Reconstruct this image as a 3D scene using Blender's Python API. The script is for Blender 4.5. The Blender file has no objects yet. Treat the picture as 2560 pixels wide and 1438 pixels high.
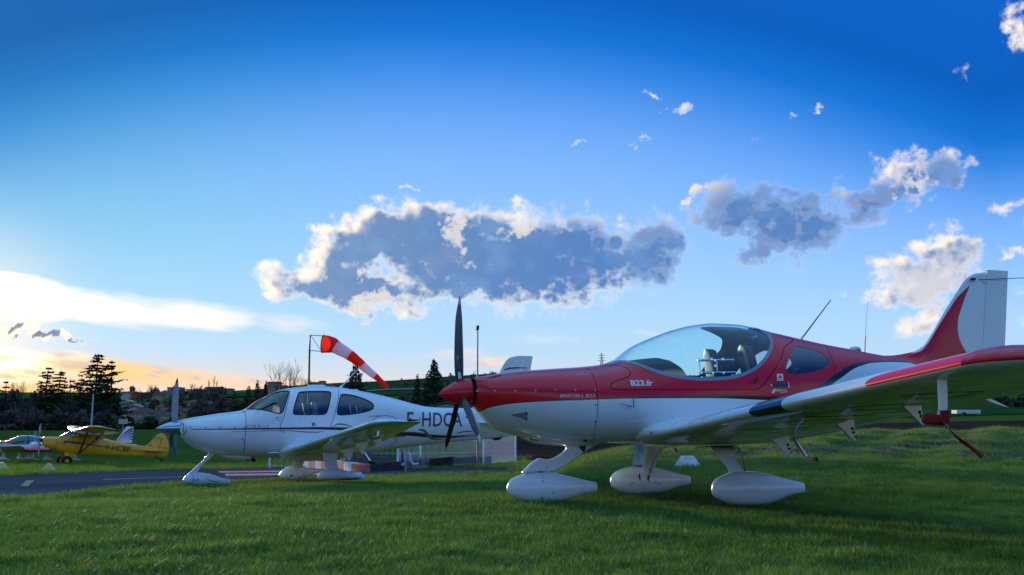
import bpy, bmesh, math, random
import numpy as np
from math import sin, cos, radians, pi
from mathutils import Vector, Matrix

random.seed(7)
rng = np.random.default_rng(7)
S = bpy.context.scene
COL = S.collection

# ------------------------------------------------------------------ camera
F, CX, CY = 2418.0, 1280.0, 719.0          # focal length and centre in photograph pixels
CAM_H = 0.70
PITCH = math.atan(346.0 / F)
cam_d = bpy.data.cameras.new('camera')
cam_d.sensor_width = 36.0
cam_d.lens = 36.0 * F / 2560.0
cam_d.clip_start = 0.05
cam_d.clip_end = 6000.0
cam = bpy.data.objects.new('camera', cam_d)
COL.objects.link(cam)
cam.location = (0, 0, CAM_H)
cam.rotation_euler = (pi / 2 + PITCH, 0, 0)
S.camera = cam
cam_d.dof.use_dof = False

# ------------------------------------------------------------------ exposure
S.view_settings.view_transform = 'Standard'
S.view_settings.look = 'None'
S.view_settings.exposure = 0.25
S.view_settings.gamma = 1.0
S.view_settings.use_curve_mapping = False
S.cycles.max_bounces = 8
S.cycles.diffuse_bounces = 3
S.cycles.glossy_bounces = 4
S.cycles.transparent_max_bounces = 16
S.cycles.transmission_bounces = 4
S.cycles.caustics_reflective = False
S.cycles.caustics_refractive = False
S.cycles.use_denoising = True


def ray(px, py):
    dx, dy = (px - CX) / F, (CY - py) / F
    v = np.array([dx, cos(PITCH) - sin(PITCH) * dy, sin(PITCH) + cos(PITCH) * dy])
    return v


def at(px, py, Y):
    """The world point at distance Y north of the camera seen in direction px, py."""
    d = ray(px, py)
    return np.array([0, 0, CAM_H]) + d * (Y / d[1])


def azel(px, py):
    d = ray(px, py)
    return math.atan2(d[0], d[1]), math.asin(d[2] / np.linalg.norm(d))


# ------------------------------------------------------------------ sun
SUN_AZ, SUN_EL = azel(-110, 815)
sun_d = bpy.data.lights.new('sun', 'SUN')
sun_d.energy = 3.4
sun_d.angle = radians(5.0)
sun_d.color = (1.0, 0.80, 0.58)
sun = bpy.data.objects.new('sun', sun_d)
COL.objects.link(sun)
sv = Vector((sin(SUN_AZ) * cos(SUN_EL), cos(SUN_AZ) * cos(SUN_EL), sin(SUN_EL)))
sun.rotation_euler = (-sv).to_track_quat('-Z', 'Y').to_euler()
sun.location = (-20, 30, 20)


# ------------------------------------------------------------------ node helper
class NT:
    def __init__(s, tree):
        s.t = tree

    def n(s, kind, **kw):
        nd = s.t.nodes.new(kind)
        for k, v in kw.items():
            setattr(nd, k, v)
        return nd

    def put(s, sock, v):
        if isinstance(v, bpy.types.NodeSocket):
            s.t.links.new(v, sock)
        elif v is not None:
            if hasattr(sock, 'default_value'):
                if isinstance(v, (tuple, list)) and len(v) == 3 and sock.type == 'RGBA':
                    v = (*v, 1)
                sock.default_value = v

    def m(s, op, a, b=None, c=None, clamp=False):
        nd = s.n('ShaderNodeMath', operation=op, use_clamp=clamp)
        s.put(nd.inputs[0], a); s.put(nd.inputs[1], b); s.put(nd.inputs[2], c)
        return nd.outputs[0]

    def v(s, op, a, b=None):
        nd = s.n('ShaderNodeVectorMath', operation=op)
        s.put(nd.inputs[0], a); s.put(nd.inputs[1], b)
        return nd.outputs['Value'] if op in ('DOT_PRODUCT', 'LENGTH') else nd.outputs[0]

    def mix(s, f, a, b, mode='MIX'):
        nd = s.n('ShaderNodeMix', data_type='RGBA', blend_type=mode)
        s.put(nd.inputs[0], f); s.put(nd.inputs[6], a); s.put(nd.inputs[7], b)
        return nd.outputs[2]

    def ss(s, x, lo, hi, a=0.0, b=1.0):
        nd = s.n('ShaderNodeMapRange', interpolation_type='SMOOTHSTEP')
        s.put(nd.inputs[0], x)
        nd.inputs[1].default_value = lo; nd.inputs[2].default_value = hi
        nd.inputs[3].default_value = a; nd.inputs[4].default_value = b
        return nd.outputs[0]

    def ramp(s, x, stops, interp='LINEAR'):
        nd = s.n('ShaderNodeValToRGB')
        cr = nd.color_ramp
        cr.interpolation = interp
        while len(cr.elements) < len(stops):
            cr.elements.new(0.5)
        for e, (p, c) in zip(cr.elements, stops):
            e.position = p; e.color = (*c, 1)
        s.put(nd.inputs[0], x)
        return nd.outputs[0]

    def noise(s, vec, scale, detail=4, rough=0.55, lac=2.0, dist=0.0, dim='3D'):
        nd = s.n('ShaderNodeTexNoise', noise_dimensions=dim)
        s.put(nd.inputs['Vector'], vec)
        nd.inputs['Scale'].default_value = scale
        nd.inputs['Detail'].default_value = detail
        nd.inputs['Roughness'].default_value = rough
        nd.inputs['Lacunarity'].default_value = lac
        nd.inputs['Distortion'].default_value = dist
        return nd.outputs['Fac']

    def comb(s, x, y, z):
        nd = s.n('ShaderNodeCombineXYZ')
        for i, q in enumerate((x, y, z)):
            s.put(nd.inputs[i], q)
        return nd.outputs[0]


def lin(r, g, b):
    return tuple(((c / 255) / 12.92 if c / 255 <= 0.04045 else ((c / 255 + 0.055) / 1.055) ** 2.4) for c in (r, g, b))


# ------------------------------------------------------------------ world: evening sky with cumulus and sunset bands
world = bpy.data.worlds.new('World')
S.world = world
world.use_nodes = True
w = NT(world.node_tree)
world.node_tree.nodes.clear()
tc = w.n('ShaderNodeTexCoord')
sep = w.n('ShaderNodeSeparateXYZ')
w.put(sep.inputs[0], w.v('NORMALIZE', tc.outputs['Generated']))
az = w.m('ARCTAN2', sep.outputs[0], sep.outputs[1])
el = w.m('ARCSINE', sep.outputs[2])
nish = w.n('ShaderNodeTexSky', sky_type='NISHITA', sun_disc=False)
nish.sun_elevation = SUN_EL
nish.sun_rotation = SUN_AZ
nish.air_density = 1.0; nish.dust_density = 0.6; nish.ozone_density = 3.0
ELMAX = radians(60)
# the blue deepens up to the frame top and to both sides, like a vignette
azc = w.m('ABSOLUTE', w.m('ADD', az, 0.06))
azq = w.m('MINIMUM', w.m('MULTIPLY', azc, azc), 0.28)
efx = w.m('ADD', el, w.m('MULTIPLY', azq, w.m('MULTIPLY', w.ss(el, 0.02, 0.28), 0.50)))
t = w.m('DIVIDE', w.m('MINIMUM', efx, radians(31)), ELMAX, clamp=True)
grad = w.ramp(t, [
    (0.00, lin(198, 213, 224)),
    (radians(2.5) / ELMAX, lin(186, 212, 231)),
    (radians(6.5) / ELMAX, lin(167, 206, 241)),
    (radians(11) / ELMAX, lin(145, 192, 244)),
    (radians(15.7) / ELMAX, lin(120, 173, 242)),
    (radians(18) / ELMAX, lin(100, 158, 235)),
    (radians(21) / ELMAX, lin(52, 130, 220)),
    (radians(23) / ELMAX, lin(10, 108, 203)),
    (radians(25.5) / ELMAX, lin(0, 88, 182)),
    (radians(31) / ELMAX, lin(6, 92, 190)),
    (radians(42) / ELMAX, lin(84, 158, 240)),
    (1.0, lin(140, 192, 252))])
grad = w.mix(w.ss(el, radians(28), radians(52)), grad, lin(128, 186, 250))  # sky overhead made paler and brighter, added fill for the aircraft sides
teal = w.m('MULTIPLY', w.ss(az, -0.02, -0.50), w.ss(el, 0.05, 0.22))
grad = w.mix(teal, grad, w.mix(1.0, grad, (0.9, 1.12, 0.84), 'MULTIPLY'))
nis = w.mix(1.0, nish.outputs[0], (0.10, 0.10, 0.10), 'MULTIPLY')
base = w.mix(0.06, grad, nis)
# glow round the veiled sun
cs = w.v('DOT_PRODUCT', w.comb(sep.outputs[0], sep.outputs[1], sep.outputs[2]), tuple(sv))
ang = w.m('ARCCOSINE', w.m('MINIMUM', cs, 0.99999))
lowb = w.ss(el, 0.085, 0.0)
west = w.ss(az, 0.10, -0.42)
peach = w.ss(az, 0.45, -0.35)
base = w.mix(w.m('MULTIPLY', lowb, w.m('MULTIPLY', peach, 0.75)), base, lin(252, 206, 158))
base = w.mix(w.m('MULTIPLY', w.ss(el, 0.075, 0.015), w.m('MULTIPLY', w.ss(az, -0.30, -0.50), 0.95)), base, lin(254, 188, 56))
glow = w.m('POWER', w.ss(ang, 0.17, 0.0), 2.0)
base = w.mix(w.m('MULTIPLY', glow, 0.6), base, (1.2, 0.98, 0.66))


def blob_field(nt, P3, blobs):
    """Highest of many soft ellipses; P3 is the vector (az, el, 1)."""
    acc = None
    for bl in blobs:
        cx, cy, rx, ry, rot = bl[:5]; peak = bl[5] if len(bl) > 5 else 1.0
        a0, e0 = azel(cx, cy)
        h = 4.0
        ax, ex = azel(cx + h, cy); ay, ey = azel(cx, cy + h)
        J = np.array([[(ax - a0) / h, (ay - a0) / h], [(ex - e0) / h, (ey - e0) / h]])
        R = np.array([[cos(rot), sin(rot)], [-sin(rot), cos(rot)]])
        A = np.diag([1 / rx, 1 / ry]) @ R @ np.linalg.inv(J)
        b = -A @ np.array([a0, e0])
        x = nt.v('DOT_PRODUCT', P3, (A[0, 0], A[0, 1], b[0]))
        y = nt.v('DOT_PRODUCT', P3, (A[1, 0], A[1, 1], b[1]))
        d2 = nt.m('MULTIPLY_ADD', x, x, nt.m('MULTIPLY', y, y))
        f = nt.m('SUBTRACT', peak, d2)
        acc = f if acc is None else nt.m('SMOOTH_MAX', acc, f, 0.35)
    return nt.m('MAXIMUM', acc, -2.5)


CUMULUS = [
    # the long central cloud
    (1010, 580, 125, 80, 0, 1.6), (900, 610, 125, 72, -0.5, 1.5), (800, 655, 115, 56, -0.45, 1.2), (1130, 625, 145, 105, 0, 1.6),
    (1250, 645, 200, 110, 0, 1.5), (1390, 650, 180, 110, 0.05, 1.5), (1520, 645, 130, 88, 0, 1.3), (1640, 620, 78, 95, 0.1, 1.1),
    (700, 690, 90, 45, -0.1, 0.75), (765, 722, 105, 38, 0.1, 1.0), (900, 722, 165, 54, 0.25, 1.4), (1100, 715, 220, 50, 0.0, 1.2),
    (1010, 770, 110, 28, 0.05, 0.8), (1320, 535, 56, 34, 0.3, 0.9), (925, 488, 40, 12, 0.1, 0.45),
    (1030, 464, 22, 8, 0, 0.4),
    # grey rags right of it
    (1880, 530, 140, 76, 0.1, 1.3), (1960, 560, 140, 88, 0, 1.3), (2010, 500, 64, 44, -0.2, 0.75), (1935, 625, 40, 56, 0.2, 0.9), (1742, 484, 20, 20, 0, 0.7), (1720, 600, 50, 40, 0, 0.4),
    # bright edged one, upper right
    (2270, 440, 130, 52, -0.15, 1.1), (2350, 420, 70, 52, 0, 1.1), (2190, 500, 125, 56, -0.4, 1.2),
    # cream cumulus over the fin
    (2360, 640, 84, 60, 0, 1.2), (2300, 700, 125, 66, -0.2, 1.3), (2400, 690, 84, 48, 0, 1.1), (2240, 745, 90, 38, 0.1, 0.9), (2310, 805, 72, 42, -0.5, 0.95),
    (2380, 570, 60, 34, -0.5, 0.55), (2505, 525, 74, 28, -0.45, 0.6), (2545, 635, 28, 18, 0, 0.7), (2545, 75, 46, 66, -0.5, 0.8), (2410, 172, 34, 30, -0.5, 0.4),
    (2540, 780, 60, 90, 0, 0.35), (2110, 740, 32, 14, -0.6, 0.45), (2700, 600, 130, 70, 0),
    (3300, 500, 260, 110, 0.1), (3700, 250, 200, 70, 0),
    # small puffs high up
    (1685, 278, 40, 20, -0.6, 0.6), (1622, 250, 30, 13, 0.4, 0.5), (1590, 356, 74, 12, 0.05, 0.5), (1480, 364, 32, 9, 0, 0.45),
    (1895, 324, 26, 16, -0.6, 0.45), (1972, 293, 34, 12, -0.3, 0.45), (2050, 270, 30, 13, -0.4, 0.55),
    # flat dark streaks near the sun
    (60, 830, 140, 13, 0.03, 1.5), (6, 792, 22, 14, 0, 0.8),
]
WISPS = [
    (40, 745, 190, 56, 0.06), (280, 768, 230, 44, 0.14), (470, 785, 170, 40, 0.1), (740, 810, 140, 34, 0.05, 0.35), (-250, 735, 300, 60, 0),
    (60, 905, 260, 34, 0.06), (330, 935, 330, 30, 0.10), (600, 955, 300, 24, 0.08), (-200, 920, 300, 50, 0.05),
    (1350, 850, 190, 26, 0.05, 0.25), (1100, 890, 180, 24, -0.1, 0.2), (1250, 905, 200, 20, 0.0, 0.25), (1640, 840, 120, 16, 0.2, 0.15), (560, 800, 120, 18, 0.1, 0.5),
]
WARM = [(1135, 600, 30, 60, 0.5), (930, 735, 120, 24, -0.2), (690, 700, 70, 40, 0), (980, 770, 150, 30, 0.05),
        (1320, 520, 60, 26, 0.3), (1010, 500, 60, 22, 0.2), (1545, 560, 34, 40, 0), (1742, 484, 20, 20, 0), 
        (2320, 700, 150, 100, 0), (2310, 800, 80, 40, 0), (2500, 525, 70, 30, -0.4), (2290, 490, 40, 22, 0), (1100, 510, 90, 16, 0.2)]

DIM = [(1930, 560, 260, 150, 0), (1640, 640, 120, 110, 0), (1430, 620, 160, 90, 0), (2180, 510, 120, 60, -0.3), (2360, 440, 60, 60, 0)]
p2 = w.comb(az, el, 0.0)
off = w.comb(-0.017, 0.007, 0.0)
nvec = w.v('MULTIPLY', p2, (1.0, 1.25, 1.0))


def cumulus_density(vec2, P3, fine=True):
    wn = w.n('ShaderNodeTexNoise', noise_dimensions='2D')
    w.put(wn.inputs['Vector'], vec2)
    wn.inputs['Scale'].default_value = 26.0; wn.inputs['Detail'].default_value = 6 if fine else 2.5; wn.inputs['Roughness'].default_value = 0.57
    warp = w.v('MULTIPLY', w.v('SUBTRACT', wn.outputs['Color'], (0.5, 0.5, 0.5)), (0.075, 0.050, 0.0))
    f = blob_field(w, w.v('ADD', P3, warp), CUMULUS)
    if not fine:
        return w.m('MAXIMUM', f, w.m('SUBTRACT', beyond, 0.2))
    vo = w.n('ShaderNodeTexVoronoi', feature='F1', voronoi_dimensions='2D')
    w.put(vo.inputs['Vector'], w.v('MULTIPLY', vec2, (1.0, 1.2, 1.0)))
    vo.inputs['Scale'].default_value = 60.0
    vo.inputs['Detail'].default_value = 2.5
    vo.inputs['Roughness'].default_value = 0.6
    n1 = w.noise(w.v('MULTIPLY', vec2, (1.0, 1.3, 1.0)), 30.0, 5, 0.5, dim='2D')
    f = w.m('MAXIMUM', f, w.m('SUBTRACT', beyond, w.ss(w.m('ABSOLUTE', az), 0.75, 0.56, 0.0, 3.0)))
    d = w.m('MULTIPLY_ADD', w.m('SUBTRACT', n1, 0.45), 1.5, f)
    d = w.m('MULTIPLY_ADD', w.m('SUBTRACT', 0.42, vo.outputs['Distance']), 0.55, d)
    return d


P3 = w.comb(az, el, 1.0)
# broken cumulus added round the unseen rest of the sky, boosting the fill light
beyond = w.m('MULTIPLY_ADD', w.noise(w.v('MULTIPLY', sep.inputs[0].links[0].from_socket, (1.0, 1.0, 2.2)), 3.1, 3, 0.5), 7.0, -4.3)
dens = cumulus_density(p2, P3)
dens_s = cumulus_density(w.v('ADD', p2, off), w.v('ADD', P3, off), False)
alpha = w.ss(dens, -0.30, 0.90)
wn2 = w.n('ShaderNodeTexNoise', noise_dimensions='2D')
w.put(wn2.inputs['Vector'], p2); wn2.inputs['Scale'].default_value = 14.0; wn2.inputs['Detail'].default_value = 5; wn2.inputs['Roughness'].default_value = 0.65
warm = w.ss(blob_field(w, w.v('ADD', P3, w.v('MULTIPLY', w.v('SUBTRACT', wn2.outputs['Color'], (0.5, 0.5, 0.5)), (0.16, 0.13, 0.0))), WARM), -0.6, 1.0)
shade = w.m('MULTIPLY', w.ss(dens_s, -0.10, 0.85), w.ss(dens, -0.05, 0.95))
shade = w.m('MULTIPLY', shade, w.ss(w.m('ABSOLUTE', az), 1.6, 0.6, 0.25, 1.0))
dim_ = w.m('MULTIPLY', w.ss(blob_field(w, P3, DIM), -0.2, 0.7), w.ss(dens, -0.6, 0.3))
shade = w.m('MAXIMUM', shade, w.m('MULTIPLY', dim_, 0.90))
shade = w.m('MULTIPLY', shade, w.m('MULTIPLY_ADD', warm, -0.62, 1.0))
nshade = w.noise(nvec, 20.0, 3, 0.5, dim='2D')
shade = w.m('ADD', shade, w.m('MULTIPLY', w.m('SUBTRACT', nshade, 0.5), 0.30), clamp=True)
sunny = w.ss(ang, 0.75, 0.05)
litc = w.mix(sunny, lin(240, 230, 220), lin(255, 241, 222))
darkc = w.mix(w.ss(ang, 0.10, 0.03), w.mix(w.ss(az, -0.25, 0.1), lin(106, 138, 180), lin(74, 120, 180)), lin(150, 118, 110))
darkc = w.mix(w.m('MULTIPLY', w.ss(nshade, 0.38, 0.75), 0.32), darkc, lin(140, 172, 208))
cumc = w.mix(shade, litc, darkc)
thin = w.ss(dens, 0.55, -0.2)
cumc = w.mix(w.m('MULTIPLY', thin, w.m('SUBTRACT', 0.62, w.m('MULTIPLY', warm, 0.5))), cumc, w.mix(0.45, base, litc))

# stretched sunset bands
bvec = w.v('MULTIPLY', w.comb(az, w.m('ADD', el, w.m('MULTIPLY', az, 0.10)), 0.0), (1.0, 4.4, 1.0))
wf = w.m('MULTIPLY_ADD', w.m('SUBTRACT', w.noise(bvec, 9.0, 6, 0.6, dim='2D'), 0.5), 2.1, blob_field(w, P3, WISPS))
wa = w.ss(wf, -0.35, 1.15)
wc = w.mix(w.ss(ang, 0.50, 0.10), lin(232, 226, 228), lin(255, 246, 232))
low = w.ss(el, 0.085, 0.055)
wc = w.mix(low, wc, w.mix(w.ss(az, -0.26, -0.46), lin(250, 206, 172), lin(255, 196, 66)))
st = w.noise(bvec, 22.0, 4, 0.55, dim='2D')
wc = w.mix(w.m('MULTIPLY', w.ss(st, 0.50, 0.68), w.m('MULTIPLY', low, 0.75)), wc, lin(196, 176, 172))
sky = w.mix(w.m('MULTIPLY', wa, 0.92), base, wc)
sky = w.mix(w.m('MULTIPLY', w.ss(wf, 0.5, 1.5), w.m('SUBTRACT', 1.0, w.m('MULTIPLY', low, 0.85))), sky, w.mix(w.ss(ang, 0.24, 0.08), sky, (1.5, 1.42, 1.25)))
core = w.m('MULTIPLY', w.ss(ang, 0.135, 0.05), w.m('MULTIPLY', w.ss(st, 0.72, 0.35), w.ss(wf, -0.5, 0.5)))
sky = w.mix(core, sky, (1.35, 1.22, 0.95))
sky = w.mix(alpha, sky, cumc)
# below the horizon the dome is dull earth
sky = w.mix(w.ss(el, -0.004, -0.03), sky, (0.05, 0.055, 0.04))
bg = w.n('ShaderNodeBackground')
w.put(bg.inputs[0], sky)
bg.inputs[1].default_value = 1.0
wo = w.n('ShaderNodeOutputWorld')
world.node_tree.links.new(bg.outputs[0], wo.inputs[0])
world.cycles.sampling_method = 'MANUAL'
world.cycles.sample_map_resolution = 1024


# ------------------------------------------------------------------ materials
def mat(name, color, rough=0.5, metal=0.0, coat=0.0, spec=None, var=0.0, vscale=8.0, bump=0.0, bscale=40.0, emit=None):
    m_ = bpy.data.materials.new(name)
    m_.use_nodes = True
    nt = NT(m_.node_tree)
    b = m_.node_tree.nodes['Principled BSDF']
    b.inputs['Roughness'].default_value = rough
    b.inputs['Metallic'].default_value = metal
    b.inputs['Coat Weight'].default_value = coat
    b.inputs['Coat Roughness'].default_value = 0.04
    b.inputs['Specular IOR Level'].default_value = spec if spec is not None else (0.0 if rough >= 0.85 else 0.5)
    tcn = nt.n('ShaderNodeTexCoord')
    if var > 0:
        f = nt.noise(tcn.outputs['Object'], vscale, 5, 0.6)
        f = nt.ss(f, 0.3, 0.7)
        c0 = tuple(max(0, c * (1 - var)) for c in color)
        c1 = tuple(min(1, c * (1 + var)) for c in color)
        nt.put(b.inputs['Base Color'], nt.mix(f, c0, c1))
    else:
        b.inputs['Base Color'].default_value = (*color, 1)
    if bump > 0:
        bn = nt.n('ShaderNodeBump')
        bn.inputs['Strength'].default_value = bump
        bn.inputs['Distance'].default_value = 0.02
        nt.put(bn.inputs['Height'], nt.noise(tcn.outputs['Object'], bscale, 5, 0.6))
        m_.node_tree.links.new(bn.outputs[0], b.inputs['Normal'])
    if emit:
        b.inputs['Emission Color'].default_value = (*emit, 1)
        b.inputs['Emission Strength'].default_value = 1
    return m_


def glass_mat(name, tint, refl=1.0, base_alpha=0.0, dark=(0.01, 0.015, 0.02)):
    m_ = bpy.data.materials.new(name)
    m_.use_nodes = True
    t_ = m_.node_tree
    t_.nodes.clear()
    nt = NT(t_)
    tr = nt.n('ShaderNodeBsdfTransparent'); tr.inputs[0].default_value = (*tint, 1)
    gl = nt.n('ShaderNodeBsdfGlossy'); gl.inputs['Roughness'].default_value = 0.015
    gl.inputs[0].default_value = (0.95, 0.97, 1, 1)
    fr = nt.n('ShaderNodeFresnel'); gg_ = nt.n('ShaderNodeNewGeometry'); nt.put(fr.inputs[0], nt.m('MULTIPLY_ADD', gg_.outputs['Backfacing'], 1 / 1.5 - 1.5, 1.5))
    fac = nt.m('MULTIPLY_ADD', fr.outputs[0], refl, base_alpha, clamp=True)
    mx = nt.n('ShaderNodeMixShader')
    nt.put(mx.inputs[0], fac)
    t_.links.new(tr.outputs[0], mx.inputs[1]); t_.links.new(gl.outputs[0], mx.inputs[2])
    o = nt.n('ShaderNodeOutputMaterial')
    t_.links.new(mx.outputs[0], o.inputs[0])
    return m_


def paint(name, color, rough=0.28, var=0.05, coat=0.7):
    """Aircraft paint: a gloss coat with faint waviness and dust towards roughness."""
    m_ = bpy.data.materials.new(name)
    m_.use_nodes = True
    nt = NT(m_.node_tree)
    b = m_.node_tree.nodes['Principled BSDF']
    tcn = nt.n('ShaderNodeTexCoord')
    f = nt.noise(tcn.outputs['Object'], 2.2, 6, 0.62)
    nt.put(b.inputs['Base Color'], nt.mix(nt.ss(f, 0.32, 0.7), tuple(c * (1 - var) for c in color), tuple(min(1, c * (1 + var * .4)) for c in color)))
    g = nt.noise(tcn.outputs['Object'], 9.0, 4, 0.6)
    nt.put(b.inputs['Roughness'], nt.m('MULTIPLY_ADD', g, 0.12, rough - 0.06))
    b.inputs['Coat Weight'].default_value = coat
    b.inputs['Specular IOR Level'].default_value = 0.35
    nt.put(b.inputs['Coat Roughness'], nt.m('MULTIPLY_ADD', g, 0.06, 0.02))
    bn = nt.n('ShaderNodeBump'); bn.inputs['Strength'].default_value = 0.05; bn.inputs['Distance'].default_value = 0.01
    nt.put(bn.inputs['Height'], nt.noise(tcn.outputs['Object'], 4.5, 2, 0.4))
    m_.node_tree.links.new(bn.outputs[0], b.inputs['Coat Normal'])
    m_.node_tree.links.new(bn.outputs[0], b.inputs['Normal'])
    return m_


PW = paint('white_paint', (0.78, 0.81, 0.87))
PR = paint('red_paint', (0.74, 0.001, 0.020), 0.32, coat=0.40)
PB = paint('black_paint', (0.008, 0.008, 0.012), 0.25)
PN = paint('navy_paint', (0.010, 0.016, 0.05), 0.25)
PG = paint('warm_grey_paint', (0.12, 0.115, 0.12), 0.3)
PGOLD = mat('gold_trim', (0.25, 0.21, 0.11), 0.35, 0.4)
PY = paint('yellow_paint', (0.95, 0.41, 0.008), 0.38)
PYD = mat('yellow_fabric_lining', (0.50, 0.19, 0.01), 0.6)
DECAL_W = mat('white_vinyl', (0.75, 0.75, 0.78), 0.4)
DECAL_K = mat('black_vinyl', (0.012, 0.012, 0.016), 0.35)
DECAL_G = mat('grey_vinyl', (0.07, 0.065, 0.075), 0.35)
GAP = mat('dark_joint', (0.012, 0.012, 0.014), 0.8)
METAL = mat('brushed_metal', (0.55, 0.56, 0.58), 0.28, 1.0)
CHROME = mat('polished_metal', (0.80, 0.82, 0.86), 0.14, 1.0)
RUBBER = mat('black_rubber', (0.012, 0.012, 0.013), 0.75)
BLADE = mat('propeller_black', (0.006, 0.007, 0.010), 0.40, coat=0.4)
BLADE_M = mat('propeller_metal', (0.30, 0.31, 0.34), 0.35, 0.7)
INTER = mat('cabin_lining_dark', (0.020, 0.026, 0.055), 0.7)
LEATHER = mat('seat_leather_dark', (0.006, 0.010, 0.020), 0.5)
LEATHER_R = mat('seat_leather_rose', (0.42, 0.16, 0.19), 0.5)
LEATHER_B = mat('seat_leather_beige', (0.50, 0.42, 0.34), 0.5)
GL_CLEAR = glass_mat('clear_canopy_glass', (0.74, 0.94, 1.0), 1.3, 0.01)
GL_DARK = glass_mat('tinted_window_glass', (0.30, 0.36, 0.44), 1.3, 0.06)
GL_MID = glass_mat('cabin_window_glass', (0.62, 0.70, 0.76), 1.2, 0.05)
RED_FAB = mat('red_cover_fabric', (0.30, 0.006, 0.01), 0.8, bump=0.3, bscale=60)
SEAL = mat('grey_window_seal', (0.22, 0.26, 0.33), 0.35, coat=0.3)


# ------------------------------------------------------------------ objects and tags
def link(o, parent=None):
    COL.objects.link(o)
    if parent is not None:
        o.parent = parent
    return o


def tag(o, label=None, cat=None, group=None, kind=None):
    if label: o['label'] = label
    if cat: o['category'] = cat
    if group: o['group'] = group
    if kind: o['kind'] = kind
    return o


def thing(name, label, cat, loc=(0, 0, 0), rz=0.0, group=None):
    o = bpy.data.objects.new(name, None)
    o.empty_display_size = 0.2
    o.location = loc
    o.rotation_euler = (0, 0, rz)
    link(o)
    return tag(o, label, cat, group)


def raw(name, V, Fc, m_, parent=None, smooth=False, auto=None, kind=None):
    me = bpy.data.meshes.new(name)
    me.from_pydata([tuple(map(float, v)) for v in V], [], [tuple(map(int, f)) for f in Fc])
    me.validate(clean_customdata=False)
    if m_ is not None:
        for q in (m_ if isinstance(m_, (list, tuple)) else [m_]):
            me.materials.append(q)
    if smooth or auto:
        me.polygons.foreach_set('use_smooth', [True] * len(me.polygons))
    if auto:
        me.set_sharp_from_angle(angle=radians(auto))
    o = bpy.data.objects.new(name, me)
    link(o, parent)
    if kind: o['kind'] = kind
    return o


class MB:
    """Collects simple solids into one mesh."""
    def __init__(s):
        s.V, s.F, s.M = [], [], []

    def add(s, V, Fc, mi=0):
        b = len(s.V)
        s.V += [tuple(map(float, v)) for v in V]
        s.F += [tuple(b + int(i) for i in f) for f in Fc]
        s.M += [mi] * len(Fc)
        return s

    def box(s, x0, x1, y0, y1, z0, z1, mi=0, M=None):
        V = [(x, y, z) for z in (z0, z1) for x, y in ((x0, y0), (x1, y0), (x1, y1), (x0, y1))]
        if M is not None:
            V = [tuple(M @ Vector(v)) for v in V]
        return s.add(V, [(0, 3, 2, 1), (4, 5, 6, 7), (0, 1, 5, 4), (1, 2, 6, 5), (2, 3, 7, 6), (3, 0, 4, 7)], mi)

    def tube(s, pts, r, n=8, mi=0, caps=True, flat=1.0):
        pts = [Vector(p) for p in pts]
        rs = r if isinstance(r, (list, tuple)) else [r] * len(pts)
        V, Fc = [], []
        up = None
        for i, p in enumerate(pts):
            d = (pts[min(i + 1, len(pts) - 1)] - pts[max(i - 1, 0)]).normalized()
            if up is None:
                up = Vector((0, 0, 1)) if abs(d.z) < 0.9 else Vector((0, 1, 0))
            a = d.cross(up)
            if a.length < 1e-6:
                a = d.cross(Vector((1, 0, 0)))
            a.normalize(); b_ = a.cross(d).normalized(); up = b_
            for k in range(n):
                t_ = 2 * pi * k / n
                V.append(p + a * (cos(t_) * rs[i]) + b_ * (sin(t_) * rs[i] * flat))
        for i in range(len(pts) - 1):
            for k in range(n):
                Fc.append((i * n + k, i * n + (k + 1) % n, (i + 1) * n + (k + 1) % n, (i + 1) * n + k))
        if caps:
            Fc.append(tuple(range(n))[::-1])
            Fc.append(tuple((len(pts) - 1) * n + k for k in range(n)))
        return s.add(V, Fc, mi)

    def lathe(s, prof, axis_p, axis_d, n=24, mi=0):
        """prof: (distance along the axis, radius)."""
        d = Vector(axis_d).normalized(); p = Vector(axis_p)
        a = d.orthogonal().normalized(); b_ = d.cross(a)
        V, Fc = [], []
        for (x, r) in prof:
            for k in range(n):
                t_ = 2 * pi * k / n
                V.append(p + d * x + (a * cos(t_) + b_ * sin(t_)) * r)
        for i in range(len(prof) - 1):
            for k in range(n):
                Fc.append((i * n + k, i * n + (k + 1) % n, (i + 1) * n + (k + 1) % n, (i + 1) * n + k))
        return s.add(V, Fc, mi)

    def prism(s, poly, axis, a0, a1, mi=0, M=None):
        """poly in the other two axes, extruded along axis index."""
        def mk(p, a):
            q = [p[0], p[1]]; q.insert(axis, a)
            return tuple(M @ Vector(q)) if M is not None else tuple(q)
        n = len(poly)
        V = [mk(p, a0) for p in poly] + [mk(p, a1) for p in poly]
        Fc = [tuple(range(n))[::-1], tuple(range(n, 2 * n))] + [(i, (i + 1) % n, n + (i + 1) % n, n + i) for i in range(n)]
        return s.add(V, Fc, mi)

    def build(s, name, m_, parent=None, auto=40, smooth=True, kind=None, bevel=0):
        o = raw(name, s.V, s.F, m_, parent, smooth=smooth and not auto, auto=auto if smooth else None, kind=kind)
        if isinstance(m_, (list, tuple)) and len(m_) > 1 and len(o.data.polygons) == len(s.M):
            o.data.polygons.foreach_set('material_index', s.M)
        bm = bmesh.new(); bm.from_mesh(o.data)
        bmesh.ops.recalc_face_normals(bm, faces=bm.faces)
        bm.to_mesh(o.data); bm.free()
        if auto and smooth:
            o.data.set_sharp_from_angle(angle=radians(auto))
        if bevel:
            md = o.modifiers.new('bevel', 'BEVEL'); md.width = bevel; md.segments = 2; md.limit_method = 'ANGLE'
        return o


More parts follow.
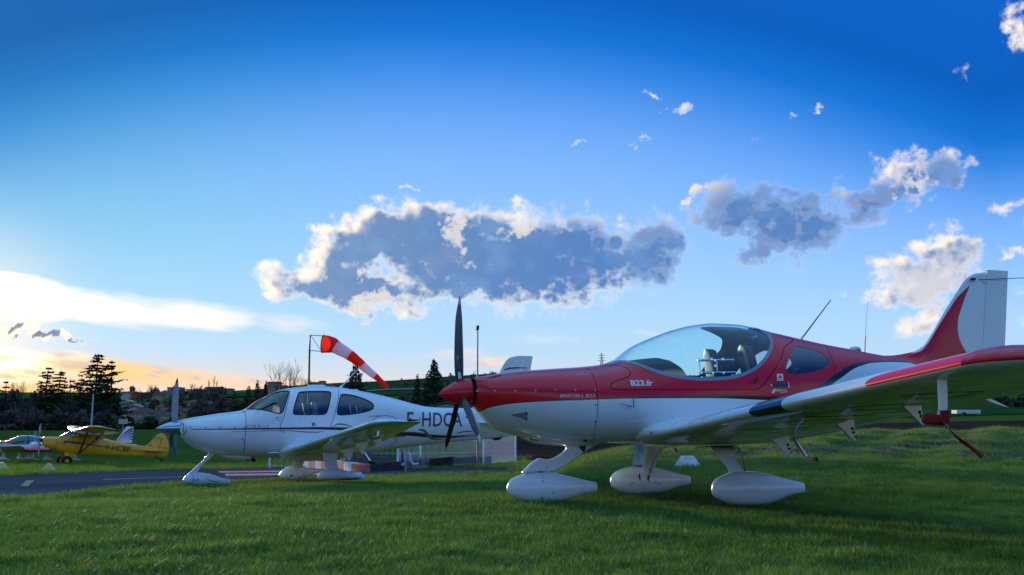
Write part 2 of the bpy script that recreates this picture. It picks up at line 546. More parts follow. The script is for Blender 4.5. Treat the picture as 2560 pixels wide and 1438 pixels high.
def pchip(xs, ys):
    xs = np.asarray(xs, float); ys = np.asarray(ys, float)
    if xs[0] > xs[-1]:
        xs, ys = xs[::-1], ys[::-1]
    h = np.diff(xs); d = np.diff(ys) / h
    m_ = np.zeros(len(xs))
    for i in range(1, len(xs) - 1):
        if d[i - 1] * d[i] > 0:
            w1, w2 = 2 * h[i] + h[i - 1], h[i] + 2 * h[i - 1]
            m_[i] = (w1 + w2) / (w1 / d[i - 1] + w2 / d[i])
    m_[0], m_[-1] = d[0], d[-1]

    def f(x):
        x = np.clip(np.asarray(x, float), xs[0], xs[-1])
        i = np.clip(np.searchsorted(xs, x) - 1, 0, len(xs) - 2)
        t_ = (x - xs[i]) / h[i]
        return ((2 * t_**3 - 3 * t_**2 + 1) * ys[i] + (t_**3 - 2 * t_**2 + t_) * h[i] * m_[i]
                + (-2 * t_**3 + 3 * t_**2) * ys[i + 1] + (t_**3 - t_**2) * h[i] * m_[i + 1])
    return f


def closed_curve(pts, k=8):
    """Catmull-Rom through the points of a closed outline."""
    pts = np.asarray(pts, float); n = len(pts); out = []
    for i in range(n):
        p0, p1, p2_, p3 = pts[i - 1], pts[i], pts[(i + 1) % n], pts[(i + 2) % n]
        for j in range(k):
            t_ = j / k
            out.append(0.5 * ((2 * p1) + (-p0 + p2_) * t_ + (2 * p0 - 5 * p1 + 4 * p2_ - p3) * t_**2 + (-p0 + 3 * p1 - 3 * p2_ + p3) * t_**3))
    return np.array(out)


def poly_sdf(P, poly):
    """Signed distance (inside negative) of points P (n,2) from a polygon."""
    P = np.asarray(P, float); A = np.asarray(poly, float); B = np.roll(A, -1, axis=0)
    d = np.full(len(P), 1e9); inside = np.zeros(len(P), bool)
    for a, b in zip(A, B):
        e = b - a; wv = P - a
        t_ = np.clip((wv @ e) / (e @ e + 1e-12), 0, 1)
        d = np.minimum(d, np.linalg.norm(wv - t_[:, None] * e, axis=1))
        c = ((a[1] > P[:, 1]) != (b[1] > P[:, 1]))
        with np.errstate(divide='ignore', invalid='ignore'):
            xi = (b[0] - a[0]) * (P[:, 1] - a[1]) / (b[1] - a[1] + 1e-15) + a[0]
        inside ^= c & (P[:, 0] < xi)
    return np.where(inside, -d, d)


class Surf:
    """A polygon surface with smooth normals that can be cut exactly along lines, painted and split."""
    def __init__(s, V, N, Fc, M=None):
        s.V = [np.array(v, float) for v in V]; s.N = [np.array(v, float) for v in N]
        s.F = [tuple(f) for f in Fc]; s.M = list(M) if M else [0] * len(Fc)

    def cut(s, fn, only=None):
        """Cut every face along fn(V)=0; returns a mask of the faces inside (fn<0)."""
        sv_ = np.asarray(fn(np.array(s.V)))
        sv_ = np.where(np.abs(sv_) < 1e-7, 1e-7, sv_)
        edge = {}; F2, M2, mask = [], [], []
        vals = list(sv_)

        def mid(a, b):
            k = (a, b) if a < b else (b, a)
            if k not in edge:
                i, j = k
                t_ = vals[i] / (vals[i] - vals[j])
                s.V.append(s.V[i] * (1 - t_) + s.V[j] * t_)
                nn = s.N[i] * (1 - t_) + s.N[j] * t_
                s.N.append(nn / (np.linalg.norm(nn) + 1e-12))
                vals.append(0.0)
                edge[k] = len(s.V) - 1
            return edge[k]
        for f, mi in zip(s.F, s.M):
            sg = [vals[i] < 0 for i in f]
            if all(sg) or not any(sg):
                F2.append(f); M2.append(mi); mask.append(sg[0]); continue
            a_, b_ = [], []
            n = len(f)
            for k in range(n):
                i, j = f[k], f[(k + 1) % n]
                (a_ if vals[i] < 0 else b_).append(i)
                if (vals[i] < 0) != (vals[j] < 0):
                    q = mid(i, j); a_.append(q); b_.append(q)
            if len(a_) > 2: F2.append(tuple(a_)); M2.append(mi); mask.append(True)
            if len(b_) > 2: F2.append(tuple(b_)); M2.append(mi); mask.append(False)
        s.F, s.M = F2, M2
        return np.array(mask, bool)

    def paint(s, fn, mi, only=None):
        mk = s.cut(fn)
        for k, q in enumerate(mk):
            if q and (only is None or s.M[k] == only):
                s.M[k] = mi
        return s

    def take(s, fn):
        """Remove the inside faces and return them as a new surface."""
        mk = s.cut(fn)
        a = Surf(s.V, s.N, [f for f, q in zip(s.F, mk) if q], [m_ for m_, q in zip(s.M, mk) if q])
        s.F, s.M = [f for f, q in zip(s.F, mk) if not q], [m_ for m_, q in zip(s.M, mk) if not q]
        return a

    def copy(s):
        return Surf(s.V, s.N, s.F, s.M)

    def offset(s, d):
        s.V = [v + n * d for v, n in zip(s.V, s.N)]
        return s

    def build(s, name, mats, parent=None, normals=True):
        used = sorted({i for f in s.F for i in f}); ix = {u: k for k, u in enumerate(used)}
        me = bpy.data.meshes.new(name)
        me.from_pydata([tuple(s.V[i]) for i in used], [], [tuple(ix[i] for i in f) for f in s.F])
        for q in (mats if isinstance(mats, (list, tuple)) else [mats]):
            me.materials.append(q)
        me.polygons.foreach_set('material_index', s.M if isinstance(mats, (list, tuple)) else [0] * len(s.F))
        me.polygons.foreach_set('use_smooth', [True] * len(me.polygons))
        if normals:
            me.normals_split_custom_set_from_vertices([tuple(s.N[i]) for i in used])
        o = bpy.data.objects.new(name, me)
        return link(o, parent)


def grid_surf(P, wrap_v=True, flip=False):
    """P: array (nu, nv, 3). Normals from central differences."""
    nu, nv = P.shape[:2]
    du = np.gradient(P, axis=0)
    if wrap_v:
        dv = np.roll(P, -1, axis=1) - np.roll(P, 1, axis=1)
    else:
        dv = np.gradient(P, axis=1)
    N = np.cross(du, dv)
    N /= (np.linalg.norm(N, axis=2, keepdims=True) + 1e-12)
    # point outwards
    c = P.mean(axis=1, keepdims=True)
    if ((P - c) * N).sum() < 0:
        N = -N; flip = not flip
    Fc = []
    for i in range(nu - 1):
        for j in range(nv if wrap_v else nv - 1):
            j2 = (j + 1) % nv
            q = (i * nv + j, (i + 1) * nv + j, (i + 1) * nv + j2, i * nv + j2)
            Fc.append(q if not flip else q[::-1])
    return Surf(P.reshape(-1, 3), N.reshape(-1, 3), Fc)


class Frame:
    """Aircraft frame: x forward, y towards the camera side, z up, origin on the ground under the main wheels."""
    def __init__(s, X, Y, Z, th):
        s.o = np.array([X, Y, Z], float); s.th = radians(th)
        c, q = cos(s.th), sin(s.th)
        s.R = np.array([[-c, -q, 0], [q, -c, 0], [0, 0, 1.0]])   # rows: x, y, z axes in world
        s.rz = pi + s.th
        s.C = s.R @ (np.array([0, 0, CAM_H]) - s.o)

    def L(s, px, py, v=0.0):
        d = s.R @ ray(px, py)
        t_ = (v - s.C[1]) / d[1]
        p = s.C + d * t_
        return p

    def Lu(s, px, py, u):
        d = s.R @ ray(px, py)
        return s.C + d * ((u - s.C[0]) / d[0])

    def prof(s, pts, v=0.0):
        q = np.array([s.L(px, py, v) for px, py in pts])
        o = np.argsort(q[:, 0])
        return pchip(q[o, 0], q[o, 2])

    def W(s, p):
        return s.o + s.R.T @ np.asarray(p, float)


class Body:
    """Fuselage of superelliptic sections along x."""
    def __init__(s, top, bot, hw, zc, nt_, nb):
        s.top, s.bot, s.hw, s.zc, s.nt, s.nb = top, bot, hw, zc, nt_, nb

    def pts(s, us, m_=72):
        out = np.zeros((len(us), m_, 3))
        for i, u in enumerate(us):
            zt, zb, h, c = float(s.top(u)), float(s.bot(u)), float(s.hw(u)), float(s.zc(u))
            c = min(max(c, zb + 0.02 * (zt - zb)), zt - 0.02 * (zt - zb))
            for k in range(m_):
                a = 2 * pi * k / m_
                ca, sa = cos(a), sin(a)
                n = float(s.nt(u)) if sa >= 0 else float(s.nb(u))
                hz = (zt - c) if sa >= 0 else (c - zb)
                out[i, k] = (u, h * math.copysign(abs(ca) ** (2 / n), ca), c + hz * math.copysign(abs(sa) ** (2 / n), sa))
        return out

    def v_at(s, u, z):
        zt, zb, h, c = float(s.top(u)), float(s.bot(u)), float(s.hw(u)), float(s.zc(u))
        hz = (zt - c) if z >= c else (c - zb)
        n = float(s.nt(u)) if z >= c else float(s.nb(u))
        r = min(abs(z - c) / max(hz, 1e-6), 0.999)
        return h * (1 - r ** n) ** (1 / n)

    def normal(s, u, z):
        e = 0.01
        v0 = s.v_at(u, z)
        du = (s.v_at(u + e, z) - s.v_at(u - e, z)) / (2 * e)
        dz = (s.v_at(u, z + e) - s.v_at(u, z - e)) / (2 * e)
        n = np.array([-du, 1.0, -dz])
        return n / np.linalg.norm(n)

    def hit(s, fr, px, py, side=1):
        v = 0.3
        for _ in range(25):
            p = fr.L(px, py, v * side)
            v = 0.5 * v + 0.5 * s.v_at(p[0], p[2])
        return np.array([p[0], v * side, p[2]])

    def surf(s, u0, u1, n=150, m_=96):
        us = np.linspace(u0, u1, n)
        return grid_surf(s.pts(us, m_))


def ribbon(body, fr, pix, width, m_, name, parent, lift=0.003, side=1, dense=0.03, world_w=True):
    """A thin raised strip following a line drawn on the body's side."""
    pts = [body.hit(fr, px, py, side) for px, py in pix]
    out = [pts[0]]; ws = width if isinstance(width, (list, tuple)) else [width] * len(pts)
    wo_ = [ws[0]]
    for i in range(len(pts) - 1):
        n = max(1, int(np.linalg.norm(pts[i + 1] - pts[i]) / dense))
        for k in range(1, n + 1):
            f = k / n
            q = pts[i] * (1 - f) + pts[i + 1] * f
            q[1] = body.v_at(q[0], q[2]) * side
            out.append(q); wo_.append(ws[i] * (1 - f) + ws[i + 1] * f)
    V, Fc = [], []
    for i, q in enumerate(out):
        d = out[min(i + 1, len(out) - 1)] - out[max(i - 1, 0)]
        n = body.normal(q[0], q[2]); n[1] *= side
        b_ = np.cross(n, d); b_ /= (np.linalg.norm(b_) + 1e-9)
        for sg in (-1, 1):
            V.append(q + n * lift + b_ * (sg * wo_[i] / 2))
    for i in range(len(out) - 1):
        Fc.append((2 * i, 2 * i + 1, 2 * i + 3, 2 * i + 2))
    return raw(name, V, Fc, m_, parent, smooth=True)


def text_mesh(txt, size, bold=0.0, shear=0.0, spacing=1.0):
    cu = bpy.data.curves.new('lettering_curve', 'FONT')
    cu.body = txt; cu.size = size; cu.offset = bold; cu.shear = shear; cu.space_character = spacing
    cu.resolution_u = 4
    ob = bpy.data.objects.new('lettering_curve', cu)
    COL.objects.link(ob)
    bpy.context.view_layer.update()
    dg = bpy.context.evaluated_depsgraph_get()
    me = bpy.data.meshes.new_from_object(ob.evaluated_get(dg))
    bpy.data.objects.remove(ob)
    bm = bmesh.new(); bm.from_mesh(me)
    bmesh.ops.triangulate(bm, faces=bm.faces)
    bmesh.ops.remove_doubles(bm, verts=bm.verts, dist=size * 1e-4)
    for _ in range(3):
        es = [e for e in bm.edges if e.calc_length() > size * 0.18]
        if not es: break
        bmesh.ops.subdivide_edges(bm, edges=es, cuts=1)
        bmesh.ops.triangulate(bm, faces=bm.faces)
    V = np.array([v.co[:] for v in bm.verts]); bm.verts.index_update()
    Fc = [tuple(v.index for v in f.verts) for f in bm.faces]
    bm.free(); bpy.data.meshes.remove(me)
    return V, Fc


def lettering(body, fr, txt, px0, px1, pybase, pytop, m_, name, parent, bold=0.0, shear=0.0, dy=0.0, lift=0.004, spacing=1.0, hfix=True):
    """Lettering laid on the body's camera side; baseline runs from (px0, pybase) to (px1, pybase+dy)."""
    V, Fc = text_mesh(txt, 1.0, bold, shear, spacing)
    mn, mx_ = V.min(0), V.max(0)
    a = body.hit(fr, px0, pybase); b_ = body.hit(fr, px1, pybase + dy); c = body.hit(fr, px0, pytop)
    hgt = c[2] - a[2]
    out = []
    for q in V:
        fx = (q[0] - mn[0]) / (mx_[0] - mn[0]); fz = (q[1] - max(mn[1], 0) * 0 - mn[1]) / (mx_[1] - mn[1])
        u = a[0] + (b_[0] - a[0]) * fx; z = a[2] + (b_[2] - a[2]) * fx + hgt * fz
        v = body.v_at(u, z)
        out.append(np.array([u, v, z]) + body.normal(u, z) * lift)
    return raw(name, out, Fc, m_, parent)


def naca(t_=0.12, m_=0.02, p=0.4, n=26, x0=0.0, x1=1.0):
    """Closed outline from the lower trailing edge round the nose to the upper trailing edge; x aft, z up, unit chord."""
    th = np.linspace(0, pi, n)
    x = x0 + (x1 - x0) * (1 - np.cos(th)) / 2
    yt = 5 * t_ * (0.2969 * np.sqrt(x) - 0.1260 * x - 0.3516 * x**2 + 0.2843 * x**3 - 0.1015 * x**4) + 0.0012 * x
    yc = np.where(x < p, m_ / p**2 * (2 * p * x - x**2), m_ / (1 - p)**2 * ((1 - 2 * p) + 2 * p * x - x**2))
    up = np.stack([x, yc + yt], 1); lo = np.stack([x, yc - yt], 1)
    if x0 > 0:
        return np.concatenate([lo[::-1], up])
    return np.concatenate([lo[::-1], up[1:]])


def wing_pts(secs, prof, ny=24):
    """secs: (v, u_le, z_le, chord, thick scale, twist); interpolated across the span."""
    A = np.array([s_[:6] for s_ in secs], float)
    vs = A[:, 0]
    out = []
    vv = np.unique(np.concatenate([np.linspace(vs[0], vs[-1], ny), vs])) if vs[0] < vs[-1] else np.unique(np.concatenate([np.linspace(vs[-1], vs[0], ny), vs]))[::-1]
    o = np.argsort(vs)
    for v in vv:
        u, z, c, ts, tw = (np.interp(v, vs[o], A[o, k]) for k in range(1, 6))
        x = prof[:, 0] * c; y = prof[:, 1] * c * ts
        ct, st_ = cos(tw), sin(tw)
        out.append(np.stack([u - (x * ct + y * st_), np.full(len(x), v), z + (y * ct - x * st_)], 1))
    return np.array(out)


def cap_ends(o):
    bm = bmesh.new(); bm.from_mesh(o.data)
    be = [e for e in bm.edges if e.is_boundary]
    bmesh.ops.holes_fill(bm, edges=be, sides=0)
    bm.to_mesh(o.data); bm.free()


def lofted(name, P, m_, parent, cap=True, auto=45, wrap=True):
    nu, nv = P.shape[:2]
    V = P.reshape(-1, 3); Fc = []
    for i in range(nu - 1):
        for j in range(nv if wrap else nv - 1):
            j2 = (j + 1) % nv
            Fc.append((i * nv + j, i * nv + j2, (i + 1) * nv + j2, (i + 1) * nv + j))
    if cap:
        Fc.append(tuple(range(nv))[::-1]); Fc.append(tuple((nu - 1) * nv + k for k in range(nv)))
    b = MB(); b.V = [tuple(v) for v in V]; b.F = Fc; b.M = [0] * len(Fc)
    return b.build(name, m_, parent, auto=auto)


def prop_blade(name, hub, axis, phi, R, root, m_, parent, cmax=0.16, beta0=62, beta1=24, tip_mat=None, sweep=0.02, sense=1):
    """hub and axis in the aircraft frame; phi from straight up towards the camera side."""
    ax = Vector(axis).normalized()
    rad = Vector((0, sin(phi), cos(phi)))
    tan = ax.cross(rad) * sense
    n = 22; prof = naca(0.11, 0.03, 0.4, 9)
    P = []
    for i in range(n):
        t_ = i / (n - 1); r = root + (R - root) * t_
        c = cmax * (0.42 + 0.95 * t_ * 2.2 * math.exp(-2.1 * t_)) * (1 - max(0, t_ - 0.72) ** 1.5 * 5.2)
        c = max(c, 0.02)
        bt = radians(beta0 + (beta1 - beta0) * t_ ** 0.7)
        ch = tan * cos(bt) - ax * sin(bt)
        th = tan * sin(bt) + ax * cos(bt)
        tk = 1 + 2.2 * max(0, 0.18 - t_) / 0.18
        o = Vector(hub) + rad * r + tan * (-sweep * t_ ** 2 * 3)
        P.append([o + ch * ((0.35 - x) * c) + th * (z * c * tk) for x, z in prof])
    P = np.array([[list(q) for q in row] for row in P])
    ob = lofted(name, P, [m_] + ([tip_mat] if tip_mat else []), parent)
    if tip_mat:
        for p_ in ob.data.polygons:
            cc = sum((ob.data.vertices[i].co for i in p_.vertices), Vector()) / len(p_.vertices)
            if (cc - Vector(hub)).length > R * 0.90: p_.material_index = 1
    return ob


# ================================================================== THE GROUND
TY = [4, 8, 10, 13, 16, 19, 22, 25, 30, 36, 45, 60, 75, 85, 110, 150, 250, 350, 500, 700, 1500]
TP = [0, 500, 900, 1280, 1560, 2000, 2560]
TZ = np.array([
    [0, -.03, -.10, -.33, -.41, -.48, -.55, -.62, -.74, -.88, -1.12, -1.55, -1.35, .22, .30, .6, 1.5, 3.2, 15.5, 23.5, 20],
    [0, -.03, -.10, -.30, -.40, -.48, -.55, -.62, -.74, -.88, -1.12, -1.55, -1.35, .22, .30, .6, 1.5, 3.2, 15.5, 23.5, 20],
    [0, -.02, -.05, -.18, -.30, -.42, -.52, -.61, -.73, -.86, -1.05, -1.35, -1.25, .05, .15, .6, 2.0, 5.0, 17.0, 30.5, 25],
    [0, 0, -.02, -.12, -.24, -.36, -.47, -.58, -.70, -.80, -1.0, -1.2, -1.3, -1.3, -1.2, -1.2, 2.0, 8.0, 20.0, 37.0, 30],
    [0, 0, 0, -.03, 0, .09, .18, .10, -.2, -.6, -1.0, -1.2, -1.25, -1.2, -1.1, -1.0, 2.5, 8.0, 20.0, 36.0, 30],
    [0, 0, .02, .08, .20, .32, .43, .50, .32, .0, -.1, .0, .25, .4, .7, 1.5, 4.5, 9.0, 20.0, 32.0, 30],
    [0, 0, .03, .12, .25, .38, .48, .56, .45, .2, .1, .2, .45, .7, 1.3, 2.4, 5.5, 10.0, 18.0, 25.0, 25]])
_pch = [pchip(np.log(TY), row) for row in TZ]
_TR = [(p - CX) / F for p in TP]


_LY = np.linspace(np.log(4), np.log(1500), 3000)
_TAB = np.stack([f(_LY) for f in _pch], -1)
_TRA = np.array(_TR)


def terrain(X, Y):
    X = np.atleast_1d(np.asarray(X, float)); Y = np.atleast_1d(np.asarray(Y, float))
    k = (np.log(np.clip(Y, 4, 1500)) - _LY[0]) / (_LY[1] - _LY[0])
    k0 = np.minimum(k.astype(int), len(_LY) - 2); kf = k - k0
    r = np.clip(X / np.maximum(Y, 4.0), _TR[0], _TR[-1])
    i = np.clip(np.searchsorted(_TRA, r) - 1, 0, len(_TR) - 2)
    t_ = (r - _TRA[i]) / (_TRA[i + 1] - _TRA[i]); t_ = t_ * t_ * (3 - 2 * t_) * 0.5 + t_ * 0.5
    z = ((_TAB[k0, i] * (1 - kf) + _TAB[k0 + 1, i] * kf) * (1 - t_) + (_TAB[k0, i + 1] * (1 - kf) + _TAB[k0 + 1, i + 1] * kf) * t_)
    # hummocks on the rough bank to the right
    bank = np.clip((X - 1.5) / 3, 0, 1) * np.clip((Y - 13) / 5, 0, 1) * np.clip((34 - Y) / 6, 0, 1)
    z = z + bank * (0.05 * np.sin(X * 1.9 + 0.6 * Y) * np.sin(Y * 1.3 - 0.4 * X) + 0.03 * np.sin(X * 4.1 - Y * 2.2) + 0.02 * np.sin(X * 7.3 + Y * 5.1))
    return z


def tz(x, y):
    return float(terrain(x, y)[0])


_GY = np.geomspace(4, 1400, 1500)


def ground_at(px, py, ymax=1400):
    d = ray(px, py); d = d / d[1]
    gz_ = terrain(d[0] * _GY, _GY); rz_ = CAM_H + d[2] * _GY
    k = int(np.argmax(gz_ >= rz_)) if (gz_ >= rz_).any() else len(_GY) - 1
    if k > 0:
        a0, a1 = rz_[k - 1] - gz_[k - 1], rz_[k] - gz_[k]
        f = a0 / (a0 - a1) if a0 != a1 else 1.0
        Y = _GY[k - 1] + (_GY[k] - _GY[k - 1]) * min(max(f, 0), 1)
    else:
        Y = _GY[0]
    return np.array([0, 0, CAM_H]) + d * Y


def grass_material(name, a, b_, c, dry=(0.10, 0.085, 0.04), dryamt=0.35, soil=(0.045, 0.032, 0.022), soilamt=0.0, blades=False):
    m_ = bpy.data.materials.new(name); m_.use_nodes = True
    nt = NT(m_.node_tree); bs = m_.node_tree.nodes['Principled BSDF']
    g = nt.n('ShaderNodeNewGeometry')
    pos = g.outputs['Position']
    n1 = nt.noise(pos, 0.35, 4, 0.6); n2 = nt.noise(pos, 2.3, 5, 0.65); n3 = nt.noise(pos, 14.0, 4, 0.6)
    col = nt.mix(nt.ss(n1, 0.35, 0.65), a, b_)
    col = nt.mix(nt.m('MULTIPLY', nt.ss(n2, 0.4, 0.7), 0.7), col, c)
    col = nt.mix(nt.m('MULTIPLY', nt.ss(n3, 0.45, 0.75), dryamt), col, dry)
    if soilamt > 0:
        sp = nt.n('ShaderNodeSeparateXYZ'); nt.put(sp.inputs[0], pos)
        zone = nt.m('MULTIPLY', nt.ss(sp.outputs[0], 0.5, 3.0), nt.m('MULTIPLY', nt.ss(sp.outputs[1], 12.5, 16.0), nt.ss(sp.outputs[1], 30.0, 23.0)))
        n4 = nt.noise(nt.v('MULTIPLY', pos, (0.6, 1.0, 1.0)), 1.1, 6, 0.7)
        col = nt.mix(nt.m('MULTIPLY', zone, nt.m('MULTIPLY', nt.ss(n4, 0.5, 0.62), soilamt)), col, soil)
    if blades:
        sp = nt.n('ShaderNodeSeparateXYZ'); nt.put(sp.inputs[0], pos)
        bz_ = nt.m('MULTIPLY', nt.ss(sp.outputs[0], 0.5, 3.0), nt.m('MULTIPLY', nt.ss(sp.outputs[1], 13.0, 17.0), nt.ss(sp.outputs[1], 31.0, 24.0)))
        n6 = nt.noise(nt.v('MULTIPLY', pos, (0.5, 1.0, 1.0)), 1.3, 5, 0.7)
        near_ = nt.ss(nt.noise(pos, 0.9, 5, 0.7), 0.56, 0.70)
        col = nt.mix(nt.m('MAXIMUM', nt.m('MULTIPLY', bz_, nt.ss(n6, 0.44, 0.60)), nt.m('MULTIPLY', near_, 0.30)), col, (0.24, 0.20, 0.10))
        oi = nt.n('ShaderNodeObjectInfo')
        col = nt.mix(0.58, col, nt.ramp(oi.outputs['Random'], [(0, tuple(q * .45 for q in a)), (.35, b_), (.7, c), (.86, tuple(q * 1.3 for q in c)), (1, dry)]))
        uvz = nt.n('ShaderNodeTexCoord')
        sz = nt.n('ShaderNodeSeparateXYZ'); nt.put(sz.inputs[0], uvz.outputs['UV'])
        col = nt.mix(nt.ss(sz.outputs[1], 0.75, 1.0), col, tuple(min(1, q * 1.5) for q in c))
        col = nt.mix(nt.m('MULTIPLY', bz_, nt.ss(n6, 0.42, 0.60, 0.0, 0.66)), col, (0.40, 0.36, 0.14))
        bs.inputs['Roughness'].default_value = 0.55
        bs.inputs['Specular IOR Level'].default_value = 0.25
        tl = nt.n('ShaderNodeBsdfTranslucent'); nt.put(tl.inputs[0], nt.mix(0.5, col, tuple(q * 1.2 for q in c)))
        mx = nt.n('ShaderNodeMixShader'); mx.inputs[0].default_value = 0.35
        out = m_.node_tree.nodes['Material Output']
        m_.node_tree.links.new(bs.outputs[0], mx.inputs[1]); m_.node_tree.links.new(tl.outputs[0], mx.inputs[2])
        m_.node_tree.links.new(mx.outputs[0], out.inputs[0])
    else:
        bs.inputs['Roughness'].default_value = 0.95
        bs.inputs['Specular IOR Level'].default_value = 0.0
        bn = nt.n('ShaderNodeBump'); bn.inputs['Strength'].default_value = 0.35; bn.inputs['Distance'].default_value = 0.05
        nt.put(bn.inputs['Height'], nt.m('ADD', n3, nt.noise(pos, 60, 3, 0.6)))
        m_.node_tree.links.new(bn.outputs[0], bs.inputs['Normal'])
    nt.put(bs.inputs['Base Color'], col)
    return m_


G_A, G_B, G_C = (0.011, 0.045, 0.014), (0.058, 0.160, 0.024), (0.20, 0.35, 0.044)
GRASS_G = grass_material('ground_turf', (0.040, 0.082, 0.016), (0.070, 0.118, 0.020), (0.105, 0.145, 0.028), dryamt=0.22, soilamt=0.9)
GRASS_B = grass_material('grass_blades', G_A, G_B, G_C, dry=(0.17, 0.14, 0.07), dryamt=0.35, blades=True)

xs = np.concatenate([[-2500, -1600, -1000, -600, -380], np.arange(-300, -48, 6.0), np.arange(-48, -14, 1.6), np.arange(-14, 14, 0.30), np.arange(14, 60, 1.6), np.arange(62, 300, 6.0), [380, 600, 1000, 1600, 2500]])
ys = np.concatenate([[-1500, -700, -300, -120, -50, -20, -8, -2], np.arange(0, 34, 0.28), np.arange(34, 100, 1.4), np.arange(100, 262, 4.0), np.geomspace(266, 1500, 60), [2600]])
gx, gy = np.meshgrid(xs, ys, indexing='ij')
gz = terrain(gx.ravel(), gy.ravel())
V = np.stack([gx.ravel(), gy.ravel(), gz], 1)
ny_ = len(ys)
Fc = [(i * ny_ + j, (i + 1) * ny_ + j, (i + 1) * ny_ + j + 1, i * ny_ + j + 1) for i in range(len(xs) - 1) for j in range(ny_ - 1)]
ground = raw('ground', V, Fc, GRASS_G, smooth=True)
tag(ground, 'airfield grass and the rising country beyond it', kind='structure')


def drape(name, px_list, near, far, m_, nx=120, nv_=14, lift=0.012, label=None, kind='structure', parent=None):
    """A sheet lying on the terrain between a near and a far edge line."""
    pn = [ground_at(px, py) for px, py in near]; pf = [ground_at(px, py) for px, py in far]

    def res(pts, n):
        pts = np.array(pts)[:, :2]
        s_ = np.concatenate([[0], np.cumsum(np.linalg.norm(np.diff(pts, axis=0), axis=1))]); s_ /= s_[-1]
        q = np.linspace(0, 1, n)
        return np.stack([pchip(s_, pts[:, 0])(q) if len(set(s_)) > 2 else np.interp(q, s_, pts[:, 0]), np.interp(q, s_, pts[:, 1])], 1)
    a, b_ = res(pn, nx), res(pf, nx)
    V = []
    for i in range(nx):
        for j in range(nv_):
            p = a[i] + (b_[i] - a[i]) * (j / (nv_ - 1))
            V.append((p[0], p[1], 0))
    V = np.array(V); V[:, 2] = terrain(V[:, 0], V[:, 1]) + lift
    Fc = [(i * nv_ + j, (i + 1) * nv_ + j, (i + 1) * nv_ + j + 1, i * nv_ + j + 1) for i in range(nx - 1) for j in range(nv_ - 1)]
    o = raw(name, V, Fc, m_, parent, smooth=True)
    tag(o, label, kind=kind)
    return o, a, b_


# tarmac taxiway
asph = bpy.data.materials.new('taxiway_tarmac'); asph.use_nodes = True
nt = NT(asph.node_tree); bs = asph.node_tree.nodes['Principled BSDF']
g = nt.n('ShaderNodeNewGeometry'); pos = g.outputs['Position']
n1 = nt.noise(pos, 0.5, 5, 0.65); n2 = nt.noise(pos, 90, 3, 0.7); n3 = nt.noise(nt.v('MULTIPLY', pos, (0.25, 1.6, 1)), 1.2, 5, 0.6)
col = nt.mix(nt.ss(n1, 0.3, 0.7), (0.050, 0.058, 0.080), (0.075, 0.084, 0.110))
col = nt.mix(nt.m('MULTIPLY', nt.ss(n3, 0.5, 0.62), 0.45), col, (0.038, 0.043, 0.058))
col = nt.mix(nt.m('MULTIPLY', nt.ss(n2, 0.45, 0.7), 0.4), col, (0.12, 0.13, 0.155))
nt.put(bs.inputs['Base Color'], col)
bs.inputs['Roughness'].default_value = 0.9
bs.inputs['Specular IOR Level'].default_value = 0.0
bn = nt.n('ShaderNodeBump'); bn.inputs['Strength'].default_value = 0.35; bn.inputs['Distance'].default_value = 0.01
nt.put(bn.inputs['Height'], n2); asph.node_tree.links.new(bn.outputs[0], bs.inputs['Normal'])

NEAR = [(-700, 1330), (-300, 1290), (0, 1263), (153, 1250), (306, 1231), (382, 1222), (459, 1217), (640, 1209), (931, 1196), (1200, 1189), (1400, 1183)]
FAR = [(-700, 1212), (-300, 1200), (0, 1190), (180, 1183), (460, 1175), (650, 1171), (902, 1170), (991, 1176), (1105, 1172), (1304, 1169), (1400, 1168)]
road, RN, RF = drape('taxiway', None, NEAR, FAR, asph, 160, 16, 0.012, 'grey tarmac taxiway running behind the nearer grass')
EARTH = mat('bare_earth', (0.10, 0.062, 0.035), 0.95, var=0.4, vscale=3, bump=0.6)
drape('verge', None, [(1000, 1179), (1105, 1175), (1304, 1172), (1400, 1172)], [(1000, 1172), (1105, 1168), (1304, 1163), (1400, 1164)], EARTH, 60, 4, 0.020, 'strip of bare brown earth along the far taxiway edge')


def road_dist(x, y):
    """True where x, y lies on the tarmac."""
    out = np.zeros(len(x), bool)
    P = np.concatenate([RN, RF[::-1]])
    return poly_sdf(np.stack([x, y], 1), P) < 0.0


LINEP = mat('road_paint_cream', (0.27, 0.25, 0.17), 0.9, var=0.55, vscale=9)
REDP = mat('road_paint_red', (0.30, 0.060, 0.050), 0.9, var=0.5, vscale=5)
WHP = mat('road_paint_white', (0.40, 0.40, 0.43), 0.9, var=0.5, vscale=7)


def quad_on_road(name, pts, m_, lift=0.018, n=14):
    c = [ground_at(px, py) for px, py in pts]
    V = []
    for i in range(n + 1):
        for j in range(3):
            u, v = i / n, j / 2
            p = (c[0] * (1 - u) + c[1] * u) * (1 - v) + (c[3] * (1 - u) + c[2] * u) * v
            V.append((p[0], p[1], tz(p[0], p[1]) + lift))
    Fc = [(i * 3 + j, (i + 1) * 3 + j, (i + 1) * 3 + j + 1, i * 3 + j + 1) for i in range(n) for j in range(2)]
    return raw(name, V, Fc, m_)


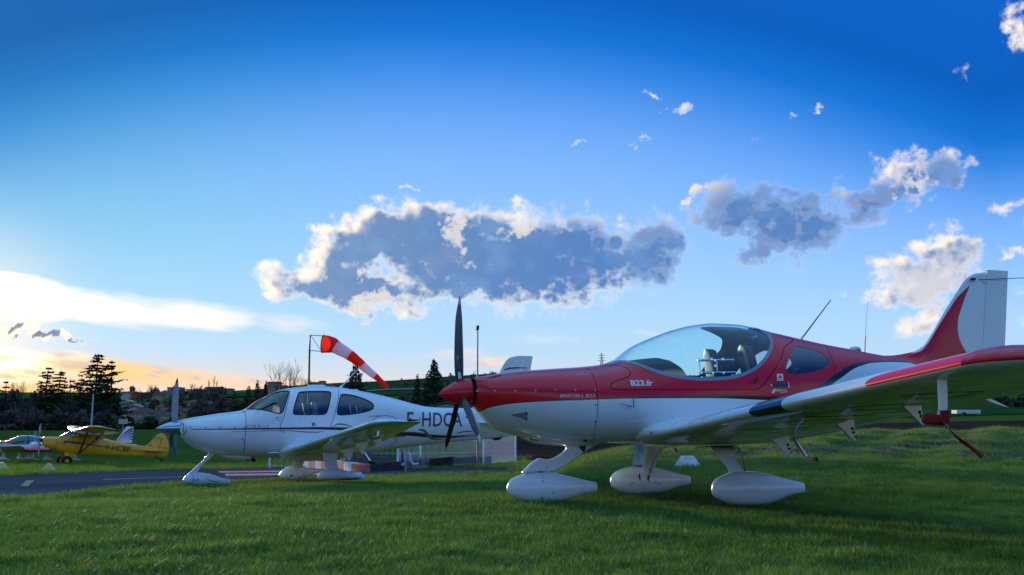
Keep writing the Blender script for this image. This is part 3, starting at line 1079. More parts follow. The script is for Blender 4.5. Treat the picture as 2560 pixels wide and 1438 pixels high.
tag(quad_on_road('road_marking', [(50, 1218), (70, 1218), (86, 1202.5), (66, 1203)], LINEP), 'worn cream block marking on the taxiway', kind='structure')
tag(quad_on_road('road_marking', [(257, 1201.5), (460, 1194.5), (460, 1193.2), (257, 1199.8)], LINEP, n=40), 'thin cream line along the taxiway', kind='structure')
rows = [(1174, 1177.5, REDP), (1177.5, 1180.5, WHP), (1180.5, 1184, REDP), (1184, 1188.5, WHP), (1188.5, 1192, REDP)]
for k, (y0, y1, m_) in enumerate(rows):
    q = quad_on_road('painted_stripe', [(540 + 8 * k, y1 + 2.5), (905, y1 - 1.5), (905, y0 - 1.5), (538 + 8 * k, y0 + 2.5)], m_, n=60)
    tag(q, '%s painted stripe across the tarmac, %s of the five' % ('red' if m_ is REDP else 'white', ['farthest', 'second', 'middle', 'fourth', 'nearest'][k]), kind='structure')
# a grassy crack along the tarmac
CRACK = mat('crack_weeds', (0.05, 0.065, 0.025), 0.9, var=0.5, vscale=9)
for (y0, x0, x1, y1) in ((1217.5, -200, 470, 1208), (1194, -200, 260, 1187)):
    V = []; n = 160
    for i in range(n + 1):
        f = i / n
        p = ground_at(x0 + (x1 - x0) * f, y0 + (y1 - y0) * f)
        wd = 0.05 * (0.5 + rng.random()) + (0.07 if rng.random() < .12 else 0)
        off_ = 0.04 * sin(i * 0.9) + 0.02 * sin(i * 2.7)
        for s_ in (-1, 1):
            V.append((p[0], p[1] + off_ + s_ * wd, tz(p[0], p[1] + off_) + 0.017))
    c_ = raw('crack', V, [(2 * i, 2 * i + 2, 2 * i + 3, 2 * i + 1) for i in range(n)], CRACK)
    tag(c_, 'long weedy crack in the tarmac', kind='structure')

# fields beyond
FIELD = mat('ploughed_soil', (0.052, 0.030, 0.025), 0.95, var=0.45, vscale=0.6, bump=0.3, bscale=3)
GREEN = mat('young_crop', (0.020, 0.070, 0.022), 0.9, var=0.3, vscale=0.2)
GREEN2 = mat('hill_pasture', (0.038, 0.072, 0.026), 0.9, var=0.35, vscale=0.05)


def sheet(name, x0, x1, y0, y1, m_, lift, label, nx=50, ny=12, wob=0.0):
    V = []
    for i in range(nx + 1):
        for j in range(ny + 1):
            f, g_ = i / nx, j / ny
            ya = y0(f) if callable(y0) else y0; yb = y1(f) if callable(y1) else y1
            x = x0 + (x1 - x0) * f; y = ya + (yb - ya) * g_
            V.append((x, y, 0))
    V = np.array(V); V[:, 2] = terrain(V[:, 0], V[:, 1]) + lift
    Fc = [(i * (ny + 1) + j, (i + 1) * (ny + 1) + j, (i + 1) * (ny + 1) + j + 1, i * (ny + 1) + j + 1) for i in range(nx) for j in range(ny)]
    return tag(raw(name, V, Fc, m_, smooth=True), label, kind='structure')


sheet('field', -3.0, 60, lambda f: 50 + 28 * f, lambda f: 140 - 32 * f, FIELD, 0.05, 'brown ploughed field behind the grass bank', 80, 60)
sheet('field', 4, 140, lambda f: 40.0, lambda f: 53 + 22 * f, GREEN, 0.05, 'bright green strip of young crop before the ploughed field', 60, 30)
sheet('field', -30, 180, 150, 240, GREEN, 0.12, 'green field beyond the ploughed one', 50, 30)
sheet('field', -95, 30, 470, 690, GREEN2, 0.5, 'green hillside pasture below the ridge behind the windsock', 50, 40)
sheet('field', -150, -60, 480, 640, GREEN2, 0.6, 'green meadow between the houses on the hill', 40, 30)
TRACK = mat('chalk_track', (0.30, 0.28, 0.26), 0.95, var=0.2)
V = []
for i in range(61):
    f = i / 60
    px = 900 + 190 * f; py = 984 - 5 * f - 3 * sin(f * 3)
    for dy in (0, -2.2):
        p = ground_at(px, py + dy)
        V.append((p[0], p[1], tz(p[0], p[1]) + 1.0))
tag(raw('track', V, [(2 * i, 2 * i + 2, 2 * i + 3, 2 * i + 1) for i in range(60)], TRACK), 'pale track crossing the green hillside', kind='structure')

# clods of turned earth on the bank
CLOD = mat('dry_clods', (0.155, 0.120, 0.090), 0.95, var=0.4, vscale=14, bump=0.8)
mb = MB()
spots = [(1600, 1125, 60), (1850, 1135, 80), (2110, 1120, 130), (2200, 1128, 70), (2380, 1110, 120), (2460, 1122, 80), (2520, 1112, 60), (2150, 1095, 50), (2280, 1118, 70), (2330, 1098, 60), (1770, 1142, 60), (1930, 1128, 90), (2540, 1145, 60), (2000, 1135, 60), (1240, 1195, 10), (1200, 1200, 8), (2060, 1128, 60), (2420, 1140, 90), (1900, 1150, 40)]
SOIL = []
for (px, py, wd) in spots:
    c = ground_at(px, py)
    SOIL.append((c[0], c[1], wd / 2.4 * c[1] / F))
    for k in range(int(wd * 3.2)):
        a = c[0] + rng.normal() * wd / 2.6 * c[1] / F * 1.0; b_ = c[1] + rng.normal() * 0.35
        r = 0.010 + 0.040 * rng.random() ** 2.2
        z = tz(a, b_) + r * 0.4
        th0 = rng.random() * 6
        ring = [(a + r * (1 + .4 * rng.random()) * cos(th0 + q * pi / 2.5), b_ + r * sin(th0 + q * pi / 2.5), z + r * .3 * (rng.random() - .5)) for q in range(5)]
        V = ring + [(a, b_, z + r * (0.5 + .5 * rng.random())), (a, b_, z - r)]
        mb.add(V, [(q, (q + 1) % 5, 5) for q in range(5)] + [((q + 1) % 5, q, 6) for q in range(5)])
o = mb.build('dirt', CLOD, auto=0, smooth=False, kind='stuff')
tag(o, 'clods of dry brown earth scattered on the grass bank')


# ================================================================== THE RED AND WHITE AIRCRAFT
BF = Frame(1.835, 9.28, 0.0, 15.0)
br = thing('light_aircraft', 'red and white low wing aircraft with bubble canopy, nearest, parked on the grass', 'airplane', BF.o, BF.rz)

b_top = [(1183, 945), (1236, 936), (1298, 928), (1372, 923), (1454, 917.5), (1508, 911), (1532, 903), (1580, 867), (1630, 844), (1680, 826), (1730, 814),
         (1780, 809), (1830, 811), (1880, 820), (1917, 830), (1960, 840), (2007, 851), (2069, 864), (2125, 874), (2159, 881), (2202, 889), (2246, 899), (2285, 907), (2400, 922), (2505, 934)]
b_bot = [(1183, 1014), (1197, 1031), (1216, 1055), (1236, 1072), (1275, 1086), (1321, 1097), (1353, 1103), (1415, 1108), (1465, 1109), (1493, 1109), (1640, 1111), (1782, 1112), (1900, 1108), (2060, 1085), (2200, 1056), (2330, 1028), (2430, 1000), (2505, 972)]
Bt, Bb = BF.prof(b_top), BF.prof(b_bot)
U = lambda px, py=1000, v=0.0: BF.L(px, py, v)[0]
Bhw = pchip([U(2505), U(2400), U(2250), U(2100), U(1990), U(1900), U(1750), U(1600), U(1500), U(1400), U(1300), U(1240), U(1200), U(1183)],
            [0.045, 0.10, 0.20, 0.34, 0.46, 0.54, 0.575, 0.56, 0.535, 0.49, 0.415, 0.34, 0.255, 0.155])
_zc = BF.prof([(1183, 981), (1260, 985), (1400, 1000), (1500, 1005), (1640, 1000), (1780, 985), (1900, 980), (2000, 975), (2150, 955), (2300, 945), (2505, 950)])
Bnt = pchip([U(2505), U(2050), U(1950), U(1750), U(1580), U(1500), U(1300), U(1183)], [2.0, 1.95, 1.85, 1.75, 1.85, 2.3, 2.25, 2.0])
Bnb = pchip([U(2505), U(2000), U(1750), U(1500), U(1300), U(1183)], [2.0, 2.4, 2.7, 2.6, 2.2, 2.0])
bb = Body(Bt, Bb, Bhw, _zc, Bnt, Bnb)
u_nose, u_tail = U(1183), U(2505)
skin = bb.surf(u_tail, u_nose, 210, 120)


def outline(body, fr, pts, k=8, smooth=True):
    q = np.array([body.hit(fr, px, py)[[0, 2]] for px, py in pts])
    return closed_curve(q, k) if smooth else q


# paint: 0 red, 1 white, 2 black, 3 warm grey
div = [(1183, 1035), (1197, 1030), (1216, 1022), (1243, 1015), (1275, 1010), (1314, 1006.5), (1372, 1003), (1489, 999.5), (1560, 997), (1640, 996.3), (1722, 996), (1800, 996), (1905, 1000), (1990, 1003)]
dq = np.array([bb.hit(BF, px, py)[[0, 2]] for px, py in div])
wht = bb.hit(BF, 2000, 1003)
aft = [(2087, 956), (2110, 940), (2130, 925), (2155, 914), (2181, 907.6), (2230, 905.5), (2262, 906.5)]
aq = np.array([bb.hit(BF, px, py)[[0, 2]] for px, py in aft])
lower_curve = np.concatenate([dq, aq]) if False else np.concatenate([dq, np.array([bb.hit(BF, 2040, 990)[[0, 2]]]), aq, [[u_tail - .1, aq[-1][1] - 0.05]]])
lower_curve = lower_curve[np.argsort(lower_curve[:, 0])]
redlow = [(1183, 1033), (1197, 1028), (1216, 1020), (1243, 1013), (1275, 1008), (1314, 1004.5), (1372, 1001), (1489, 997.3), (1560, 993.5), (1640, 990.5), (1722, 988), (1800, 986.5), (1850, 988), (1905, 991), (1990, 993), (2047, 965), (2090, 935), (2134, 909.5), (2165, 904), (2202, 901.5), (2262, 903)]
rq = np.array([bb.hit(BF, px, py)[[0, 2]] for px, py in redlow])
rq = np.concatenate([rq, [[u_tail - .1, rq[-1][1] - 0.02]]]); rq = rq[np.argsort(rq[:, 0])]
f_white = pchip(lower_curve[:, 0], lower_curve[:, 1]); f_red = pchip(rq[:, 0], rq[:, 1])
skin.paint(lambda P: P[:, 2] - f_red(P[:, 0]), 2)
skin.paint(lambda P: P[:, 2] - f_white(P[:, 0]), 1)
BM_ = [PR, PW, PB, PG]

# openings
can = outline(bb, BF, [(1527, 904), (1552, 907), (1580, 910), (1620, 925), (1667, 940), (1717, 949), (1760, 952), (1800, 950.5), (1842, 945.5), (1880, 931), (1908, 910), (1925, 886), (1933, 862), (1927, 845), (1912, 832)], 6)
# close over the roof
k1, k2 = can[0], None
pts_side = [tuple(p) for p in can[:14 * 6 + 1]]
can_poly = np.array(pts_side + [(pts_side[-1][0] - 0.02, pts_side[-1][1] + 0.5), (pts_side[0][0], pts_side[-1][1] + 0.5)])
sdf_can = lambda P: poly_sdf(P[:, [0, 2]], can_poly)
liner = skin.copy()
glass = skin.take(sdf_can)
gl_o = glass.copy()
seal = Surf(glass.V, glass.N, glass.F, glass.M).take(lambda P: -(poly_sdf(P[:, [0, 2]], can_poly) + 0.030))
glass.build('canopy_glass', GL_CLEAR, br)
seal.offset(0.003)
seal.build('canopy_seal', SEAL, br)

win = outline(bb, BF, [(1989, 866), (2010, 869), (2040, 877), (2062, 888), (2074, 901), (2066, 917), (2040, 928), (2005, 934.5), (1975, 934.5), (1965, 925), (1970, 905), (1980, 880)], 6)
RWG = glass_mat('rear_window_glass', (0.55, 0.66, 0.72), 1.5, 0.05)
for sd in (1, -1):
    skin.take((lambda sd: lambda P: np.maximum(poly_sdf(P[:, [0, 2]], win), -sd * P[:, 1]))(sd)).offset(-0.002).build('side_window', RWG, br)

# cowling, canopy frame and fuselage are separate shells with dark joints between
u_cowl = bb.hit(BF, 1493, 1000)[0]
cowl_line = pchip([0.45, 0.7, 1.1, 1.6], [U(1470), bb.hit(BF, 1490, 1060)[0], bb.hit(BF, 1493, 980)[0], bb.hit(BF, 1486, 925)[0]])
cowling = skin.take(lambda P: cowl_line(P[:, 2]) + 0.002 - P[:, 0])
g1 = skin.take(lambda P: cowl_line(P[:, 2]) - 0.003 - P[:, 0])
cf = outline(bb, BF, [(1504, 909), (1540, 912), (1564, 919), (1576, 931), (1573, 941), (1550, 950), (1532, 957), (1527, 966), (1534, 973), (1570, 974), (1700, 974), (1800, 973.5), (1880, 973), (1900, 969), (1925, 940), (1948, 905), (1959, 870), (1961, 845)], 6)
cfp = [tuple(p) for p in cf[:17 * 6 + 1]]
cf_poly = np.array(cfp + [(cfp[-1][0] - 0.005, cfp[-1][1] + 0.6), (cfp[0][0], cfp[-1][1] + 0.6)])
sdf_cf = lambda P: poly_sdf(P[:, [0, 2]], cf_poly)
cframe = skin.take(lambda P: sdf_cf(P) + 0.002)
g2 = skin.take(lambda P: sdf_cf(P) - 0.004)
fus = skin.build('fuselage', BM_, br)
cowl_o = cowling.build('engine_cowling', BM_, br)
cframe.build('canopy_frame', BM_, br)
gs = Surf(g1.V, g1.N, g1.F); gs.offset(-0.008).build('panel_joint', GAP, br)
gs = Surf(g2.V, g2.N, g2.F); gs.offset(-0.008).build('panel_joint', GAP, br)

# dark lining: floor tub and far side roof, leaving the windows open
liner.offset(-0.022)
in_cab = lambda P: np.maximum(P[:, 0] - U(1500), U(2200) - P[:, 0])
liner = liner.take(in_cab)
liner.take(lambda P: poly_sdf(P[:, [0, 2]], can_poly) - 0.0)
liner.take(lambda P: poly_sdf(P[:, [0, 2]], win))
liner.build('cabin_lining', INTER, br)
# sunshade roof seen inside the canopy
shade = gl_o.copy().offset(-0.03)
ub = [BF.L(px, py, -0.3)[0] for px, py in ((1697, 822), (1760, 835), (1800, 852), (1806, 870), (1796, 890), (1778, 915), (1768, 945))]
zb_ = [BF.L(px, py, -0.3)[2] for px, py in ((1697, 822), (1760, 835), (1800, 852), (1806, 870), (1796, 890), (1778, 915), (1768, 945))]
ccx = pchip(zb_[::-1], ub[::-1])
roofc = shade.take(lambda P: np.maximum(P[:, 0] - ccx(P[:, 2]), P[:, 1] - 0.16))
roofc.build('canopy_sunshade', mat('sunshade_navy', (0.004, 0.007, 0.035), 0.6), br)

# interior: shelf, panel hump, seats, rear bulkhead
z_sill = bb.hit(BF, 1760, 955)[2]
mb = MB()
for sd in (-1,):
    pass
xs_ = [U(1500, v=.0), U(1560), U(1610), U(1650), U(1672), U(1680)]
prof_h = [(BF.L(px, py, .12)[0], BF.L(px, py, .12)[2]) for px, py in ((1548, 906), (1580, 900), (1612, 896), (1640, 894), (1660, 899), (1671, 908), (1677, 922), (1679, 938), (1680, 965))]
V, Fc = [], []
nn = 15
for (u, z) in prof_h:
    for k in range(nn):
        f = k / (nn - 1) * 2 - 1
        h = max(0.02, min(bb.v_at(u, z_sill) - 0.07, bb.v_at(u, z - 0.02) - 0.05))
        V.append((u, f * h, z - 0.07 * abs(f) ** 3))
Fc = [(i * nn + k, i * nn + k + 1, (i + 1) * nn + k + 1, (i + 1) * nn + k) for i in range(len(prof_h) - 1) for k in range(nn - 1)]
raw('instrument_hood', V, Fc, mat('hood_black', (0.008, 0.010, 0.03), 0.8), br, smooth=True)
mb = MB().box(U(1880), U(1560), -0.42, 0.42, 0.62, 0.64)
mb.build('cabin_floor', INTER, br)
mb = MB().box(U(1850) - .02, U(1850) + .02, -0.05, 0.05, 0.64, 0.95)


def seat(px_c, px_head, v, pytop, pylow, nm='pilot_seat'):
    """A seat back with a rounded headrest standing on a cushion."""
    h0 = BF.L(px_head, pytop, v); h1 = BF.L(px_head, pylow, v)
    root = bpy.data.objects.new(nm, None); link(root, br)
    u0, zt = h0[0], h0[2]
    # headrest: rounded slab
    P = []
    n = 24
    for (t_, wd) in ((0, .001), (0.02, .085), (0.06, 0.115), (0.15, 0.125), (0.27, 0.13), (0.33, 0.12), (0.36, .06), (0.365, .001)):
        row = []
        for k in range(n):
            a = 2 * pi * k / n
            row.append((u0 - 0.02 - t_ * 0.18 + 0.045 * math.copysign(abs(cos(a)) ** 0.6, cos(a)), v + wd * math.copysign(abs(sin(a)) ** .7, sin(a)), zt - t_))
        P.append(row)
    lofted('headrest', np.array(P), LEATHER, root, cap=False, auto=60)
    P = []
    for (t_, wd) in ((0, .001), (0.02, .12), (0.08, 0.19), (0.25, 0.215), (0.52, 0.215), (0.56, .001)):
        row = []
        for k in range(n):
            a = 2 * pi * k / n
            row.append((u0 + 0.01 - t_ * 0.22 + 0.06 * math.copysign(abs(cos(a)) ** 0.6, cos(a)), v + wd * math.copysign(abs(sin(a)) ** .6, sin(a)), zt - 0.27 - t_ * 0.9))
        P.append(row)
    lofted('backrest', np.array(P), LEATHER_R, root, cap=False, auto=60)
    P = []
    for (t_, wd) in ((0.0, .10), (0.06, .18), (0.14, 0.20)):
        row = []
        for k in range(n):
            a = 2 * pi * k / n
            row.append((u0 + 0.045 - t_ * 0.2 + 0.05 * cos(a), v + wd * sin(a), zt - 0.34 + 0.06 - t_ * .4))
        P.append(row)
    lofted('shoulder_pad', np.array(P), LEATHER, root, cap=True, auto=60)
    return root


seat(1770, 1768, -0.24, 873, 960)
seat(1848, 1856, 0.24, 862, 960)
# shiny folded steering bar across the cabin
root = bpy.data.objects.new('control_bar', None); link(root, br)
pA = [BF.L(1744, 901, 0.30), BF.L(1834, 900, 0.30)]; pB = [BF.L(1750, 932, 0.30), BF.L(1838, 931, 0.30)]
MB().tube([pA[0], pA[1]], 0.012, 8).build('bar', CHROME, root)
MB().tube([pB[0], pB[1]], 0.011, 8).build('bar', CHROME, root)
MB().tube([BF.L(1749, 903, .3), BF.L(1752, 931, .3)], 0.005, 6).build('bar', CHROME, root)
MB().tube([BF.L(1791, 902, .3), BF.L(1793, 931, .3)], 0.005, 6).build('bar', CHROME, root)
for (px, py) in ((1749, 899), (1778, 898), (1786, 901), (1806, 898), (1752, 932), (1781, 933), (1808, 933), (1787, 915)):
    MB().lathe([(-.012, 0), (-.012, .012), (.012, .012), (.012, 0)], BF.L(px, py, .3), (0, 1, 0), 8).build('clamp', CHROME, root)

# -------- spinner and propeller
hub = BF.L(1152, 979, 0.0)
tip_ = BF.L(1100, 986, 0.0)
back = (BF.L(1178, 945, 0) + BF.L(1181, 1015, 0)) / 2
axd = (tip_ - back); L_ = np.linalg.norm(axd); axd /= L_
rb = 0.5 * np.linalg.norm(BF.L(1178, 946, 0) - BF.L(1181, 1015, 0)) * 0.985
prof_ = [(0.0, 0.0), (0.0, rb * 0.97), (0.006, rb), (0.05, rb * 0.985)] + [(L_ * (0.16 + 0.84 * t_), rb * (1 - (0.10 + 0.90 * t_) ** 1.75) ** 0.80 * 1.0) for t_ in np.linspace(0.08, 0.985, 16)] + [(L_, 0.0)]
MB().lathe(prof_, back + axd * 0.012, axd, 48).build('spinner', PR, br, auto=50)
MB().lathe([(0, 0.0), (0, rb * 0.9), (0.012, rb * .9), (0.012, 0)], back, axd, 36).build('spinner_backplate', GAP, br)
TIPM = mat('blade_tip_grey', (0.45, 0.45, 0.45), 0.4)
for k in range(3):
    ph = radians((-8, 115, 228)[k])
    b_o = prop_blade('propeller_blade', hub, axd, ph, (.865, .865, .885)[k], 0.03, BLADE, br, cmax=(0.150, .078, .062)[k], beta0=72, beta1=40, tip_mat=TIPM, sweep=0.02, sense=1)
# blade badge
raw('blade_sticker', [BF.L(px, py, -.01) for px, py in ((1137, 889), (1148.5, 888), (1143.5, 904))], [(0, 1, 2)], mat('sticker_green', (.05, .42, .25), .4), br)
raw('blade_sticker', [BF.L(px, py, .01) for px, py in ((1144, 931), (1151, 930), (1154, 946), (1146, 948))], [(0, 1, 2, 3)], DECAL_W, br)
for k in range(14):
    a = radians(165 + 14 * k) if k < 6 else 0
scr = MB()
for (px, py) in ((1158, 957), (1159, 976), (1174, 979), (1174, 984), (1174, 992), (1174, 999), (1166, 975), (1172, 958), (1161, 982)):
    pass
me_scr = None


def screws(body, fr, pts, r, m_, parent, nm='screw', lift=0.002):
    me0 = None
    for (px, py) in pts:
        q = body.hit(fr, px, py); n = body.normal(q[0], q[2])
        if me0 is None:
            o = MB().lathe([(0, r), (r * .35, r * .8), (r * .4, 0)], (0, 0, 0), (0, 0, 1), 10).build(nm, m_, parent)
            me0 = o.data
        else:
            o = bpy.data.objects.new(nm, me0); link(o, parent)
        o.location = q + n * (lift - 0.002)
        o.rotation_euler = Vector(n).to_track_quat('Z', 'Y').to_euler()


screws(bb, BF, [(1192, 978), (1237, 977), (1288.5, 977), (1339, 976.5), (1389, 976), (1439, 976), (1488, 976)], 0.008, METAL, br)
screws(bb, BF, [(1489, 1012), (1488, 1055), (1478, 1088)], 0.008, mat('dark_screw', (0.03, 0.03, 0.035), 0.4), br)
screws(bb, BF, [(1536, 964), (1458, 932), (1475, 930)], 0.006, METAL, br)
# rows of rivets
riv = []
for k in range(22): riv.append((1497 + 0.4 * (k > 14), 1004 + k * 4.6))
for k in range(30): riv.append((1500 + k * 6.2, 1036))
for k in range(26): riv.append((1502 + k * 6.0, 1091))
for k in range(16): riv.append((1588, 1000 + k * 5.2))
for k in range(24): riv.append((1975 + k * 9.0, 851 + k * 2.35))
for k in range(18): riv.append((1967 - k * 3.6, 880 + k * 6.0))
for k in range(14): riv.append((2083 + 1.5 * k, 868 + 4.6 * k))
rv_o = MB()
for (px, py) in riv:
    q = bb.hit(BF, px, py); n = bb.normal(q[0], q[2])
    if not np.isfinite(n).all(): continue
    rv_o.lathe([(0, .0034), (.0012, .0028), (.0018, 0)], q, n, 6)
rv_o.build('rivets', mat('painted_rivet', (0.42, 0.36, 0.42), 0.35), br, kind='stuff')
# joints drawn by thin seams
ribbon(bb, BF, [(1183, 981), (1260, 979), (1400, 978), (1492, 978)], 0.0028, GAP, 'seam', br, 0.0012)
ribbon(bb, BF, [(2061, 862), (2072, 880), (2082, 905), (2087, 935), (2090, 952)], 0.004, GAP, 'seam', br, 0.0012)
ribbon(bb, BF, [(1962, 880), (1950, 902), (1925, 945), (1905, 978)], 0.003, mat('seam_red', (0.16, 0.002, 0.01), 0.4), 'seam', br, 0.0015)

# -------- lettering and labels
lettering(bb, BF, 'B23.fr', 1578, 1633, 965.5, 951, DECAL_W, 'lettering', br, bold=0.03)
lettering(bb, BF, 'BRISTELL B23', 1400, 1487, 993.5, 986, DECAL_W, 'lettering', br, bold=0.0, shear=0.2, dy=-0.5)
lettering(bb, BF, 'BRM', 1940, 1954, 979, 972.5, DECAL_W, 'lettering', br, bold=0.02, shear=0.15)
lettering(bb, BF, 'AERO', 1954.5, 1967, 979, 973, DECAL_W, 'lettering', br, bold=0.0, shear=0.15)


def plate(body, fr, pts, m_, name, parent, lift=0.003):
    q = [body.hit(fr, px, py) for px, py in pts]
    V = [p + body.normal(p[0], p[2]) * lift for p in q]
    return raw(name, V, [tuple(range(len(V)))], m_, parent)


plate(bb, BF, [(1928, 981), (1934, 973), (1939, 972), (1938, 980), (1932, 984)], DECAL_W, 'logo', br)
ribbon(bb, BF, [(1950, 982.5), (1958, 981), (1969, 979.5)], 0.004, DECAL_W, 'logo', br, 0.004)
pl = plate(bb, BF, [(1941.5, 935), (1957, 935), (1958, 952), (1943, 952.5)], DECAL_W, 'warning_label', br)
raw('warning_triangle', [p + np.array([0, .004, 0]) for p in [bb.hit(BF, 1949.5, 936.5), bb.hit(BF, 1944.5, 945.5), bb.hit(BF, 1955, 945.5)]], [(0, 1, 2)], mat('label_black', (0.02, 0.015, 0.015), .5), pl)
raw('warning_triangle', [p + np.array([0, .006, 0]) for p in [bb.hit(BF, 1949.6, 939.2), bb.hit(BF, 1946.8, 944.6), bb.hit(BF, 1952.6, 944.6)]], [(0, 1, 2)], mat('label_orange', (0.75, 0.12, 0.02), .5), pl)
ribbon(bb, BF, [(1944.5, 949), (1956, 949)], 0.008, mat('label_grey', (.4, .45, .6), .5), 'label_print', pl, 0.005)
hd = plate(bb, BF, [(1934, 960), (1938, 958.5), (1965, 960), (1967, 962), (1966, 966), (1938, 967.5), (1934, 966)], mat('handle_black', (0.008, 0.01, 0.015), 0.35, coat=.5), 'canopy_handle', br, 0.008)
screws(bb, BF, [(1928.5, 963)], 0.010, METAL, br, 'key_lock', 0.003)
ribbon(bb, BF, [(1969, 956), (1970.5, 963), (1969.5, 970)], 0.010, METAL, 'handle_catch', br, 0.010)
# recessed finger grip in the canopy frame
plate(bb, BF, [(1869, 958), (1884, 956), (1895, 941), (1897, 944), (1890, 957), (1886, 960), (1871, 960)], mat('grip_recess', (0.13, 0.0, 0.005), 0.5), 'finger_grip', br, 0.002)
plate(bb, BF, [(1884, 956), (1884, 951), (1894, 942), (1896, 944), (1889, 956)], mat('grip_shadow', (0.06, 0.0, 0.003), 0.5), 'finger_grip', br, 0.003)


# -------- scoops and bulges
def naca_duct(pts_open, tip, name, parent, depth=0.03, body=bb, fr=BF):
    """A wedge shaped sunken inlet: tip forward, open mouth aft."""
    a = body.hit(fr, *tip); b_ = body.hit(fr, *pts_open[0]); c = body.hit(fr, *pts_open[1])
    nb = body.normal(b_[0], b_[2])
    V = [a + body.normal(a[0], a[2]) * .003, b_ + nb * .004, c + nb * .004, (b_ * .9 + c * .1) + nb * 0.03, (c * .9 + b_ * .1) + nb * 0.03, a + nb * .004]
    return raw(name, V, [(0, 3, 4), (0, 1, 3), (0, 4, 2), (1, 2, 4, 3)], PW, parent)


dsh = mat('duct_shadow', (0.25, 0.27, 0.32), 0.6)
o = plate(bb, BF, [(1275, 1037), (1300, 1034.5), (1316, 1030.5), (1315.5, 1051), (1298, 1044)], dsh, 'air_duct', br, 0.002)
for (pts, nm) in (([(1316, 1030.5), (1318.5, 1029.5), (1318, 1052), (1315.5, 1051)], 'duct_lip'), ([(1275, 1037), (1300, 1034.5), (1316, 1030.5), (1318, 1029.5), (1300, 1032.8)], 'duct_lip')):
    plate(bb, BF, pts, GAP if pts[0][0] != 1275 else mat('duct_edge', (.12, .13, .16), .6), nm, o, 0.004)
naca_duct([(1581, 997), (1581, 1018)], (1546, 1007), 'air_scoop', br)
o = plate(bb, BF, [(1580.5, 998), (1582.5, 998), (1582.5, 1018), (1580.5, 1018)], GAP, 'scoop_mouth', br, 0.03)
plate(bb, BF, [(1212, 950), (1240, 940), (1254, 937), (1252, 939.5), (1232, 945)], mat('cowl_slot', (0.05, 0, 0.004), .6), 'air_duct', br, 0.003)
# oil door and its catch
ribbon(bb, BF, [(1432, 927), (1434, 933), (1450, 938), (1462, 934), (1470, 929)], 0.0025, mat('seam_red2', (0.14, 0.002, 0.01), 0.4), 'seam', br, 0.0012)
ribbon(bb, BF, [(1440, 936.8), (1468, 936.8)], 0.006, METAL, 'catch', br, 0.003)


def blob_body(name, secs, m_, parent, n=28, ex=2.2):
    """Fairing: secs (u, v, z_top, z_bottom, half width)."""
    P = []
    for (u, v, zt, zb, hw_) in secs:
        row = []
        for k in range(n):
            a = 2 * pi * k / n
            row.append((u, v + hw_ * math.copysign(abs(cos(a)) ** (2 / ex), cos(a)), (zt + zb) / 2 + (zt - zb) / 2 * math.copysign(abs(sin(a)) ** (2 / ex), sin(a))))
        P.append(row)
    return lofted(name, np.array(P), m_, parent, cap=True, auto=50)


def resample(secs, n):
    A = np.array(secs, float); x = A[:, 0]; o = np.argsort(x); A = A[o]
    f = [pchip(A[:, 0], A[:, k]) for k in range(1, A.shape[1])]
    # cosine spacing keeps the ends round
    q = A[0, 0] + (A[-1, 0] - A[0, 0]) * (1 - np.cos(np.linspace(0, pi, n))) / 2
    return [(u, *[float(g_(u)) for g_ in f]) for u in q]


def uz(px, py, v=0.0, fr=BF):
    p = fr.L(px, py, v); return p[0], p[2]


# chin fairing under the cowling with its outlet
secs = []
for (px, yt, yb, hw_) in ((1292, 1086, 1090, .05), (1310, 1070, 1096, .12), (1325, 1062, 1104, .17), (1345, 1060, 1110, .20), (1370, 1060, 1113, .215), (1400, 1062, 1115, .22), (1430, 1066, 1117, .215), (1452, 1072, 1117, .20), (1472, 1080, 1115, .17), (1484, 1090, 1112, .12), (1490, 1098, 1108, .06)):
    u, zt = uz(px, yt); _, zb = uz(px, yb)
    secs.append((u, 0.0, zt, zb, hw_))
blob_body('chin_fairing', resample(secs, 30), PW, br, 40)
o = MB()
c0 = BF.L(1344, 1101, 0.13)
V = []
raw('chin_inlet', [BF.L(1322, 1094, .20), BF.L(1332, 1098, .205), BF.L(1352, 1100.5, .215), BF.L(1342, 1101.5, .2), BF.L(1326, 1099.5, .19)], [(0, 1, 2, 3, 4)], GAP, br)
MB().tube([BF.L(1323, 1100, .17), BF.L(1336, 1103.5, .19), BF.L(1353, 1101, .2)], 0.004, 6).build('inlet_lip', METAL, br)
raw('gear_slot', [BF.L(1437, 1113, .1), BF.L(1447, 1106, .15), BF.L(1470, 1101, .17), BF.L(1466, 1112, .12), BF.L(1462, 1126, .07), BF.L(1450, 1117, .07)], [tuple(range(6))], GAP, br)
raw('vent_mark', [BF.L(1459, 1100, .3), BF.L(1469, 1100, .3), BF.L(1467, 1105, .28), BF.L(1458, 1104, .28)], [(0, 1, 2, 3)], GAP, br)

# -------- undercarriage
pant_prof = [(1270.3, 1224, 1226), (1272, 1215, 1233), (1277, 1205, 1240), (1286, 1197, 1246.5), (1300, 1190.5, 1254), (1320, 1184.2, 1260), (1345.5, 1181, 1262.5), (1375, 1181.3, 1262), (1404, 1186.5, 1257.5), (1433, 1193.5, 1248), (1462, 1200.5, 1237.5), (1482, 1204.8, 1233), (1493, 1206.8, 1231.2), (1497.5, 1209, 1230)]
pant_w = pchip([1270, 1277, 1300, 1345, 1400, 1450, 1498], [0.01, 0.055, 0.105, 0.125, 0.105, 0.06, 0.020])
p0 = np.array([[*uz(px, yt, .1), uz(px, yb, .1)[1]] for px, yt, yb in pant_prof])
pant_rel = np.stack([p0[:, 0] - p0[6, 0], p0[:, 1], p0[:, 2], [float(pant_w(px)) for px, *_ in pant_prof]], 1)


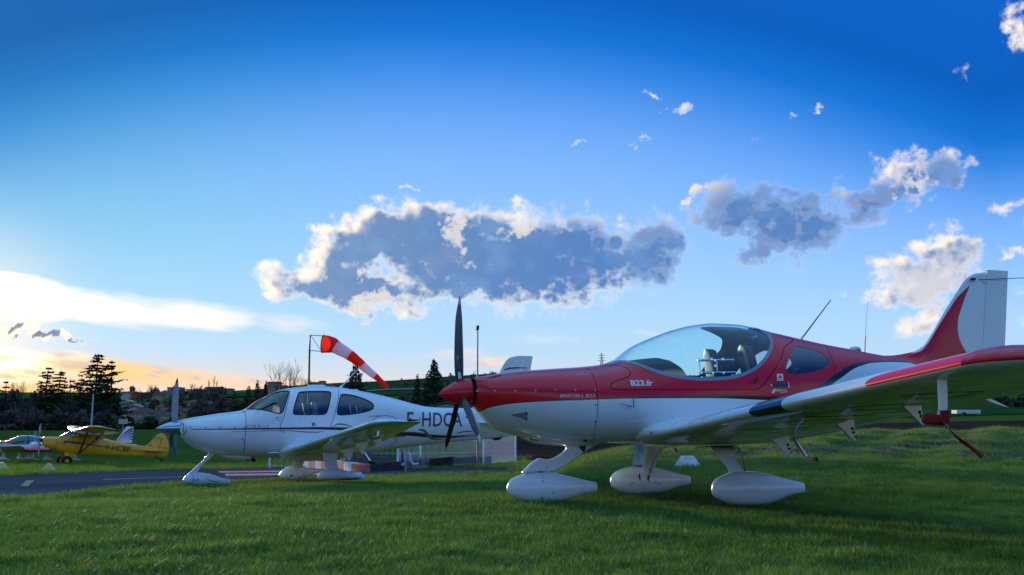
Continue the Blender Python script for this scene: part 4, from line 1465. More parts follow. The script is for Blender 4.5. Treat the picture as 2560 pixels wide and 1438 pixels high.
def pants(u, v, parent, scale=1.0, name='wheel_fairing', z=0.0, mat_=PW):
    rel = pant_rel.copy()
    A = rel[np.argsort(rel[:, 0])]
    f = [pchip(A[:, 0], A[:, k]) for k in (1, 2, 3)]
    x0_, x1_ = A[0, 0], A[-1, 0]
    # nose of the fairing rounds off: finer spacing forward
    q = x1_ - (x1_ - x0_) * (np.linspace(0, 1, 40) ** 1.6)
    secs = [(u + x * scale, v, z + float(f[0](x)) * scale, z + float(f[1](x)) * scale, float(f[2](x)) * scale) for x in q]
    return blob_body(name, secs, mat_, parent, 36, 2.25)


def tyre(u, v, z, r, wd, parent, nm='tyre', fr=None):
    return MB().lathe([(-wd, r * .55), (-wd, r * .8), (-wd * .6, r * .97), (0, r), (wd * .6, r * .97), (wd, r * .8), (wd, r * .55)], (u, v, z), (0, 1, 0), 28).build(nm, RUBBER, parent)


un = uz(1345.5, 1224, .05)[0]
o = pants(un, 0.0, br)
tyre(un - 0.02, 0, 0.135, 0.165, 0.05, o)
screws2 = mat('fairing_screw', (0.05, 0.05, 0.06), .4)


def dots(fr, pts, v, r, parent, nm='screw'):
    me0 = None
    for (px, py) in pts:
        p = fr.L(px, py, v)
        if me0 is None:
            o_ = MB().lathe([(0, r), (r * .6, r * .8), (r * .6, 0)], (0, 0, 0), (0, 1, 0), 8).build(nm, screws2, parent); me0 = o_.data
        else:
            o_ = bpy.data.objects.new(nm, me0); link(o_, parent)
        o_.location = p


dots(BF, [(1357, 1202), (1335.5, 1225.5), (1353.5, 1236), (1383, 1231.5), (1352, 1255)], 0.118, 0.006, o)
dots(BF, [(1355.5, 1245.5)], 0.110, 0.010, o, 'tow_pin')
sm = []
for k in range(21):
    q = BF.L(1357.5, 1183 + 76 * k / 20, 0.0); j_ = int(np.argmin(np.abs(pant_rel[:, 0] + un - q[0])))
    zt_, zb__, hw__ = pant_rel[j_, 1], pant_rel[j_, 2], pant_rel[j_, 3]
    tq = min(.98, abs(2 * (q[2] - (zt_ + zb__) / 2) / (zt_ - zb__)))
    sm.append((BF.L(1357.5, 1183 + 76 * k / 20, .1)[0], hw__ * (1 - tq ** 2.25) ** (1 / 2.25) + .0015, BF.L(1357.5, 1183 + 76 * k / 20, .1)[2]))
MB().tube(sm, .0016, 4).build('seam', GAP, o)
# nose leg: broad swept fairing with a forward hooked foot
leg_out = [(1308, 1181.5), (1316, 1172), (1330, 1158), (1343, 1148.5), (1351, 1146), (1358, 1147.5), (1370, 1149.5), (1382, 1147), (1398, 1139), (1412, 1129), (1418, 1120), (1418, 1110), (1470, 1105), (1500, 1106), (1490, 1112), (1462, 1131), (1436, 1149), (1412, 1165), (1395, 1174), (1380, 1179.5), (1350, 1180.5), (1325, 1183)]
lo = closed_curve([BF.L(px, py, 0.03)[[0, 2]] for px, py in leg_out], 4)


def slab(name, poly, v, th, m_, parent, edge=0.6):
    """An outline in the side plane given rounded thickness about v."""
    c = poly.mean(0); n = len(poly)
    # inward offset by local normals
    d = np.roll(poly, -1, 0) - np.roll(poly, 1, 0); nrm = np.stack([-d[:, 1], d[:, 0]], 1); nrm /= np.linalg.norm(nrm, axis=1, keepdims=True) + 1e-9
    area = 0.5 * np.sum(poly[:, 0] * np.roll(poly[:, 1], -1) - np.roll(poly[:, 0], -1) * poly[:, 1])
    if area < 0: nrm = -nrm
    rings = []
    for (off_, y) in ((0.022 * edge, -th), (0.006 * edge, -th * .7), (0, 0), (0.006 * edge, th * .7), (0.022 * edge, th)):
        q = poly + nrm * off_
        rings.append([(p[0], v + y, p[1]) for p in q])
    V = [p for r in rings for p in r]; Fc = []
    for i in range(4):
        for j in range(n):
            Fc.append((i * n + j, i * n + (j + 1) % n, (i + 1) * n + (j + 1) % n, (i + 1) * n + j))
    b = MB(); b.add(V, Fc)
    from mathutils.geometry import tessellate_polygon
    tri = tessellate_polygon([[Vector((p[0], p[2], 0)) for p in rings[0]]])
    b.add(rings[0], [tuple(t_) for t_ in tri]); b.add(rings[4], [tuple(t_)[::-1] for t_ in tri])
    o_ = b.build(name, m_, parent, auto=0, smooth=False)
    bm = bmesh.new(); bm.from_mesh(o_.data); bmesh.ops.remove_doubles(bm, verts=bm.verts, dist=1e-5); bmesh.ops.recalc_face_normals(bm, faces=bm.faces); bm.to_mesh(o_.data); bm.free()
    o_.data.polygons.foreach_set('use_smooth', [True] * len(o_.data.polygons)); o_.data.set_sharp_from_angle(angle=radians(50))
    return o_


lg = slab('nose_leg', lo, 0.0, 0.045, PW, br)
dots(BF, [(1440, 1135), (1367, 1167.5), (1479, 1114)], 0.05, 0.006, lg)
MB().tube([BF.L(1444, 1110, .055), BF.L(1456, 1122, .055), BF.L(1461, 1128, .055)], 0.012, 8).build('shock_strut', GAP, lg)


def leg(name, path, m_, parent, n=20):
    """path: (u_lead, v, z, chord, thickness); elliptical leaf."""
    A = np.array(path, float); t_ = np.linspace(0, 1, len(A)); T_ = np.linspace(0, 1, 16)
    f = [pchip(t_, A[:, k]) for k in range(5)]
    P = []
    for q in T_:
        u, v, z, c, th = (float(g_(q)) for g_ in f)
        P.append([(u - c / 2 + c / 2 * cos(a), v + th * sin(a), z) for a in np.linspace(0, 2 * pi, n, endpoint=False)])
    return lofted(name, np.array(P), m_, parent, auto=60)


DN, DF_ = 0.70, -0.74
for v_, a, b_ in ((DN, 1780, 2010), (DF_, 1526, 1726)):
    ua, ub_ = BF.L(a, 1230, v_)[0], BF.L(b_, 1230, v_)[0]
    span = ua - ub_
    sc_ = span / (p0[:, 0].max() - p0[:, 0].min())
    uc = ua - (p0[:, 0].max() - p0[6, 0]) * sc_
    o = pants(uc, v_, br, sc_)
    tyre(uc - 0.02, v_, 0.14, 0.165, 0.05, o)
    if v_ > 0:
        P_ = [(1775, 1117, .30), (1786, 1130, .42), (1800, 1148, .53), (1815, 1166, .62), (1822, 1180, .66), (1824, 1186, .665)]
        cs_ = [0.30, 0.20, 0.155, 0.14, 0.14, 0.14]
        u_off = 0
        path = []
        for (px, py, v), c in zip(P_, cs_):
            q = BF.L(px, py, v); path.append((q[0], v, q[2], c, 0.022))
        leg('main_leg', path, PW, br)
        MB().tube([BF.L(1846, 1118, .38), BF.L(1848, 1128, .44), BF.L(1853, 1140, .50), BF.L(1858, 1160, .58), BF.L(1862, 1178, .64)], 0.006, 6).build('brake_line', RUBBER, br)
        raw('gear_cover', [(BF.L(1765, 1117, .3)[0], .2, BF.L(1765, 1118.5, .3)[2]), (BF.L(1835, 1117, .3)[0], .2, BF.L(1765, 1118.5, .3)[2]), (BF.L(1835, 1117, .3)[0], .42, BF.L(1765, 1119, .3)[2] + .02), (BF.L(1765, 1117, .3)[0], .42, BF.L(1765, 1119, .3)[2] + .02)], [(0, 1, 2, 3)], GAP, br)
        dots(BF, [(1881, 1243)], v_ + .115, 0.008, o)
    else:
        P_ = [(1620, 1117, -.30), (1616, 1130, -.44), (1611, 1150, -.55), (1607, 1170, -.63), (1604, 1190, -.655), (1603, 1203, -.66)]
        path = []
        for (px, py, v), c in zip(P_, [0.19, 0.16, 0.14, 0.13, 0.125, 0.12]):
            q = BF.L(px, py, v); path.append((q[0], v, q[2], c, 0.022))
        leg('main_leg', path, PW, br)
        MB().tube([BF.L(1643, 1118, -.36), BF.L(1640, 1140, -.50), BF.L(1629, 1165, -.6), BF.L(1622, 1190, -.64)], 0.006, 6).build('brake_line', RUBBER, br)
        dots(BF, [(1577, 1213), (1582, 1207.5), (1593.5, 1192), (1624, 1192), (1640, 1205.5), (1647, 1210.5)], v_ + .12, 0.007, o)
        raw('leg_slot', [BF.L(1597, 1185, v_ + .127), BF.L(1600, 1184, v_ + .127), BF.L(1602, 1202, v_ + .127), BF.L(1598, 1199, v_ + .127)], [(0, 1, 2, 3)], GAP, o)
        raw('leg_slot', [BF.L(1619, 1187, v_ + .127), BF.L(1622, 1187, v_ + .127), BF.L(1623, 1205, v_ + .127), BF.L(1618.5, 1200, v_ + .127)], [(0, 1, 2, 3)], GAP, o)

# -------- wings
V0, V1 = 0.50, 4.42
rootp, tipp = BF.L(1640, 1083, 0.6), BF.L(2402, 908, 4.30)
dz = (tipp[2] - rootp[2]) / (4.30 - 0.6)
ule = lambda v: rootp[0] + (tipp[0] - rootp[0]) * (v - 0.6) / 3.7
zle = lambda v: rootp[2] + dz * (v - 0.6)
CH0, CH1 = 1.36, 1.10
chord = lambda v: CH0 + (CH1 - CH0) * (v - 0.5) / 3.9
main = naca(0.132, 0.026, 0.35, 30, 0.0, 0.755); flapP = naca(0.132, 0.026, 0.35, 12, 0.765, 1.0)


def wing(side):
    nm = 'wing'
    secs = [(side * v, ule(v), zle(v), chord(v), 1.0, 0.018) for v in (0.30, 0.9, 1.6, 2.4, 3.2, 4.0, 4.30)]
    P = wing_pts(secs, main, 90)
    s_ = grid_surf(P, wrap_v=True)
    if side > 0:
        # navy and red bands wrapped round the leading edge
        def bd(pts): return np.array(pts)
        # in (v, distance aft of the leading edge) space
        def aftd(P_): return np.stack([P_[:, 1], np.array([rootp[0] + (tipp[0] - rootp[0]) * (v - .6) / 3.7 for v in P_[:, 1]]) - P_[:, 0]], 1)
        e1 = closed_curve([(2.10, -.1), (2.18, .0), (2.20, 0.10), (2.28, 0.30), (2.48, 0.52), (2.78, 0.42), (2.66, 0.22), (2.60, 0.05), (2.62, -.05), (2.62, -0.12)], 6)
        s_.paint(lambda P_: poly_sdf(aftd(P_), e1), 2)
        e2 = closed_curve([(3.50, -.01), (3.62, .10), (3.95, .24), (4.9, .34), (4.9, -.3), (3.50, -.10)], 6)
        s_.paint(lambda P_: np.maximum(poly_sdf(aftd(P_), e2), np.array([zle(v) for v in P_[:, 1]]) - 0.012 - P_[:, 2]), 1)
    s_.N = [n * 1 for n in s_.N]
    w_o = s_.build(nm, [PW, PR, PN], br)
    # raked tip
    tips = []
    for (v, back_, tk) in ((4.30, 0, 1.0), (4.36, .015, .97), (4.42, .05, .88), (4.47, .10, .72), (4.51, .17, .5), (4.535, .25, .25), (4.54, .30, .05)):
        tips.append((side * v, ule(4.30) - back_ * 1.3, zle(v) - (0.0) + 0.012 * (v - 4.3), CH1 - back_ * 1.3, tk, 0.018))
    Pt = wing_pts(tips, naca(0.132, 0.026, 0.35, 30), 14)
    st_ = grid_surf(Pt)
    st_.paint(lambda P_: np.array([zle(abs(v)) for v in P_[:, 1]]) - 0.012 - P_[:, 2], 1)
    st_.build('wing_tip', [PW, PR], w_o)
    # flap and aileron
    for (a, b__, nm2, dfl) in ((0.62, 2.36, 'flap', 0.06), (2.38, 4.28, 'aileron', 0.0)):
        sf = [(side * v, ule(v), zle(v) - (0.002), chord(v), 1.0, 0.018) for v in np.linspace(a, b__, 6)]
        lofted(nm2, wing_pts(sf, flapP, 8), PW, w_o)
    # rear spar closing strip
    return w_o


wl = wing(1)
wr = wing(-1)
# root fairing blending the wing into the fuselage
Pf = []
for i, v in enumerate(np.linspace(0.35, 0.82, 14)):
    f = i / 13
    g_ = (1 - f) ** 2
    c = chord(v) * (1 + 0.16 * g_); le = ule(v) + 0.13 * g_
    pr = naca(0.132 + 0.06 * g_, 0.026, 0.35, 30)
    ct, st2 = cos(0.018), sin(0.018)
    Pf.append(np.stack([le - (pr[:, 0] * c * ct), np.full(len(pr), v), zle(v) - pr[:, 0] * c * st2 + pr[:, 1] * c + 0.035 * g_], 1))
lofted('root_fairing', np.array(Pf), PW, br, cap=False, auto=70)
# white fuselage to wing walk edge line
ribbon(bb, BF, [(1560, 1052), (1580, 1045), (1620, 1040)], 0.002, SEAL, 'seam', br, .001)
MB().tube([BF.L(1656, 1078, .62), BF.L(1695, 1070, .74), BF.L(1729, 1062, .86)], 0.006, 6).build('stall_strip', GAP, wl)
MB().box(*sorted((U(1625, v=.58), U(1636, v=.58))), 0.56, 0.60, uz(1630, 1082, .58)[1] - .006, uz(1630, 1081, .58)[1] + .006).build('static_port', METAL, br)

# rivet lines on the underside
rv = MB()


def under(v, x):
    """Point on the lower skin at span v and chord fraction x."""
    c = chord(v)
    i = np.interp(x, main[:30, 0][::-1], main[:30, 1][::-1])
    return np.array([ule(v) - (x * cos(.018) + i * sin(.018)) * c, v, zle(v) + (i * cos(.018) - x * sin(.018)) * c])


for x_ in (0.22, 0.235, 0.52, 0.74):
    for v in np.arange(0.95, 4.25, 0.055):
        rv.lathe([(0, .0038), (-.0022, 0)], under(v, x_), (0, 0, 1), 5)
rv.build('rivets', mat('rivet_light', (.55, .56, .58), .35), wl, kind='stuff')
# underwing registration marks: dark rings and bars
UW = mat('underwing_black', (0.004, 0.004, 0.005), 0.3, coat=.8)


def ring_under(name, v0, v1, x0_, x1_, wd):
    V, n = [], 40
    for k in range(n):
        a = 2 * pi * k / n
        for s__ in (1.0, 1 - wd):
            v = (v0 + v1) / 2 + (v1 - v0) / 2 * s__ * math.copysign(abs(cos(a)) ** .8, cos(a))
            x = (x0_ + x1_) / 2 + (x1_ - x0_) / 2 * (1 - (1 - s__) * 1.0) * math.copysign(abs(sin(a)) ** .8, sin(a))
            p = under(v, x); p[2] -= 0.003
            V.append(p)
    raw(name, V, [(2 * k, 2 * ((k + 1) % n), 2 * ((k + 1) % n) + 1, 2 * k + 1) for k in range(n)], UW, wl)


def bar_under(name, v0, v1, x0_, x1_):
    V = []
    n = 8
    for k in range(n + 1):
        x = x0_ + (x1_ - x0_) * k / n
        for v in (v0, v1):
            p = under(v, x); p[2] -= 0.003; V.append(p)
    raw(name, V, [(2 * k, 2 * k + 1, 2 * k + 3, 2 * k + 2) for k in range(n)], UW, wl)


ring_under('registration_mark', 2.72, 3.06, 0.27, 0.72, 0.36)
bar_under('registration_mark', 2.30, 2.40, 0.27, 0.72)
ring_under('registration_mark', 1.82, 2.16, 0.27, 0.72, 0.36)
bar_under('registration_mark', 1.44, 1.54, 0.27, 0.72)
ring_under('registration_mark', 3.3, 3.62, 0.27, 0.72, 0.36)


# hinge brackets
def bracket(px0, py0, px1, py1, px2, py2, v, parent, fr=BF):
    a, b_, c = fr.L(px0, py0, v), fr.L(px1, py1, v), fr.L(px2, py2, v)
    out = []
    for p, q in ((a, c), (c, c), (b_, b_)):
        pass
    V = []
    for s_ in (-0.012, 0.012):
        V += [a + [0, s_, 0.03], b_ + [0, s_, 0.03], b_ * .12 + c * .88 + [0, s_, 0], c + [-0.005, s_, -.006], c * .9 + a * .1 + [0, s_, -.01]]
    b = MB(); b.add(V, [(0, 1, 2, 3, 4), (9, 8, 7, 6, 5)] + [(i, (i + 1) % 5, 5 + (i + 1) % 5, 5 + i)[::-1] for i in range(5)])
    o_ = b.build('hinge_bracket', PW, parent, auto=30)
    for f, r in ((0.30, .012), (0.52, .012), (0.76, .008)):
        q = (b_ * .8 + a * .2) * (1 - f) + c * f
        MB().lathe([(0, 0), (0, r), (-.003, r)], q + [0, .0135, 0], (0, 1, 0), 10).build('bracket_hole', GAP, o_)
    return o_


bracket(1930, 1108, 1972, 1098, 1977, 1142, 1.10, wl)
bracket(2092, 1070, 2132, 1056, 2138, 1102, 2.05, wl)
bracket(2258, 1028, 2300, 1016, 2307, 1061, 2.95, wl)
q0 = BF.L(1668, 1116, -.9)
bracket(1670, 1118, 1690, 1118, 1692, 1134, -1.1, wr)
# entry step
root_ = bpy.data.objects.new('entry_step', None); link(root_, br)
MB().tube([BF.L(1984, 1096, .62), BF.L(1988, 1102, .64), BF.L(2018, 1146, .78)], 0.015, 10).build('step_tube', METAL, root_)
MB().tube([BF.L(2017, 1145, .78), BF.L(2024, 1147.5, .84), BF.L(2037, 1148, .98), BF.L(2043, 1149, 1.0)], [0.013, 0.014, 0.014, 0.020], 10).build('foot_rest', RUBBER, root_)
# pitot mast
pv = 4.02
pm = bpy.data.objects.new('pitot_probe', None); link(pm, br)
pa, pb, pc_ = BF.L(2355, 944, pv), BF.L(2357, 990, pv), BF.L(2358, 1030, pv)
P = []
for (p, c) in ((pa + [0, 0, .03], .062), (pa, .062), (pb, .060), (pc_, .056)):
    P.append([(p[0] + c / 2 * cos(a), p[1] + .012 * sin(a), p[2]) for a in np.linspace(0, 2 * pi, 14, endpoint=False)])
lofted('mast', np.array(P), PW, pm)
P = []
for (px, py, r) in ((2305, 1048, .012), (2307, 1048, .024), (2316, 1047.5, .028), (2340, 1049, .030), (2356, 1048, .033), (2368, 1046, .033), (2371, 1046, .02)):
    p = BF.L(px, py, pv)
    P.append([(p[0], p[1] + r * .55 * cos(a), p[2] + r * sin(a)) for a in np.linspace(0, 2 * pi, 14, endpoint=False)])
cover = lofted('pitot_cover', np.array(P), RED_FAB, pm)
P = []
for (px, py, c) in ((2359, 1026, .066), (2360, 1036, .07), (2360, 1046, .074)):
    p = BF.L(px, py, pv)
    P.append([(p[0] + c / 2 * cos(a), p[1] + .02 * sin(a), p[2]) for a in np.linspace(0, 2 * pi, 14, endpoint=False)])
lofted('cover_sleeve', np.array(P), RED_FAB, cover)
raw('cover_tag', [BF.L(2343, 1026, pv + .02), BF.L(2350, 1026, pv + .02), BF.L(2350, 1037, pv + .02), BF.L(2343, 1037, pv + .02)], [(0, 1, 2, 3)], DECAL_W, cover)
rb_pts = [((2353, 1053), (2362, 1053)), ((2362, 1063), (2368, 1061)), ((2372, 1073), (2376, 1071)), ((2375.5, 1076.5), (2376.5, 1075.5)), ((2384, 1089), (2388, 1086)), ((2402, 1106), (2409, 1101)), ((2426, 1124), (2433, 1118)), ((2452, 1147), (2461, 1141))]
V = []
for k, (a, b_) in enumerate(rb_pts):
    dv = 0.03 * sin(k * 1.1)
    V += [BF.L(*a, pv + .02 + dv), BF.L(*b_, pv + .02 - dv)]
rbn = raw('warning_ribbon', V, [(2 * i, 2 * i + 1, 2 * i + 3, 2 * i + 2) for i in range(len(rb_pts) - 1)], RED_FAB, cover, smooth=True)
md = rbn.modifiers.new('thick', 'SOLIDIFY'); md.thickness = 0.002
for k in range(6):
    f = k / 6
    c = BF.L(2360 + 12.5 * f, 1057 + 14 * f, pv + .028)
    MB().box(c[0] - .004, c[0] + .004, c[1], c[1] + .001, c[2] - .004, c[2] + .004).build('ribbon_print', DECAL_W, rbn)

# -------- tail
fin_out = [(2202, 889.5), (2230, 889), (2253, 886), (2286, 879), (2307, 866), (2325, 841), (2361, 779), (2398, 720), (2410, 702), (2423, 691), (2437, 684), (2459, 680.6), (2463, 680.4)]
rud_out_top = [(2464, 680.4), (2519.5, 678)]
fin_le = [BF.L(px, py, 0)[[0, 2]] for px, py in fin_out]
hinge_t, hinge_b = BF.L(2463, 680.4, 0)[[0, 2]], BF.L(2448, 925, 0)[[0, 2]]
te_t, te_b = BF.L(2519.5, 678, 0)[[0, 2]], BF.L(2509, 934, 0)[[0, 2]]
fpoly = [tuple(p) for p in fin_le]
fpoly_np = np.array(fpoly + [tuple(hinge_b), tuple(BF.L(2440, 940, 0)[[0, 2]]), tuple(BF.L(2210, 905, 0)[[0, 2]])])


def fin_surface(le_pts, te_a, te_b, n=40, m_=18, th=0.055, hinge_frac=None):
    """Symmetric surface by rows of constant height between a leading line and a trailing line."""
    le_pts = np.array(le_pts); z0, z1 = te_b[1], te_a[1]
    o = np.argsort(le_pts[:, 1]); fle = pchip(le_pts[o, 1] + np.arange(len(o)) * 1e-6, le_pts[o, 0])
    P = []
    for z in np.linspace(z0, z1, n):
        a = float(fle(z)); f = (z - te_b[1]) / (te_a[1] - te_b[1]); b_ = te_b[0] + (te_a[0] - te_b[0]) * f
        row = []
        for k in range(m_ * 2):
            t_ = k / (m_ * 2) * 2 * pi
            x = (1 - cos(t_)) / 2
            y = th * (1.1 * math.sqrt(max(x, 0)) * (1 - x) * 1.6 + 0.03) * (1 if sin(t_) >= 0 else -1) if 0 < x < 1 else 0
            row.append((a + (b_ - a) * x, y, z))
        P.append(row)
    return np.array(P)


le_all = [p for p in fin_le[3:]]
# fin: thickness from an open aerofoil ending blunt at the hinge
zs = np.linspace(BF.L(2448, 925, 0)[2], hinge_t[1], 54)
le_arr = np.array([BF.L(2250, 935, 0)[[0, 2]], BF.L(2250, 915, 0)[[0, 2]], BF.L(2262, 892, 0)[[0, 2]]] + fin_le[3:])
fle = pchip(le_arr[:, 1] + np.arange(len(le_arr)) * 1e-7, le_arr[:, 0])
P = []
for z in zs:
    f = (z - hinge_b[1]) / (hinge_t[1] - hinge_b[1]); hb = hinge_b[0] + (hinge_t[0] - hinge_b[0]) * f
    a = float(fle(z)); tb = te_b[0] + (te_t[0] - te_b[0]) * (z - te_b[1]) / (te_t[1] - te_b[1])
    full = a - tb; x1_ = (a - hb) / full
    pr = naca(0.085, 0.0001, .4, 26, 0, 1.0)
    xx = (1 - np.cos(np.linspace(0, pi / 1.0, 22))) / 2 * x1_
    yt = 5 * 0.085 * (0.2969 * np.sqrt(xx) - 0.1260 * xx - 0.3516 * xx**2 + 0.2843 * xx**3 - 0.1036 * xx**4) * min(full, 0.9)
    low_ = [(a - x * full, -y, z) for x, y in zip(xx[::-1], yt[::-1])]; up_ = [(a - x * full, y, z) for x, y in zip(xx[1:], yt[1:])]
    P.append(low_ + up_)
fs = grid_surf(np.array(P))
redp = np.array([BF.L(px, py, 0)[[0, 2]] for px, py in ((2423, 711), (2410, 740), (2398, 772), (2390, 797), (2388, 823), (2392, 848), (2400, 866), (2412, 884), (2430, 905), (2460, 960), (2180, 960), (2180, 900), (2240, 893), (2300, 878.5), (2320, 856), (2340, 822), (2365, 782), (2390, 744))])
fs.paint(lambda P_: poly_sdf(P_[:, [0, 2]], redp), 1)
fs.build('fin', [PW, PR], br)
P = []
for z in np.linspace(te_b[1], te_t[1], 30):
    f = (z - hinge_b[1]) / (hinge_t[1] - hinge_b[1]); hb = hinge_b[0] + (hinge_t[0] - hinge_b[0]) * f - 0.008
    tb = te_b[0] + (te_t[0] - te_b[0]) * (z - te_b[1]) / (te_t[1] - te_b[1])
    P.append([(hb, -.020, z), (hb - .02, -.025, z), (tb, -.003, z), (tb, .003, z), (hb - .02, .025, z), (hb, .020, z)])
lofted('rudder', np.array(P), PW, br, auto=35)
# dorsal fillet from spine to fin
V = []
dors = [(2202, 889.2), (2230, 889), (2253, 886), (2286, 879), (2300, 871), (2307, 866)]
V = []
for k, (px, py) in enumerate(dors):
    p = BF.L(px, py, 0); hwid = 0.004 + 0.006 * k
    zb_ = float(Bt(p[0])) - 0.03
    V += [(p[0], 0, p[2]), (p[0], hwid, (p[2] * .6 + zb_ * .4)), (p[0], 0.09 + hwid, zb_), (p[0], -hwid, (p[2] * .6 + zb_ * .4)), (p[0], -0.09 - hwid, zb_)]
Fc = []
for k in range(len(dors) - 1):
    a = 5 * k; b_ = a + 5
    Fc += [(a, b_, b_ + 1, a + 1), (a + 1, b_ + 1, b_ + 2, a + 2), (a, a + 3, b_ + 3, b_), (a + 3, a + 4, b_ + 4, b_ + 3)]
raw('dorsal_fillet', V, Fc, PR, br, smooth=True)
# tailplane
su, sz = U(2440, v=0), BF.L(2430, 985, 0.3)[2] + 0.02
hz = BF.L(2480, 1016, 1.25)[2]
teu, tez = BF.L(2527, 1022, 1.15)[0], BF.L(2527, 1022, 1.15)[2]
hz = tez + .105
for sd in (1, -1):
    lev = [(sd * v, teu + .70 - .06 * v, hz, .72 - .06 * v, 1.0, 0.0) for v in (.02, .4, .8, 1.12)] + [(sd * 1.19, teu + .56, hz, .56, .6, 0.0), (sd * 1.23, teu + .44, hz, .44, .1, 0.0)]
    tl_ = lofted('tailplane', wing_pts(lev, naca(.10, .0001, .4, 16, 0, .56), 16), PW, br)
    el_ = [(sd * v, teu + .31 + (.02 if v > 1.1 else 0), hz - .004, .31 * (1 if v < 1.1 else .93), 1.0, .32) for v in (.02, .4, .8, 1.14, 1.19)]
    lofted('elevator', wing_pts(el_, naca(.09, .0001, .2, 14), 12), PW, tl_)
blob_body('tail_cone', resample([(u_tail + .02, 0, float(Bt(u_tail)) + .004, float(Bb(u_tail)) - .004, .048), (u_tail - .04, 0, float(Bt(u_tail)) - .01, float(Bb(u_tail)) + .01, .04), (u_tail - .09, 0, float(Bt(u_tail)) - .05, float(Bb(u_tail)) + .05, .012)], 8), PW, br, 20)
# aerials
MB().tube([BF.L(2002, 851, 0), BF.L(2008, 840, 0)], [0.016, 0.007], 8).build('aerial_base', METAL, br)
MB().tube([BF.L(2005, 846, 0), BF.L(2077, 750, 0)], [0.008, 0.005], 8).build('aerial', mat('aerial_grey', (.10, .13, .18), .5), br)
MB().tube([BF.L(2162, 882, 0), BF.L(2163.5, 840, 0)], 0.008, 8).build('aerial_base', METAL, br)
MB().tube([BF.L(2163.5, 840, 0), BF.L(2170, 746, 0)], [.0028, .0015], 6).build('aerial', METAL, br)
pk = BF.L(2138, 874, 0)
blob_body('beacon', resample([(pk[0] + x, 0, pk[2] + .01 + h, pk[2] - .03, wv_) for x, h, wv_ in ((-.065, -.02, .01), (-.05, .008, .03), (0, .022, .045), (.05, .01, .03), (.065, -.02, .01))], 12), METAL, br, 16)
MB().tube([BF.L(2448, 699.5, 0.03), BF.L(2585, 694, .12)], 0.004, 6).build('trailing_wire', GAP, br)
MB().box(*sorted((U(2443), U(2454))), 0.02, 0.035, BF.L(2448, 702, 0)[2], BF.L(2448, 697, 0)[2]).build('wire_clip', GAP, br)
dots(BF, [(2424, 703), (2428.5, 703), (2435, 703), (2459, 705), (2464, 708)], .03, .006, br)


# ================================================================== THE WHITE TOURING AIRCRAFT
CF = Frame(-4.70, 19.95, 0, 22.0)
gz0 = CAM_H - (1199 - 1065) / F * 19.6
CF = Frame(-4.70, 19.95, gz0, 22.0)
ci = thing('touring_aircraft', 'white four seat low wing aircraft with gold and black stripes, parked on the tarmac beyond', 'airplane', CF.o, CF.rz)
c_top = [(451, 1050), (490, 1043), (545, 1034.6), (607, 1025.6), (615, 1021.5), (637, 1005), (666, 990), (696, 977), (725, 970.5), (776, 966), (802, 966), (850, 969.5), (894, 977), (938, 985.5), (986, 997), (1034, 1010), (1067, 1017), (1114, 1020), (1151, 1020.5), (1200, 1023), (1292, 1040)]
c_bot = [(451, 1089), (461, 1103.6), (475.5, 1114.6), (497.5, 1125.7), (523, 1133.7), (552.6, 1139), (600, 1143), (637, 1144.5), (710, 1145.5), (839, 1146), (916, 1135), (1004, 1120), (1114.5, 1106.6), (1188, 1100), (1258, 1092.6), (1292, 1086)]
Ct, Cb_ = CF.prof(c_top), CF.prof(c_bot)
UC = lambda px, py=1070, v=0.0: CF.L(px, py, v)[0]
Chw = pchip([UC(p) for p in (1292, 1200, 1100, 1000, 920, 850, 760, 680, 610, 550, 490, 465, 451)], [0.05, 0.13, 0.25, 0.40, 0.52, 0.61, 0.65, 0.64, 0.60, 0.54, 0.44, 0.35, 0.24])
Czc = CF.prof([(451, 1069), (520, 1080), (600, 1078), (700, 1072), (800, 1068), (900, 1062), (1000, 1060), (1150, 1062), (1292, 1063)])
Cnt = pchip([UC(p) for p in (1292, 1000, 850, 700, 610, 500, 451)], [2.0, 2.1, 2.3, 2.2, 2.3, 2.3, 2.0])
Cnb = pchip([UC(p) for p in (1292, 1000, 800, 600, 451)], [2.0, 2.3, 2.7, 2.5, 2.0])
cb = Body(Ct, Cb_, Chw, Czc, Cnt, Cnb)
csk = cb.surf(UC(1292), UC(451), 190, 100)


def cz(x, y): return 380 + x / 2.7234, 920 + y / 2.7219


def cpts(L_): return [cz(x, y) for x, y in L_]


ws = outline(cb, CF, cpts([(636, 280), (690, 235), (760, 192), (830, 166), (900, 153), (930, 156), (934, 168), (922, 215), (905, 270), (890, 305), (868, 314), (840, 310), (770, 292), (700, 284)]), 5)
dw = outline(cb, CF, cpts([(995, 172), (1018, 160), (1100, 156), (1195, 157), (1218, 165), (1220, 185), (1206, 262), (1192, 305), (1170, 320), (1100, 321), (990, 321), (962, 316), (958, 300), (972, 240)]), 5)
rw_ = outline(cb, CF, cpts([(1283, 185), (1300, 176), (1360, 182), (1430, 202), (1490, 230), (1512, 258), (1500, 285), (1450, 303), (1380, 316), (1300, 323), (1268, 321), (1257, 306), (1262, 270), (1272, 225)]), 5)
wins = [ws, dw, rw_]
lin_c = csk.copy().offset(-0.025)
wnames = ['windshield', 'door_window', 'side_window']
for poly, nm in zip(wins, wnames):
    for sd in (1, -1):
        fn = (lambda poly, sd: lambda P: np.maximum(poly_sdf(P[:, [0, 2]], poly), -sd * P[:, 1]))(poly, sd)
        g_ = csk.take(fn)
        if not g_.F: continue
        rim = g_.copy().take((lambda poly: lambda P: -(poly_sdf(P[:, [0, 2]], poly) + 0.022))(poly))
        go_ = g_.offset(-0.004).build(nm, GL_MID if nm != 'side_window' else GL_DARK, ci)
        rim.offset(0.001).build('window_rim', GAP, go_)
csk.build('fuselage', PW, ci)
